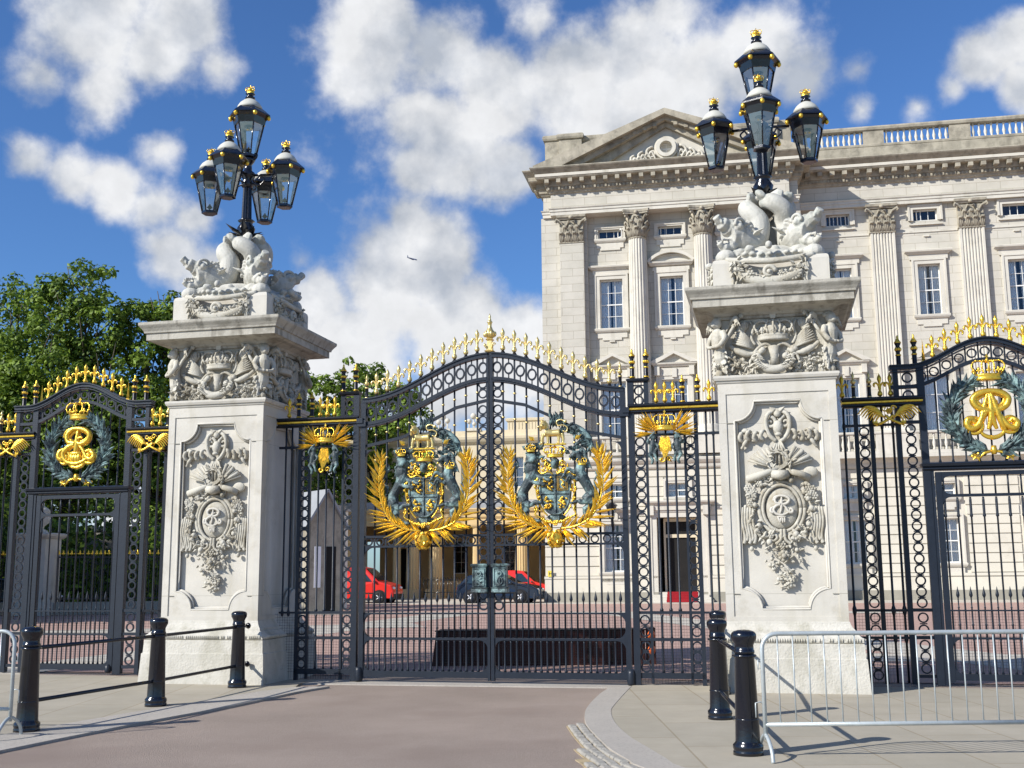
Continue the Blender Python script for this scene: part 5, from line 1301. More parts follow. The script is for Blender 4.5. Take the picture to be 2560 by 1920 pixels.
# second and first floor windows of the pavilion
for i, x in enumerate(pw):
    surround(ds, x - .60, x + .60, 14.02, 16.66, WY, sill=True)
    if i == 1: ds.box(x - .95, x + .95, WY - .14, WY, 16.95, 17.15); seg_pediment(ds, x - 1.18, x + 1.18, 17.42, .52, WY)
    else: hood_flat(ds, x - 1.0, x + 1.0, 17.36, WY)
    surround(ds, x - .65, x + .65, 8.30, 11.2, WY, sill=False)
    ds.box(x - .95, x + .95, WY - .12, WY, 11.44, 11.8); pediment(ds, x - 1.15, x + 1.15, 12.05, .50, WY)
    for q in (-.88, .88): ds.box(x + q - .13, x + q + .13, WY - .3, WY, 11.4, 11.85)
    ds.box(x - .12, x + .12, WY - .2, WY, 11.3, 11.78)
    surround(ds, x - .63, x + .63, 18.87, 19.37, WY, w=.13, pr=.08, sill=True)
    window(pal, x - .60, x + .60, 14.02, 16.66, WY + .20, 3, 4); window(pal, x - .65, x + .65, 8.30, 11.2, WY + .20, 2, 4)
    window(pal, x - .63, x + .63, 18.87, 19.37, WY + .16, 3, 1, curtain=False)
    ds.box(x - .14, x + .14, WY - .09, WY + .01, 13.30, 13.38)
for x, y_, q in ((4.1, WY + .1, 1), (6.35, WY + .1, -1), (9.9, WY + .1, 1), (15.1, WD + .1, -1), (15.5, WD + .1, -1), (15.9, WD + .1, -1), (19.45, WD + .1, -1)):
    z0_, z1_ = (18.93, 19.34) if y_ < 1 else (19.30, 19.80)
    c = MB()
    for z in (z0_, z1_): c.box(-.01, .34, -.02, .02, z - .02, z + .02)
    for a in (0, .33): c.box(a - .02, a + .02, -.02, .02, z0_ + .02, z1_ - .02)
    put('open_casement', mesh_of('open_casement', c, M['white']), pal, (x, y_, 0), -q * R(50))
for a, b_ in ((3.08, 4.28), (9.38, 10.58)): window(pal, a, b_, 1.48, 3.85, .22, 3, 4)
for x in (3.68, 9.98, 6.83): window(pal, x - .5, x + .5, 5.15, 5.85, .22, 2, 2)
# entrance
dd = MB(); dd.box(6.05, 7.75, .62, .72, .3, 4.1); pp('door', dd, M['dark'])
df = MB()
for x in (6.08, 7.66): df.box(x - .05, x + .05, .55, .62, .45, 4.1)
df.box(6.05, 7.75, .54, .62, 3.15, 3.32); df.box(6.05, 7.75, .54, .62, 3.95, 4.12); pp('door_frame', df, M['bathp'])
stp = MB()
for k in range(4): stp.box(5.5 - .1 * (3 - k), 8.1 + .1 * (3 - k), -.95 + .30 * k, .6, .12 * k + (.0 if k == 0 else .001), .12 * (k + 1))
pp('entrance_steps', stp, M['pstone'])
cp_ = MB()
for k in range(4): cp_.box(6.15, 7.65, -.965 + .30 * k, -.95 + .30 * k, .12 * k + .01, .12 * (k + 1) + .012); cp_.box(6.15, 7.65, -.95 + .30 * k, -.66 + .30 * k, .12 * (k + 1) + .003, .12 * (k + 1) + .013)
tag(put('stair_carpet', mesh_of('carpet', cp_, M['redcarpet']), None, P0, -PA), 'red carpet on the steps of the palace side entrance', 'carpet')
# columns, pilasters
def fluted(mb, cx, cy, r0, r1, z0, z1, n=20):
    m = n * 4; rings = []
    for i in range(9):
        t = i / 8; r = lerp(r0, r1, t ** 1.4); z = lerp(z0, z1, t)
        rings.append([(cx + r * (1 - (.085 if k % 4 in (1, 2) else 0)) * math.cos(2 * PI * k / m), cy + r * (1 - (.085 if k % 4 in (1, 2) else 0)) * math.sin(2 * PI * k / m), z) for k in range(m)])
    vs = [p for r in rings for p in r]
    mb.add(vs, [(i * m + k, i * m + (k + 1) % m, (i + 1) * m + (k + 1) % m, (i + 1) * m + k) for i in range(8) for k in range(m)])
def flutedpil(mb, x0, x1, y0, y1, z0, z1, n=7):
    w = x1 - x0; mg = w * .07; P = [(x0, y1), (x0, y0)]; st = (w - 2 * mg) / n
    for k in range(n):
        a = x0 + mg + st * k; P += [(a + st * .16, y0), (a + st * .3, y0 + .05), (a + st * .7, y0 + .05), (a + st * .84, y0)]
    P += [(x1, y0), (x1, y1)]; P.reverse()
    mb.zprism(P, z0, z1)
def capital_col():
    b = MB(); rnd = random.Random(1)
    b.lathe([(.46, -.04), (.50, .0), (.46, .04), (.42, .08), (.43, .7), (.55, 1.22)], n=20)
    for row, (z, r, n, h, off) in enumerate(((.05, .43, 8, .48, 0), (.05, .44, 8, .85, .5))):
        for k in range(n):
            a = 2 * PI * (k + off) / n; d = V((math.cos(a), math.sin(a), 0)); s_ = V((-d.y, d.x, 0))
            for q in (-1, 0, 1):
                P = [d * r + s_ * (q * .03), d * (r + .05) + s_ * (q * .09) + V((0, 0, h * .5)), d * (r + .09) + s_ * (q * .10) + V((0, 0, h * .85)), d * (r + .22) + s_ * (q * .05) + V((0, 0, h)), d * (r + .24) + s_ * (q * .04) + V((0, 0, h * .86))]
                b.tube([p + V((0, 0, z)) for p in P], [.05, .06, .06, .05, .02], 5)
    for k in range(4):
        a = PI / 4 + k * PI / 2; d = V((math.cos(a), math.sin(a), 0))
        b.tube([d * .45 + V((0, 0, .75)), d * .56 + V((0, 0, 1.08)), d * .72 + V((0, 0, 1.24)), d * .80 + V((0, 0, 1.14)), d * .74 + V((0, 0, 1.06))], [.05, .06, .075, .06, .03], 7)
        a = k * PI / 2; d = V((math.cos(a), math.sin(a), 0)); s_ = V((-d.y, d.x, 0))
        for q in (-1, 1): b.tube([d * .44 + s_ * (q * .22) + V((0, 0, .85)), d * .52 + s_ * (q * .12) + V((0, 0, 1.15)), d * .58 + s_ * (q * .04) + V((0, 0, 1.08))], [.04, .045, .03], 6)
        b.ell(d * .56 + V((0, 0, 1.33)), (.11, .11, .10), nu=8, nv=6)
    P = []
    for k in range(4):
        for t in (-1, -.5, 0, .5, 1):
            a = k * PI / 2; rr = .53 + .14 * t * t; tt = t * .60; P.append((rr * math.cos(a) - tt * math.sin(a), rr * math.sin(a) + tt * math.cos(a)))
    b.zprism(P, 1.24, 1.34); b.zprism([(x * 1.06, y * 1.06) for x, y in P], 1.34, 1.47)
    return b
def capital_pil(w=.62):
    b = MB(); b.box(-w, w, 0, .6, 0, 1.2); b.stack(-w, w, 0, .5, [(-.06, .0), (-.04, .04), (0, .04), (.03, 0)])
    for row, (n, h, off) in enumerate(((4, .50, 0), (3, .85, 0))):
        for k in range(n):
            x = lerp(-w * .78, w * .78, (k + .5) / n) if row == 1 else lerp(-w * .86, w * .86, k / (n - 1))
            for q in (-1, 0, 1):
                b.tube([(x + q * .02, .0, .0), (x + q * .09, -.05, h * .5), (x + q * .09, -.09, h * .85), (x + q * .05, -.22, h), (x + q * .04, -.24, h * .86)], [.05, .06, .06, .05, .02], 5)
    for q in (-1, 1):
        b.tube([(q * w * .55, -.02, .75), (q * w * .85, -.08, 1.08), (q * (w + .16), -.16, 1.22), (q * (w + .20), -.2, 1.10), (q * (w + .10), -.18, 1.04)], [.05, .06, .08, .06, .03], 7)
        b.tube([(q * .26, -.02, .85), (q * .14, -.1, 1.15), (q * .04, -.16, 1.08)], [.04, .05, .03], 6)
    b.ell((0, -.16, 1.32), (.12, .1, .1)); b.stack(-w - .05, w + .05, -.06, .5, [(1.24, .0), (1.34, .05), (1.345, .1), (1.47, .12)])
    return b
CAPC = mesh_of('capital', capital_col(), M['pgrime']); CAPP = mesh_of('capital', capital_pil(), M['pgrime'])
for x in (5.14, 8.52):
    c = MB(); fluted(c, x, .25, .53, .46, 8.75, 18.62); c.lathe([(.66, 8.30), (.66, 8.42), (.60, 8.46), (.64, 8.54), (.58, 8.60), (.60, 8.70), (.53, 8.76)], (x, .25, 0), 24)
    c.box(x - .72, x + .72, -.47, .97, 7.28, 8.3); pp('column', c, M['pstone']); put('capital', CAPC, pal, (x, .25, 18.65))
for x in (1.70, 11.96):
    c = MB(); c.box(x - .63, x + .63, 0, .4, 8.3, 18.6); c.box(x - .72, x + .72, -.08, .4, 7.28, 8.3); pp('pilaster', c, M['ashlar']); put('capital', CAPP, pal, (x, .0, 18.65))
# entablature
def entab(x0, x1, y0, y1):
    ds.stack(x0, x1, y0, y1, ENT); w_.box(x0 + .03, x1 - .03, y0 + .03, y1, 20.50, 21.30); gr.stack(x0, x1, y0, y1, CORN); gr.stack(x0, x1, y0, y1, [(z, e) for z, e in CORO])
    k = x0 - .2
    while k < x1 + .3: gr.box(k, k + .22, y0 - .62, y0 - .25, 21.73, 21.93); k += .62
    k = x0 - .1
    while k < x1 + .1: gr.box(k, k + .10, y0 - .24, y0 - .15, 21.46, 21.61); k += .19
entab(.62, 13.0, -.18, 1.6)
ds.stack(.16, 13.45, .18, 1.6, [(z - .008, e) for z, e in ENT]); w_.box(.19, 13.42, .21, 1.6, 20.5, 21.3); gr.stack(.16, 13.45, .18, 1.6, [(z - .008, e) for z, e in CORN]); gr.stack(.16, 13.45, .18, 1.6, [(z - .008, e - .01) for z, e in CORO])
for y_ in range(6): gr.box(-.32, .05, .4 + .62 * y_ * .35, .55 + .62 * y_ * .35, 21.73, 21.93)
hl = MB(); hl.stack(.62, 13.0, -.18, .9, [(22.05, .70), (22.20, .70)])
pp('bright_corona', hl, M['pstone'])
# main pediment
xm, xe0, xe1, zb, za = 6.81, -.15, 13.78, 22.53, 25.22
pe = MB()
for q, xe in ((-1, xe0), (1, xe1)):
    tt = .34
    pe.prism([(xe, zb), (xe, zb + .10), (xm, za + .05), (xm, za - .26), (xe - q * 1.5, zb)], -1.05, .9)
    pe.prism([(xe - q * 1.2, zb), (xm, za - .24), (xm, za - .46), (xe - q * 2.3, zb)], -.72, .9)
    pe.prism([(xe - q * 2.3, zb), (xm, za - .48), (xm, za - .72), (xe - q * 3.5, zb)], -.40, .9)
    L_ = math.hypot(xm - xe, za - zb); n = 13
    for k in range(2, n):
        t = k / n; x = lerp(xe, xm, t); z = lerp(zb, za - .30, t) - .16; pe.box(x - .10, x + .10, -.78, -.42, z - .16, z + .02)
pp('pediment_cornice', pe, M['pgrime'])
ty = MB(); ty.prism([(xe0 + 2.3, zb), (xe1 - 2.3, zb), (xm, za - .6)], -.12, .5); pp('tympanum', ty, M['pstone'])
sc = MB(); sc.ring(xm, -.30, 23.35, .52, .33, .40, 28); sc.ring(xm, -.26, 23.35, .62, .50, .25, 28)
for q in (-1, 1):
    for k, (dx, r, hz) in enumerate(((.75, .34, 23.15), (1.25, .26, 23.0), (1.70, .20, 22.88))):
        sc.scroll((xm + q * dx, -.24, hz), r, 1.3, .075, -q, a0=PI / 2 + q * .2)
    for k in range(7):
        x = xm + q * (.55 + .22 * k); sc.tube(cr([(x, -.2, 22.62), (x + q * .05, -.28, 22.90 - .03 * k), (x + q * .22, -.30, 23.20 - .08 * k), (x + q * .34, -.24, 23.05 - .08 * k)], 4), [.05] * 8 + [.07] * 5, 6)
pp('pediment_scrollwork', sc, M['pstone']); window(pal, xm - .3, xm + .3, 23.05, 23.65, -.14, 2, 2, curtain=False)
# attic
at = MB()
at.box(.35, 13.3, 1.4, 3.0, 22.5, 24.75); at.stack(.35, 13.3, 1.4, 3.0, [(24.72, 0), (24.76, .08), (24.86, .12), (25.0, .12), (25.06, .04)])
for a, b_ in ((.16, .95), (.95, 2.2), (11.3, 12.6)): at.box(a, b_, 1.15 if a > .5 else 1.28, 3.05, 22.5, 24.8); at.stack(a, b_, 1.15 if a > .5 else 1.28, 3.05, [(24.82, 0), (24.86, .08), (24.96, .12), (25.08, .12), (25.16, .04)])
at.stack(.12, 2.4, 1.0, 3.1, [(22.5, .05), (23.2, .05), (23.3, .0)])
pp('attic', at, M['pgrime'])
# balustrade helper
b = MB(); b.lathe([(.075, 0), (.075, .07), (.045, .10), (.085, .22), (.09, .30), (.05, .45), (.038, .55), (.06, .60), (.07, .62), (.07, .70)], n=10); BAL = mesh_of('baluster', b, M['pstone'])
def balustrade(x0, x1, z, y, n, h=.86, sc=1.0):
    for k in range(n): put('baluster', BAL, pal, (lerp(x0, x1, (k + .5) / n), y, z), sc=(sc, sc, h / .70))
bp_ = MB()
# first-floor balcony across the pavilion and the wing
def balcony(segs, y, z0, zt):
    bp_.box(segs[0][0] - .2, segs[-1][1] + .2, y - .14, y + .14, z0, z0 + .16)
    bp_.stack(segs[0][0] - .2, segs[-1][1] + .2, y - .12, y + .12, [(zt - .14, 0), (zt - .10, .04), (zt - .02, .05), (zt, .03)])
    for i, (a, b_) in enumerate(segs):
        balustrade(a, b_, z0 + .16, y, max(3, round((b_ - a) / .30)), zt - .14 - z0 - .16, .95)
        bp_.box(b_, segs[i + 1][0] if i + 1 < len(segs) else b_ + .2, y - .12, y + .12, z0 + .16, zt - .14)
balcony([(2.75, 4.35), (5.95, 7.7), (9.3, 10.9)], -.15, 7.28, 8.25)
# ---- wing
WD = 2.0; ww = [15.49, 19.85, 24.21, 28.57, 32.9]
ops = []
for x in ww: ops += [(x - .55, x + .55, 14.27, 16.92), (x - .62, x + .62, 8.32, 11.15), (x - .60, x + .60, 19.24, 19.84)]
wall(w_, 13.5, 36, 6.9, 20.12, WD, ops)
gop = []
for x in ww: gop += [(x - .55, x + .55, 1.78, 3.95), (x - .5, x + .5, 5.0, 5.7)]
wall(rs, 13.5, 36, 0, 6.6, WD + .06, gop)
courses(rs, 13.55, 36, 1.34, 6.5, WD + .06, [(a - .42, b_ + .42, c - .1, d + .35) for a, b_, c, d in gop], h=.47)
pl.box(13.5, 36, WD - .14, WD + .07, 0, .48); rs.box(13.6, 36, WD - .06, WD + .055, .48, 1.16); rs.box(13.6, 36, WD - .12, WD + .05, 1.16, 1.30)
ds.stack(13.5, 36, WD - .02, WD + 1, [(6.5, .0), (6.56, .06), (6.66, .10), (6.78, .12), (6.84, .20), (6.98, .32), (7.08, .34), (7.12, .30)])
for x in ww:
    surround(ds, x - .55, x + .55, 1.78, 3.95, WD, w=.18, pr=.09); surround(ds, x - .5, x + .5, 5.0, 5.7, WD, w=.14, pr=.08)
    surround(ds, x - .55, x + .55, 14.27, 16.92, WD); hood_flat(ds, x - 1.0, x + 1.0, 17.62, WD)
    surround(ds, x - .62, x + .62, 8.32, 11.15, WD, sill=False); pediment(ds, x - 1.12, x + 1.12, 12.02, .52, WD)
    for q in (-.86, .86): ds.box(x + q - .13, x + q + .13, WD - .3, WD, 11.4, 11.82)
    ds.box(x - .9, x + .9, WD - .12, WD, 11.4, 11.8); ds.box(x - .12, x + .12, WD - .2, WD, 11.25, 11.75)
    surround(ds, x - .60, x + .60, 19.24, 19.84, WD, w=.20, pr=.10, sill=False); ds.box(x - .82, x + .82, WD - .12, WD, 19.0, 19.06)
    ds.box(x - .14, x + .14, WD - .09, WD + .01, 18.38, 18.46)
    window(pal, x - .55, x + .55, 14.27, 16.92, WD + .2, 3, 4); window(pal, x - .62, x + .62, 8.32, 11.15, WD + .2, 2, 3)
    window(pal, x - .60, x + .60, 19.24, 19.84, WD + .16, 3, 1, curtain=False)
    window(pal, x - .55, x + .55, 1.78, 3.95, WD + .2, 3, 4); window(pal, x - .5, x + .5, 5.0, 5.7, WD + .2, 2, 2)
    bl_ = [(x - 1.25, x + 1.25)]; 
for x in (17.67, 22.03, 26.4, 30.75):
    c = MB(); flutedpil(c, x - .60, x + .60, WD - .28, WD + .02, 8.5, 18.72); c.stack(x - .62, x + .62, WD - .28, WD, [(8.3, .06), (8.4, .06), (8.5, 0)]); c.box(x - .72, x + .72, WD - .36, WD, 7.2, 8.3)
    pp('pilaster', c, M['pstone']); put('capital', CAPP, pal, (x, WD - .28, 18.70))
ds.box(13.5, 36, WD - .05, WD + .01, 18.62, 18.72)
ds.stack(13.0, 36, WD - .30, WD + 1, [(z - .004, e) for z, e in ENT]); w_.box(13.0, 36, WD - .27, WD + 1, 20.50, 21.30); gr.stack(13.0, 36, WD - .30, WD + 1, CORN); gr.stack(13.0, 36, WD - .30, WD + 1, CORO)
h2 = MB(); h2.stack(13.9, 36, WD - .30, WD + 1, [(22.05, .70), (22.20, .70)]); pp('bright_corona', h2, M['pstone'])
k = 13.9
while k < 30: gr.box(k, k + .24, WD - .92, WD - .55, 21.73, 21.93); k += .62
k = 13.9
while k < 30: gr.box(k, k + .10, WD - .54, WD - .45, 21.46, 21.61); k += .19
par = MB(); par.box(13.5, 36, WD + .15, WD + .75, 22.5, 23.5); par.stack(13.5, 36, WD + .18, WD + .60, [(23.5, .0), (23.52, .05), (23.62, .06), (23.66, .02)])
par.stack(13.5, 36, WD + .22, WD + .58, [(24.42, 0), (24.46, .05), (24.58, .08), (24.66, .05)])
segs = [(14.0, 17.08), (18.12, 21.42), (22.46, 25.8)]
for (a, b_) in segs: balustrade(a, b_, 23.66, WD + .40, 11, .76, .95)
for a, b_ in ((13.5, 14.0), (17.08, 18.12), (21.42, 22.46), (25.8, 36)): par.box(a, b_, WD + .24, WD + .56, 23.66, 24.42)
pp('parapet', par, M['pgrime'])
balcony([(14.35, 16.65), (18.7, 21.0), (23.05, 25.35)], WD - .55, 7.16, 8.28)
ds.box(13.9, 30, WD - .75, WD, 6.98, 7.15)
# roof closing slabs
rf = MB(); rf.box(.2, 13.4, 1.5, 14, 22.2, 22.4); rf.box(13.5, 36, WD + .8, 14, 22.2, 22.4); pp('roof', rf, M['lead'])
bk = MB(); bk.box(.12, 13.4, 2.2, 2.3, 0, 22.2); bk.box(13.5, 36, WD + 1.6, WD + 1.7, 0, 22.2); pp('inner_wall', bk, M['dark'])
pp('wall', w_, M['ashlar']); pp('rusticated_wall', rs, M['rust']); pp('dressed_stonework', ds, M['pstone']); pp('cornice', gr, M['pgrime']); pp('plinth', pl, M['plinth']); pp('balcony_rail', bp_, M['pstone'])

# ================================================================== YELLOW PORTICO RANGE
yb = thing('palace_range', 'low yellow stone building with a columned portico, seen through the main gate bars', 'building', P0, -PA)
Y0 = 12.0
a_ = MB(); o_ = [(x - .5, x + .5, 6.7, 8.6) for x in (-3.6, -6.6, -9.6, -12.6, -15.6)]; g_ = [(x - .5, x + .5, 1.4, 3.6) for x in (-5.0, -8.3, -14.4)] + [(-12.6, -11.6, .2, 3.1)]
wall(a_, -20, .10, 5.4, 9.6, Y0, o_); a_.box(-20, -19.9, Y0, Y0 + 10, 0, 9.6)
a_.stack(-20, .1, Y0 - .02, Y0 + 6, [(9.45, 0), (9.5, .08), (9.6, .2), (9.75, .3), (9.9, .32), (9.95, .2)]); a_.box(-19.9, .05, Y0 + .2, Y0 + .5, 9.95, 10.35)
a_.stack(-4.7, -1.6, Y0 + 3.2, Y0 + 8, [(9.95, 0), (11.25, 0), (11.3, .1), (11.45, .12), (11.5, 0)])
for k in range(14): a_.box(-4.65 + .22 * k, -4.60 + .22 * k, Y0 + 3.17, Y0 + 3.21, 10.2, 11.2)
pp('upper_wall', a_, M['bathp'], yb)
for x in (-3.6, -6.6, -9.6, -12.6): window(yb, x - .5, x + .5, 6.7, 8.6, Y0 + .2, 2, 3)
a_ = MB(); wall(a_, -20, .10, 0, 5.2, Y0 + 5.0, g_); a_.box(-20, .1, Y0 + .3, Y0 + 5.4, 5.0, 5.2); a_.box(-.2, .1, Y0 - 2, Y0 + 5, 0, 5.2); a_.box(-20.2, -20, 8.6, Y0 + 5, 0, 5.2); pp('lower_wall', a_, M['bath'], yb)
for x in (-5.0, -8.3): window(yb, x - .5, x + .5, 1.4, 3.6, Y0 + 5.2, 2, 3, curtain=False)
dk = MB(); dk.box(-12.6, -11.6, Y0 + 5.3, Y0 + 5.4, .2, 3.1); pp('door', dk, M['dark'], yb)
a_ = MB(); a_.box(-20, -.3, 8.6, Y0, 4.75, 5.0); a_.stack(-20, -.35, 8.7, 9.3, [(4.30, 0), (4.65, 0), (4.68, .05), (4.78, .06), (5.0, .08), (5.05, .22), (5.22, .30), (5.26, .28)]); pp('portico_entablature', a_, M['bath'], yb)
a_ = MB(); a_.stack(-20, -.35, 8.6, Y0, [(5.26, .1), (5.5, .1), (5.7, .0), (5.72, .0)]); pp('portico_roof', a_, M['lead'], yb)
for x, r in ((-10.35, .25), (-9.35, .42), (-7.95, .42), (-5.45, .25), (-2.75, .40), (-13.6, .4), (-15.4, .4)):
    c = MB(); fluted(c, x, 9.0, r, r * .86, .55, 4.1, 16); c.box(x - r * 1.2, x + r * 1.2, 9 - r * 1.2, 9 + r * 1.2, 0, .55); c.stack(x - r, x + r, 9 - r, 9 + r, [(4.1, -.05), (4.2, .03), (4.30, .06)]); pp('column', c, M['bath'], yb)
yf = MB(); yf.box(-8.6, -4.2, Y0 - 1.6, Y0 - 1.3, 0, 1.0); pp('porch_wall', yf, M['bath'], yb)
# parapet trophies
for i, x in enumerate((-8.35, -6.35)):
    u = thing('stone_finial', 'cluster of white stone balls on the roof parapet, %s of two' % ('left' if i == 0 else 'right'), 'finial', PW(x, Y0 + .3, 10.35), -PA, 'parapet finials')
    f = MB()
    for dx, h, r in ((-.28, .62, .17), (0, .95, .2), (.30, .70, .17), (.05, .45, .14)): f.ell((dx, 0, h), r); f.lathe([(.05, 0), (.04, h - r * .8)], (dx, 0, 0), 8)
    f.box(-.5, .5, -.2, .2, 0, .18); put('carving', mesh_of('carving', f, M['pstone']), u)
# wall lantern on the palace
wl = thing('wall_lantern', 'black lantern on a bracket on the palace wall, beside the right gate crest', 'lantern', PW(3.55, -.75, 3.85), -PA)
b = MB(); b.tube(cr([(0, .75, .25), (0, .5, -.1), (0, .1, -.12), (0, 0, .22)], 6), .04, 8); b.tube([(0, .75, .25), (0, .75, -.3)], .05, 8); put('bracket', mesh_of('bracket', b, M['black']), wl)
o = put('lantern', LM[0], wl, (0, 0, .22), 0, 1.0); put('glass', LM[1], o); put('crown_finial', LM[3], o)
hs = thing('hydrant_sign', 'small yellow plate with a black H low on the palace wall corner', 'sign', PW(.35, -.13, 1.42), -PA)
b = MB(); b.box(-.13, .13, -.015, .0, -.15, .15); put('plate', mesh_of('plate', b, M['yellow']), hs)
b = MB(); b.box(-.07, -.045, -.022, -.015, -.08, .08); b.box(.045, .07, -.022, -.015, -.08, .08); b.box(-.045, .045, -.022, -.015, -.012, .012); put('letter', mesh_of('letter', b, M['black']), hs)
# ================================================================== STREET FURNITURE
b = MB(); b.lathe([(0.131, 0), (0.131, .03), (0.124, .04), (0.131, .055), (0.131, .085), (0.111, .105), (0.108, .12), (0.085, .86), (0.090, .865), (0.090, .885), (0.084, .89), (0.082, .93), (0.091, .95), (0.109, .985), (0.111, 1.02), (0.106, 1.035), (0.091, 1.05), (0.052, 1.062), (0.000, 1.066)], n=28)
BO = mesh_of('post', b, M['black'])
b = MB()
for z in (.30, .84): b.ell((0, 0, z), (.0, .0, .0)) if False else b.lathe([(.112, z - .012), (.118, z), (.112, z + .012)], n=24)
b = MB(); b.lathe([(.098, -.012), (.108, 0), (.098, .012)], n=24); BR = mesh_of('collar', b, M['black'])
bl = [(-5.056, 12.015, 'black iron bollard nearest the left edge, beside the left crowd barrier'), (-4.40, 14.173, 'middle black bollard of the left row, railed on both sides'), (-3.929, 16.334, 'black bollard in front of the left pier, the railing ends in arrow tips beside it'),
      (2.032, 10.157, 'black bollard nearest the camera, touching the end of the right crowd barrier'), (2.216, 12.518, 'black bollard just behind and left of the foremost right bollard'), (2.66, 14.93, 'black bollard mostly hidden behind another, close to the right pier base')]
for x, y, lb in bl:
    t = thing('bollard', lb, 'bollard', (x, y, 0), 0, 'black bollards by the drive'); put('post', BO, t); put('collar', BR, t, (0, 0, .30)); put('collar', BR, t, (0, 0, .84))
def rails(P, label):
    t = thing('bollard_rail', label, 'railing', (P[0][0], P[0][1], 0), 0, 'rails between the bollards'); o = V((P[0][0], P[0][1], 0))
    for z in (.30, .84):
        b = MB()
        a = V((P[0][0], P[0][1], z)) - o; c = V((P[-1][0], P[-1][1], z)) - o
        pts = [V((p[0], p[1], z)) - o for p in P]; d = (pts[-1] - pts[-2]).normalized(); e = pts[-1] + d * .30
        b.tube(pts + [e], .021, 10); b.tube([e - d * .01, e + d * .001, e + d * .055], [.022, .045, .004], 8); put('rail', mesh_of('rail', b, M['black']), t)
rails([bl[0][:2], bl[1][:2], bl[2][:2]], 'two black rails linking the three left bollards')
rails([bl[3][:2], bl[4][:2], bl[5][:2]], 'two black rails linking the three right bollards')
def crowd_barrier(loc, rz, L, label, n):
    t = thing('crowd_barrier', label, 'barrier', loc, rz, 'galvanised crowd barriers'); r = .019
    f = MB(); c = .13; zb, zt = .28, 1.04
    P = [(0, 0, .16), (0, 0, zt - c)] + [(c - c * math.cos(a), 0, zt - c + c * math.sin(a)) for a in [PI / 2 * k / 6 for k in range(1, 7)]] + [(L - c, 0, zt)] + [(L - c + c * math.sin(a), 0, zt - c + c * math.cos(a)) for a in [PI / 2 * k / 6 for k in range(1, 7)]] + [(L, 0, .16)]
    f.tube(P, r, 10); f.tube([(0, 0, zb), (L, 0, zb)], r, 10); put('frame', mesh_of('frame', f, M['galv']), t)
    for k in range(n):
        x = L * (k + 1) / (n + 1); b = MB(); b.tube([(x, 0, zb), (x, 0, zt)], .0065, 6); put('bar', mesh_of('bar', b, M['galv']), t)
    for x in (0, L):
        b = MB(); b.tube(cr([(x, -.24, .0), (x, -.20, .10), (x, -.06, .185), (x, .06, .185), (x, .20, .10), (x, .24, .0)], 5), .017, 8, flat=1.0); put('foot', mesh_of('foot', b, M['galv']), t)
    for x, q in ((0, -1), (L, 1)):
        for z in (.42, .80):
            b = MB(); b.tube([(x, 0, z + .03), (x + q * .035, 0, z + .05), (x + q * .075, 0, z + .04), (x + q * .075, 0, z - .08)] if z < .5 else [(x, 0, z), (x + q * .04, 0, z + .02), (x + q * .04, 0, z - .06), (x, 0, z - .04)], .006, 6); put('hook', mesh_of('hook', b, M['galv']), t)
    return t
crowd_barrier((2.14, 9.93, 0), R(.6), 2.55, 'long grey crowd barrier in front of the right pier', 18)
crowd_barrier((-5.03, 11.55, 0), PI - R(4), 2.3, 'grey crowd barrier cut off by the left edge of the photo', 15)

# ================================================================== GROUND
def sheet(name, pts, z, mat, label=None, kind='structure', thick=0):
    b = MB(); n = len(pts)
    if thick:
        b.zprism(pts, z - thick, z)
    else: b.add([(x, y, z) for x, y in pts], [tuple(range(n))])
    o = put(name, mesh_of(name, b, mat)); tag(o, kind=kind); return o
sheet('ground', [(-300, -40), (300, -40), (300, 600), (-300, 600)], -.024, M['road'])
# gate line ends
def gl(s, d): p = GW(s, d); return (p.x, p.y)
LK = [(-9, 2), (-6.4, 6.5), (-5.15, 9.2), (-4.75, 10.73), (-4.0, 12.82), (-3.45, 14.1), (-2.96, 15.64), (-2.62, 16.35)]
LI = [(-10, 2), (-7.2, 6.9), (-5.85, 9.9), (-5.45, 11.1), (-4.62, 13.2), (-4.05, 14.45), (-3.50, 15.7), (-3.1, 16.3)]
RO = [(8, 5.2), (5.2, 5.9), (2.6, 7.1), (1.6, 8.3), (1.05, 9.54), (.96, 9.95), (.86, 10.53), (.79, 11.38), (.75, 12.22), (.79, 13.09), (.89, 13.88), (1.10, 15.02), (1.33, 16.0)]
RI = [(8, 5.6), (5.4, 6.3), (2.9, 7.45), (1.95, 8.55), (1.38, 9.52), (1.29, 10.0), (1.20, 10.63), (1.11, 11.29), (1.06, 12.28), (1.10, 13.26), (1.21, 13.96), (1.54, 15.63), (1.62, 16.0)]
def strip(name, A, B, z, mat, thick):
    b = MB(); n = len(A); vs = [(x, y, z) for x, y in A] + [(x, y, z) for x, y in B] + [(x, y, z - thick) for x, y in A] + [(x, y, z - thick) for x, y in B]
    fs = []
    for i in range(n - 1): fs += [(i, i + 1, i + n + 1, i + n), (i, i + 2 * n, i + 2 * n + 1, i + 1), (i + n, i + n + 1, i + 3 * n + 1, i + 3 * n)]
    b.add(vs, fs); o = put(name, mesh_of(name, b, mat)); tag(o, kind='structure'); return o
def dens(P, n=4):
    Q = cr([(x, y, 0) for x, y in P], n); return [(p.x, p.y) for p in Q]
pvl = sheet('pavement', dens(LI, 3) + [gl(-2.75, -.55), gl(-2.75, .12), gl(-30, .9), (-60, 30), (-60, 2)], -.0, M['pave'], thick=.06)
pvr = sheet('pavement', [(60, 2), (60, 4)] + [gl(50, .9), gl(2.05, .12), gl(2.05, -.35)] + list(reversed(dens(RI, 3))) + [(20, 4)], -.0, M['pave'], thick=.06)
strip('kerb', dens(LI, 3), dens(LK, 3), .004, M['kerb'], .08); strip('kerb', dens(RO, 3), dens(RI, 3), .004, M['kerb'], .08)
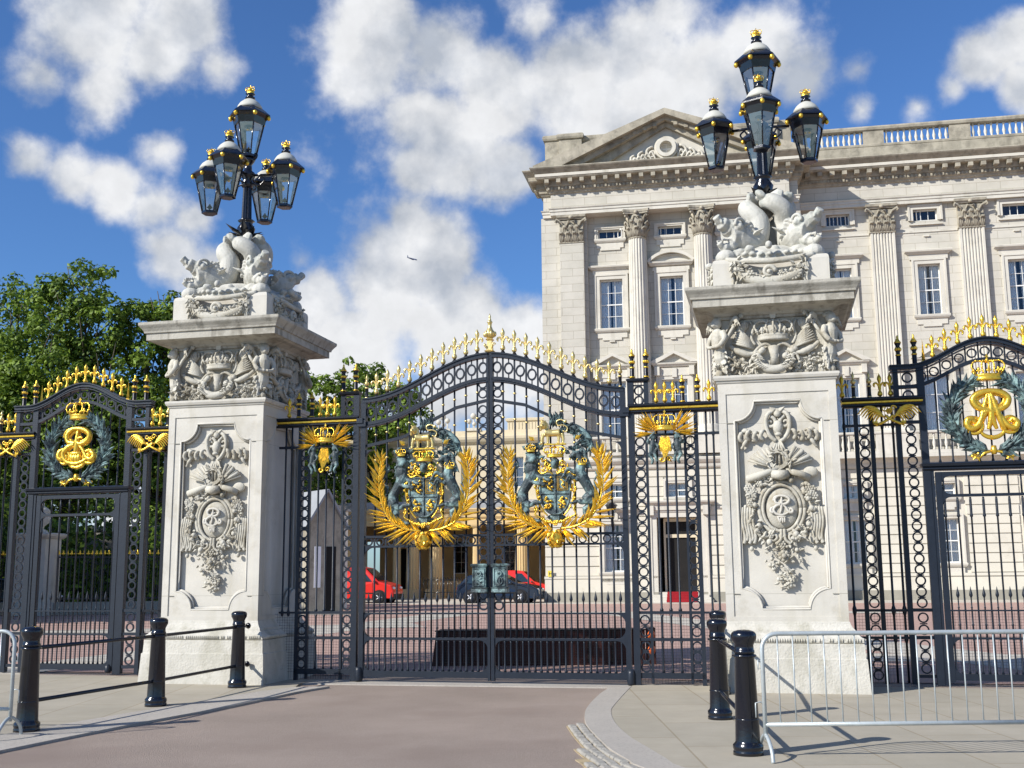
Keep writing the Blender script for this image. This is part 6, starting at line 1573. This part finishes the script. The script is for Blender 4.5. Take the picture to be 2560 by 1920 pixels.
sheet('threshold', [gl(-2.75, -.40), gl(2.05, -.30), gl(2.05, .22), gl(-2.75, .22)], -.008, M['kerb'], thick=.04)
# cobbled channel: three rows of setts following the kerb
cb = MB(); sd = MB(); rnd = random.Random(41)
CO = [(.30, 7.6), (.52, 8.7), (.63, 9.56), (.66, 10.19), (.63, 10.79), (.61, 11.46), (.61, 12.22)]
base = dens(RO[2:9], 10)
def off(P, d):
    out = []
    for i, p in enumerate(P):
        a = P[max(i - 1, 0)]; c = P[min(i + 1, len(P) - 1)]; dx, dy = c[0] - a[0], c[1] - a[1]; l = math.hypot(dx, dy) or 1; out.append((p[0] - dy / l * d, p[1] + dx / l * d))
    return out
for row in range(4):
    P = off(base, .055 + .10 * row); acc = 0; last = P[0]; pos = 0
    L = [0]
    for i in range(1, len(P)): L.append(L[-1] + math.hypot(P[i][0] - P[i - 1][0], P[i][1] - P[i - 1][1]))
    q = rnd.uniform(0, .1)
    lim = (L[-1], L[-1] - .15, L[-1] - 1.7, L[-1] - 2.4)[row]
    while q < lim:
        ln = rnd.uniform(.13, .20); m = q + ln / 2
        i = max(j for j in range(len(L)) if L[j] <= m) if m < L[-1] else len(L) - 2
        i = min(i, len(P) - 2); t = (m - L[i]) / max(1e-6, L[i + 1] - L[i]); x = lerp(P[i][0], P[i + 1][0], t); y = lerp(P[i][1], P[i + 1][1], t); an = math.atan2(P[i + 1][1] - P[i][1], P[i + 1][0] - P[i][0])
        s_ = MB(); s_.stack(-ln / 2 + .012, ln / 2 - .012, -.040, .040, [(-.03, 0), (.012, 0), (.02, -.006), (.024, -.016)])
        cb.merge(s_, Matrix.Translation((x, y, -.020 + rnd.uniform(-.004, .005))) @ Matrix.Rotation(an + rnd.uniform(-.05, .05), 4, 'Z')); q += ln
tag(put('cobble_strip', mesh_of('cobble_strip', cb, M['cobble'])), 'grey cobble setts laid in rows along the curved kerb', kind='structure')
nb = len(base); wd_ = [(.41 if i < nb * .56 else (.31 if i < nb * .70 else .21)) for i in range(nb)]
strip('cobble_bed', [off(base, wd_[i])[i] for i in range(nb)], off(base, -.01), -.017, M['sand'], .01)
# forecourt
sheet('forecourt', [gl(-60, .95), gl(60, .95), (150, 58), (80, 60), PW(40, 1.7)[:2], PW(-2, -.6)[:2], (-6.4, 62), (-60, 66), (-60, 30)], -.014, M['fore'])
for i, P in enumerate(([(-9.5, 18.5), (-8.2, 18.3), (-1.5, 43), (-3.4, 43)], [(-26, 30), (-26, 27.6), (-2.6, 33.5), (-3.2, 36)], [(-9, 44.2), (14, 40.5), (14, 42.5), (-9, 46.2)], [(3.0, 43), (4.8, 42.7), (9.8, 17.5), (8.0, 17.6)], [(5, 20.3), (40, 12), (40, 14), (5, 22.2)])):
    sheet('pale_paving_band', P, -.010 + .0005 * i, M['pale'])
sheet('palace_pavement', [PW(-24, -2.2)[:2], PW(45, -2.2)[:2], PW(45, 2.2)[:2], PW(.1, 2)[:2], PW(.1, 13)[:2], PW(-24, 13)[:2]], .0, M['pale'], thick=.1)

# ================================================================== BEHIND THE GATES
# steel road blocker
t = thing('road_blocker', 'low dark maroon steel vehicle barrier raised across the drive behind the gates', 'road blocker', (.7, 19.75, -.014), -R(1))
b = MB(); b.add([(-2.12, 0, 0), (1.55, 0, 0), (1.55, 0, .58), (-2.05, 0, .58), (-2.12, 2.0, 0), (1.55, 2.0, 0), (1.55, .9, .58), (-2.05, .9, .58)], [(0, 1, 2, 3), (3, 2, 6, 7), (7, 6, 5, 4), (0, 3, 7, 4), (1, 5, 6, 2), (0, 4, 5, 1)]); put('plate', mesh_of('plate', b, M['maroon']), t)
b = MB(); b.box(-2.07, 1.57, -.02, .04, .58, .60)
for k in range(9): b.box(-1.9 + .41 * k, -1.87 + .41 * k, -.015, .0, .04, .57)
put('rim', mesh_of('rim', b, M['dark']), t)
b = MB(); b.ell((1.66, -.02, .50), (.07, .07, .08)); b.ell((1.66, -.02, .25), (.07, .07, .08)); put('warning_lamp', mesh_of('warning_lamp', b, M['orange']), t)
b = MB(); b.box(1.59, 1.73, .02, .3, 0, .62); put('end_post', mesh_of('end_post', b, M['maroon']), t)

# guard hut
t = thing('guard_hut', 'narrow grey stone guard hut with a pointed roof, right of the left pier', 'guard hut', (-7.35, 45, 0), R(36))
b = MB(); b.box(-.85, .60, 0, 2.6, 0, 3.55); b.prism([(-.85, 3.55), (.60, 3.55), (-.12, 4.75)], 0, 2.6); put('wall', mesh_of('wall', b, M['pgrime']), t)
b = MB(); b.band([(-1.05, 3.35), (-.12, 4.85)], .08, -.15, 2.7); b.band([(-.12, 4.85), (.80, 3.35)], .08, -.15, 2.7); put('roof', mesh_of('roof', b, M['lead']), t)
b = MB(); b.box(-.10, .32, -.02, .02, .02, 2.6); put('door', mesh_of('door', b, M['dark']), t)
b = MB(); b.box(-.62, -.34, -.03, .02, 1.0, 2.6); put('window', mesh_of('window', b, M['curtain']), t)
t = thing('white_kiosk', 'pale flat-roofed kiosk half hidden beside the grey guard hut', 'kiosk', (-9.6, 49, 0), -R(10))
b = MB(); b.box(-1.5, 1.7, 0, 2.5, 0, 4.3); put('wall', mesh_of('wall', b, M['white']), t)
b = MB(); b.box(-1.6, 1.8, -.15, 2.6, 4.3, 4.5); put('roof', mesh_of('roof', b, M['lead']), t)
b = MB(); b.box(-1.2, 1.4, -.02, .02, 1.2, 2.6); put('window', mesh_of('window', b, M['carglass']), t)

# vehicles -----------------------------------------------------------
def vehicle(name, label, cat, loc, rz, prof, glass, L, W, wheels, paint, wr=.32, group=None, extra=None):
    """prof: closed side outline (x,z); the greenhouse narrows towards the roof"""
    t = thing(name, label, cat, loc, rz, group); hw = W / 2
    def half(z, belt, top): 
        return hw if z <= belt else lerp(hw, hw * .80, (z - belt) / (top - belt))
    belt, top = glass['belt'], max(z for x, z in prof)
    b = MB(); n = len(prof); vs = []
    secs = [(-1, .0), (-.93, .04), (.93, .04), (1, .0)]
    for s_, g in ((-1, .05), (-.94, 0), (.94, 0), (1, .05)):
        for x, z in prof:
            cx, cz = L / 2, .6
            vs.append((lerp(x, cx, g * .6), s_ * half(z, belt, top), lerp(z, cz, g)))
    fs = []
    for k in range(3):
        for i in range(n): j = (i + 1) % n; fs.append((k * n + i, (k + 1) * n + i, (k + 1) * n + j, k * n + j))
    fs.append(tuple(range(n))); fs.append(tuple(3 * n + i for i in range(n - 1, -1, -1)))
    b.add(vs, fs, False); o = put('body', mesh_of('body', b, paint), t)
    mod = o.modifiers.new('b', 'BEVEL'); mod.width = .035; mod.segments = 2; mod.limit_method = 'ANGLE'
    for q in (-1, 1):
        for pane in glass['side']:
            g = MB(); g.add([(x, q * (half(z, belt, top) + .012), z) for x, z in pane], [tuple(range(len(pane)))]); put('side_window', mesh_of('side_window', g, M['carglass']), t)
    for (x0, z0, x1, z1), nm in ((glass['front'], 'windscreen'), (glass['rear'], 'rear_window')):
        nx, nz = (z1 - z0), -(x1 - x0); l = math.hypot(nx, nz); nx, nz = nx / l * .015, nz / l * .015
        if nm == 'rear_window': nx, nz = -nx, -nz
        if (nx < 0) != (nm == 'rear_window'): nx, nz = -nx, -nz
        g = MB(); a, c = half(z0, belt, top) * .9, half(z1, belt, top) * .9
        g.add([(x0 + nx, -a, z0 + nz), (x0 + nx, a, z0 + nz), (x1 + nx, c, z1 + nz), (x1 + nx, -c, z1 + nz)], [(0, 1, 2, 3)]); put(nm, mesh_of(nm, g, M['carglass']), t)
    for x in wheels:
        for q in (-1, 1):
            g = MB(); g.lathe([(wr * .6, -.10), (wr * .96, -.10), (wr, -.06), (wr, .06), (wr * .96, .10), (wr * .6, .10)], n=24)
            me = mesh_of('wheel', g, M['rubber']); w = put('wheel', me, t, (x, q * (hw - .08), wr), rot=(PI / 2, 0, 0))
            g = MB(); g.lathe([(wr * .64, -.02), (wr * .60, .085 * 1.0), (wr * .25, .06), (.05, .09)], n=18); g2 = MB().merge(g, Matrix.Scale(1, 4))
            for k in range(5): a = 2 * PI * k / 5; g2.tube([(0, 0, .09), (wr * .55 * math.cos(a), wr * .55 * math.sin(a), .09)], .03, 5)
            put('rim', mesh_of('rim', g2, M['rim']), w, rot=(PI if q > 0 else 0, 0, 0))
            ar = MB(); ar.ring(x, q * (hw - .0), wr, wr + .06, wr - .02, .03, 24); put('wheel_arch', mesh_of('wheel_arch', ar, M['rubber']), t)
    for q in (-1, 1):
        g = MB(); g.ell((L - .12, q * hw * .72, glass['lamp']), (.10, .16, .07)); put('headlight', mesh_of('headlight', g, M['curtain']), t)
        g = MB(); g.ell((.06, q * hw * .80, glass['lamp'] + .08), (.06, .12, .10)); put('tail_light', mesh_of('tail_light', g, M['red']), t)
        g = MB(); g.ell((glass['front'][0] - .15, q * (hw + .08), belt + .05), (.06, .10, .07)); put('mirror', mesh_of('mirror', g, M['black']), t)
    g = MB(); g.stack(L - .16, L - .02, -hw * .9, hw * .9, [(.22, 0), (.26, .03), (.44, .03), (.48, 0)]); g.stack(.02, .16, -hw * .9, hw * .9, [(.22, 0), (.26, .03), (.44, .03), (.48, 0)]); put('bumper', mesh_of('bumper', g, M['rubber'] if cat == 'van' else paint), t)
    g = MB()
    for q in (-1, 1):
        for x in glass['doors']: g.box(x - .006, x + .006, q * hw - .008, q * hw + .008, .32, belt)
        g.box(.5, L - .8, q * hw - .01, q * hw + .01, .50, .56)
    put('door_seams', mesh_of('door_seams', g, M['rubber']), t)
    return t
HB = [(.05, .30), (.0, .55), (.05, .90), (.22, 1.0), (.50, 1.34), (.95, 1.47), (1.7, 1.50), (2.3, 1.44), (3.05, 1.02), (3.9, .86), (4.2, .68), (4.25, .35), (4.1, .24), (.2, .24)]
HG = dict(belt=.95, lamp=.66, side=[[(.55, 1.0), (1.38, .98), (1.38, 1.40), (1.0, 1.41), (.70, 1.28)], [(1.46, .98), (2.35, .97), (2.25, 1.36), (1.46, 1.41)], [(2.42, .97), (2.98, .97), (2.55, 1.24), (2.36, 1.33)]], front=(3.02, 1.03, 2.32, 1.42), rear=(.24, 1.02, .50, 1.32), doors=(1.42, 2.40))
p = PW(-4.25, -.35)
vehicle('parked_car', 'dark blue hatchback parked in front of the yellow portico', 'car', (p.x, p.y, -.02), -PA - R(2), HB, HG, 4.25, 1.75, (.75, 3.30), M['navy'], group='parked cars')
VB = [(.02, .30), (.0, .6), (.03, 1.55), (.12, 1.80), (.5, 1.86), (2.2, 1.86), (2.55, 1.80), (3.30, 1.12), (4.0, .92), (4.12, .6), (4.1, .34), (3.95, .26), (.2, .26)]
VG = dict(belt=1.08, lamp=.78, side=[[(2.05, 1.12), (2.95, 1.12), (2.45, 1.66), (2.05, 1.68)]], front=(3.26, 1.18, 2.60, 1.78), rear=(.02, 1.15, .10, 1.7), doors=(2.0, 3.0))
p = PW(-11.75, .1)
vehicle('red_van', 'red van seen low through the hinge side of the left gate leaf', 'van', (p.x, p.y, -.02), -PA, VB, VG, 4.15, 1.80, (.75, 3.35), M['red'], group='red vans')
p = PW(-4.3, 6.2)
vehicle('red_van', 'red van half hidden behind the dark blue hatchback', 'van', (p.x, p.y, 0), -PA + R(4), VB, VG, 4.15, 1.80, (.75, 3.35), M['red'], group='red vans').scale = (.86, .86, .86)
vehicle('parked_car', 'black car parked near the trees, seen through the left pedestrian gate', 'car', (-24.3, 50.5, -.03), -R(8), HB, HG, 4.25, 1.75, (.75, 3.30), M['blackcar'], group='parked cars')

# iron railing of the portico area
t = thing('low_railing', 'short black iron hurdle standing under the portico', 'railing', PW(-8.0, 6.5, .1), -PA)
b = MB()
for k in range(12): b.tube([(.2 * k, 0, 0), (.2 * k, 0, 1.15)], .02, 6)
b.tube([(0, 0, 1.0), (2.2, 0, 1.0)], .02, 6); b.tube([(0, 0, .3), (2.2, 0, .3)], .02, 6); put('railings', mesh_of('railings', b, M['black']), t)

# far gate pier with urn, railings with gilt tips, hedge bank
t = thing('garden_pier', 'white stone gate pier topped by an urn, far off under the trees on the left', 'gate pier', (-19.1, 45.5, 0), -R(6))
b = MB(); b.box(-.75, .75, -.75, .75, 0, .5); b.box(-.62, .62, -.62, .62, .5, 3.0); b.stack(-.62, .62, -.62, .62, [(3.0, 0), (3.03, .08), (3.12, .16), (3.2, .18), (3.24, .1)]); put('shaft', mesh_of('shaft', b, M['pier']), t)
b = MB(); b.lathe([(.35, 3.24), (.3, 3.34), (.14, 3.42), (.18, 3.52), (.42, 3.72), (.46, 3.95), (.36, 4.05), (.40, 4.10), (.30, 4.22), (.12, 4.34), (.14, 4.42), (.02, 4.6)], n=18); put('urn', mesh_of('urn', b, M['base']), t)
def far_rail(x0, y0, x1, y1, label):
    L = math.hypot(x1 - x0, y1 - y0); an = math.atan2(y1 - y0, x1 - x0); t = thing('gilt_tipped_railing', label, 'railing', (x0, y0, 0), an, 'railings with gilt tips under the trees')
    b = MB(); g = MB(); n = int(L / .16)
    for k in range(n): b.box(.16 * k - .014, .16 * k + .014, -.014, .014, .5, 2.35); g.ell((.16 * k, 0, 2.46), (.035, .03, .11), nu=6, nv=5); g.box(.16 * k - .06, .16 * k + .06, -.02, .02, 2.40, 2.44)
    b.box(0, L, -.03, .03, 2.25, 2.31); b.box(0, L, -.03, .03, .6, .66); put('railings', mesh_of('railings', b, M['iron2']), t); put('gilt_tips', mesh_of('gilt_tips', g, M['gold']), t)
    w = MB(); w.box(0, L, -.2, .2, 0, .5); put('base_wall', mesh_of('base_wall', w, M['plinth']), t)
far_rail(-30, 47.5, -20.0, 45.8, 'black railings with gilt tips left of the white garden pier')
far_rail(-18.3, 45.6, -12.2, 46.6, 'black railings with gilt tips right of the white garden pier')
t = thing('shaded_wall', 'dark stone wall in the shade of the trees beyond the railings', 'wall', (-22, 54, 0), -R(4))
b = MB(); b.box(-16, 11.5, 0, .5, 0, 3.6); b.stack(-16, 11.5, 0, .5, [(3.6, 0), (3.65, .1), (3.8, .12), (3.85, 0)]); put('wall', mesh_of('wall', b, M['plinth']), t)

# ================================================================== TREES
def tree(loc, H, crown, n, seed, label, trunk_h=4.0, tr=.35, leaf=.33, group='trees beyond the fence'):
    """crown: list of (x,y,z,r) lobes in local space; leaves are small folded quads on lobe shells"""
    rnd = random.Random(seed); t = thing('plane_tree', label, 'tree', loc, 0, group)
    tb = MB(); tb.tube(cr([(0, 0, 0), (.1, 0, trunk_h * .5), (-.1, .1, trunk_h), (0, 0, H * .6)], 4), [tr * 1.25] + [tr] * 6 + [tr * .8] * 4 + [tr * .3] * 2, 9)
    for c in crown:
        a = V((0, 0, min(trunk_h * 1.1, c[2] * .6))); e = V(c[:3]); m = a.lerp(e, .5) + V((rnd.uniform(-.4, .4), rnd.uniform(-.4, .4), .3))
        tb.tube(cr([a, m, e], 4), [tr * .5, tr * .45, tr * .38, tr * .32, tr * .26, tr * .2, tr * .15, tr * .1, .03], 6)
        for k in range(4):
            d = V((rnd.uniform(-1, 1), rnd.uniform(-1, 1), rnd.uniform(-.2, 1))).normalized(); tb.tube([m.lerp(e, .4 + .15 * k), e + d * c[3] * .8], [tr * .15, .02], 5)
    put('trunk', mesh_of('trunk', tb, M['bark']), t)
    cl = []
    for c in crown:
        k = max(6, int(c[3] ** 2 * 6))
        for _ in range(k):
            d = V((rnd.gauss(0, 1), rnd.gauss(0, 1), rnd.gauss(0, 1))).normalized(); q = rnd.uniform(.62, 1.08)
            cl.append((V(c[:3]) + V((d.x, d.y, d.z * .9)) * c[3] * q, rnd.uniform(.45, 1.0) * (.55 + .15 * c[3])))
    lv = MB(); vs = []; fs = []
    tot = sum(r * r for _, r in cl)
    for p, r in cl:
        m = int(n * r * r / tot)
        for _ in range(m):
            d = V((rnd.gauss(0, 1), rnd.gauss(0, 1), rnd.gauss(0, 1))).normalized(); c = p + V((d.x, d.y, d.z * .7)) * (r * rnd.uniform(.45, 1.0) ** .6)
            nn = (d + V((rnd.uniform(-.8, .8), rnd.uniform(-.8, .8), rnd.uniform(.0, 1.1)))).normalized()
            u = nn.cross(V((rnd.uniform(-1, 1), rnd.uniform(-1, 1), rnd.uniform(-1, 1)))).normalized(); v = nn.cross(u); s_ = leaf * rnd.uniform(.55, 1.1)
            o = len(vs); vs += [tuple(c - u * s_ * .5), tuple(c + v * s_ * .32 - nn * s_ * .08), tuple(c + u * s_ * .5), tuple(c - v * s_ * .32 - nn * s_ * .08)]; fs.append((o, o + 1, o + 2)); fs.append((o, o + 2, o + 3))
    me = bpy.data.meshes.new('crown'); me.from_pydata(vs, [], fs); me.materials.append(M['leaf']); me.update(); put('crown', me, t)
    return t
for (x, y, h, sd, lb) in ((-32, 43.5, 15, 61, 'tree outside the left edge that shades the railings'), (-39, 48, 15, 62, 'tree farther outside the left edge'), (-25.5, 37.5, 12, 63, 'small tree just outside the left edge'), (-34, 50, 14, 64, 'tree beside the railings at the left edge')):
    tree((x, y, 0), h, [(0, 0, h * .78, 3.0), (-3, 1, h * .62, 3.2), (3, 0, h * .6, 3.0), (0, 0, h * .5, 3.6), (0, 0, h * .25, 3.4), (3, 2, h * .28, 3.0), (-3, -1, h * .28, 3.2)], 9000, sd, lb, leaf=.75)
tree((-28.8, 63, 0), 18.8, [(0, 0, 15.6, 2.7), (-2.5, 0, 13, 3), (1.8, -.5, 12.5, 3), (0, -1, 9.5, 3.6), (-3, 0, 8, 3.2), (3, 0, 7.5, 3), (0, 0, 5.2, 3.2), (-5, 0, 10, 3), (1, -1, 16.8, 1.6)], 26000, 1, 'leafy plane tree cut off by the left edge of the photo')
tree((-23.7, 60, 0), 19.4, [(.1, 0, 17.6, 1.4), (-.6, 0, 15.8, 2.1), (1.1, 0, 15.2, 2.2), (-2.3, 0, 13.6, 2.3), (2.0, -.5, 12.4, 2.4), (-1, -.5, 11.5, 3), (0, -.5, 9.0, 3.1), (-3.0, 0, 9.5, 2.5), (2.6, -.5, 8.2, 2.5), (-.5, -.5, 6.2, 2.8), (-3.2, 0, 6, 2.2)], 34000, 2, 'tallest leafy plane tree on the left, its top a narrow tuft')
tree((-19.6, 61, 0), 18, [(.6, 0, 15.8, 1.9), (-.9, 0, 15.2, 1.6), (1.7, 0, 14.0, 2.2), (-.6, 0, 12.6, 2.2), (2.2, 0, 11.2, 2.5), (0, -.5, 9.6, 2.6), (2.6, -.5, 8.0, 2.6), (-1.2, -.5, 6.8, 2.6), (1.5, 0, 5.4, 2.4), (4.2, 0, 6.8, 2.0)], 30000, 3, 'leafy plane tree touching the left pier cornice')
tree((-10.2, 72, 0), 15, [(0, 0, 13.4, 2.0), (-2.0, 0, 12.4, 2.2), (1.9, 0, 12.0, 2.2), (-3.4, 0, 10, 2.4), (0, -.5, 10, 2.6), (3.4, 0, 10.2, 2.2), (4.4, 0, 8.2, 2.0), (1.5, 0, 7.8, 2.5), (-2.2, 0, 7.4, 2.5)], 26000, 4, 'smaller leafy tree standing behind the right side of the left pier', leaf=.36)
tree((-14.4, 66, 0), 14, [(0, 0, 11.6, 2.2), (-1.5, 0, 10, 2.4), (1.5, 0, 9, 2.4), (0, 0, 7, 2.8), (-2, 0, 5.4, 2.5), (2, 0, 5, 2.5)], 8000, 5, 'leafy tree mostly hidden behind the left pier', leaf=.4)
tree((-35, 57, 0), 16, [(0, 0, 13, 3), (2.5, 0, 10, 3), (0, 0, 8, 3.5), (3.5, 0, 6, 3)], 6000, 6, 'shaded tree beyond the left edge railings', leaf=.4)
# dark shrubbery behind the railings
rnd = random.Random(50); vs = []; fs = []
for k in range(15000):
    x = rnd.uniform(-36, -12.5); z = rnd.uniform(0, 4.6 + .8 * math.sin(x * 1.3)); c = V((x, 52.5 + rnd.uniform(-1.2, .8) + .8 * math.sin(x * 2), z)); nn = V((rnd.uniform(-1, 1), -rnd.random(), rnd.uniform(-.2, 1))).normalized(); u = nn.cross(V((rnd.uniform(-1, 1), rnd.uniform(-1, 1), rnd.uniform(-1, 1)))).normalized(); v = nn.cross(u); s_ = rnd.uniform(.18, .36)
    o = len(vs); vs += [tuple(c - u * s_ * .5), tuple(c + v * s_ * .3), tuple(c + u * s_ * .5), tuple(c - v * s_ * .3)]; fs.append((o, o + 1, o + 2, o + 3))
me = bpy.data.meshes.new('shrubbery'); me.from_pydata(vs, [], fs); me.materials.append(M['leaf']); tag(put('shrubbery', me), 'dark shrubs growing behind the gilt-tipped railings', 'shrubs', kind='stuff')

# ================================================================== AIRLINER
t = thing('airliner', 'small distant airliner crossing the cloud left of the palace', 'airplane', (-319, 3500, 997), 0)
t.rotation_euler = (R(8), R(17), R(-12))
b = MB(); b.tube([(-18, 0, .6), (-14, 0, .3), (-8, 0, 0), (12, 0, 0), (16, 0, -.1), (18.5, 0, -.5)], [.4, 1.3, 2.1, 2.1, 1.6, .3], 14); put('fuselage', mesh_of('fuselage', b, M['planegrey']), t)
for q in (-1, 1):
    b = MB(); b.add([(4, q * 1.5, -.6), (-3.5, q * 1.5, -.6), (-7.5, q * 17, 1.0), (-5.5, q * 17, 1.0), (4, q * 1.5, -1.0), (-3.5, q * 1.5, -1.0), (-7.5, q * 17, .8), (-5.5, q * 17, .8)], [(0, 1, 2, 3), (7, 6, 5, 4), (0, 3, 7, 4), (1, 5, 6, 2), (2, 6, 7, 3), (0, 4, 5, 1)]); put('wing', mesh_of('wing', b, M['planegrey']), t)
    b = MB(); b.tube([(3.5, q * 6, -2.2), (1, q * 6, -2.2), (-2, q * 6, -2)], [1.1, 1.3, .8], 10); put('engine', mesh_of('engine', b, M['planegrey']), t)
    b = MB(); b.box(-17.5, -14.5, min(q * .5, q * 6), max(q * .5, q * 6), .9, 1.1); put('tailplane', mesh_of('tailplane', b, M['planegrey']), t)
b = MB(); b.prism([(-13, 1.5), (-17, 1.2), (-19, 7.5), (-17, 7.5)], -.2, .2); put('tail_fin', mesh_of('tail_fin', b, M['planegrey']), t)

# ================================================================== SKY, SUN, CAMERA
EL = R(32); SX, SY = -.856, -.517
W = bpy.data.worlds.new('World'); S.world = W; W.use_nodes = True; nt = W.node_tree; L = nt.links.new
bg = nt.nodes['Background']; bg.inputs['Strength'].default_value = .090
sky = N(nt, 'ShaderNodeTexSky', sky_type='NISHITA'); sky.sun_disc = False; sky.sun_elevation = EL; sky.sun_rotation = math.atan2(SX, SY); sky.altitude = 50; sky.air_density = 1.0; sky.dust_density = .3; sky.ozone_density = 2.2
tint = N(nt, 'ShaderNodeMixRGB', blend_type='MULTIPLY'); tint.inputs['Fac'].default_value = 1; tint.inputs['Color2'].default_value = (.55, .84, 1.24, 1); L(sky.outputs[0], tint.inputs['Color1'])
tc = N(nt, 'ShaderNodeTexCoord'); nrm = N(nt, 'ShaderNodeVectorMath', operation='NORMALIZE'); L(tc.outputs['Generated'], nrm.inputs[0])
def noise(scale, detail, rough, dist=0.0, vec=None):
    n = N(nt, 'ShaderNodeTexNoise'); n.inputs['Scale'].default_value = scale; n.inputs['Detail'].default_value = detail; n.inputs['Roughness'].default_value = rough; n.inputs['Distortion'].default_value = dist
    L(vec if vec is not None else nrm.outputs[0], n.inputs['Vector']); return n
# cloud masses: directions (unit vectors) with angular radii and weights
CL = CLOUDS
prev = None
for (dx, dy, dz, rad, wt) in CL:
    ds_ = N(nt, 'ShaderNodeVectorMath', operation='DISTANCE'); L(nrm.outputs[0], ds_.inputs[0]); ds_.inputs[1].default_value = (dx, dy, dz)
    mr = N(nt, 'ShaderNodeMapRange'); mr.inputs['From Min'].default_value = 0; mr.inputs['From Max'].default_value = rad; mr.inputs['To Min'].default_value = wt; mr.inputs['To Max'].default_value = 0; L(ds_.outputs['Value'], mr.inputs['Value'])
    if prev is None: prev = mr.outputs[0]
    else:
        mx = N(nt, 'ShaderNodeMath', operation='SMOOTH_MAX'); mx.inputs[2].default_value = .12; L(prev, mx.inputs[0]); L(mr.outputs[0], mx.inputs[1]); prev = mx.outputs[0]
n1 = noise(6.5, 12, .56, 0)
m1 = N(nt, 'ShaderNodeMath', operation='MULTIPLY_ADD'); m1.inputs[1].default_value = 2.1; m1.inputs[2].default_value = -1.05; L(n1.outputs['Fac'], m1.inputs[0])
ad = N(nt, 'ShaderNodeMath', operation='ADD'); L(prev, ad.inputs[0]); L(m1.outputs[0], ad.inputs[1])
cov = N(nt, 'ShaderNodeMapRange', interpolation_type='SMOOTHSTEP'); cov.inputs['From Min'].default_value = .14; cov.inputs['From Max'].default_value = .50; L(ad.outputs[0], cov.inputs['Value'])
# shade inside clouds: offset noise gives lit tops and greyer bases
mp = N(nt, 'ShaderNodeVectorMath', operation='ADD'); mp.inputs[1].default_value = (-.03, 0, .035); L(nrm.outputs[0], mp.inputs[0])
n3 = noise(6.5, 6, .5, 0, mp.outputs[0])
sb = N(nt, 'ShaderNodeMath', operation='SUBTRACT'); L(n1.outputs['Fac'], sb.inputs[0]); L(n3.outputs['Fac'], sb.inputs[1])
sh = N(nt, 'ShaderNodeMapRange'); sh.inputs['From Min'].default_value = -.10; sh.inputs['From Max'].default_value = .06; L(sb.outputs[0], sh.inputs['Value'])
cc = N(nt, 'ShaderNodeMixRGB'); cc.inputs['Color1'].default_value = (4.1, 4.5, 5.2, 1); cc.inputs['Color2'].default_value = (7.4, 7.5, 7.7, 1); L(sh.outputs[0], cc.inputs['Fac'])
n4 = noise(24, 5, .6)
mm = N(nt, 'ShaderNodeMapRange'); mm.inputs['From Min'].default_value = .3; mm.inputs['From Max'].default_value = .7; mm.inputs['To Min'].default_value = .90; mm.inputs['To Max'].default_value = 1.06; L(n4.outputs['Fac'], mm.inputs['Value'])
c2 = N(nt, 'ShaderNodeMixRGB', blend_type='MULTIPLY'); c2.inputs['Fac'].default_value = 1; L(cc.outputs[0], c2.inputs['Color1']); L(mm.outputs[0], c2.inputs['Color2'])
mix = N(nt, 'ShaderNodeMixRGB'); L(cov.outputs[0], mix.inputs['Fac']); L(tint.outputs[0], mix.inputs['Color1']); L(c2.outputs[0], mix.inputs['Color2'])
L(mix.outputs[0], bg.inputs['Color'])
sun = bpy.data.lights.new('sun', 'SUN'); sun.energy = 4.75; sun.angle = R(.5); sun.color = (1, .965, .905)
so = bpy.data.objects.new('sun', sun); C.objects.link(so)
dv = V((SX * math.cos(EL), SY * math.cos(EL), math.sin(EL))); so.rotation_euler = dv.to_track_quat('Z', 'Y').to_euler()
cam = bpy.data.cameras.new('camera'); co = bpy.data.objects.new('camera', cam); C.objects.link(co); S.camera = co
cam.sensor_width = 36; cam.lens = 2800 / 2560 * 36; cam.clip_start = .1; cam.clip_end = 12000
ro = R(.5); P_ = R(9.45)
f = V((0, math.cos(P_), math.sin(P_))); r0 = V((1, 0, 0)); u0 = r0.cross(f); r_ = r0 * math.cos(ro) - u0 * math.sin(ro); u_ = u0 * math.cos(ro) + r0 * math.sin(ro)
co.matrix_world = Matrix(((r_.x, u_.x, -f.x, 0), (r_.y, u_.y, -f.y, 0), (r_.z, u_.z, -f.z, 1.6), (0, 0, 0, 1)))
S.view_settings.view_transform = 'Standard'; S.view_settings.look = 'None'; S.view_settings.exposure = EXPO; S.view_settings.gamma = 1
S.cycles.max_bounces = 6; S.cycles.transparent_max_bounces = 16
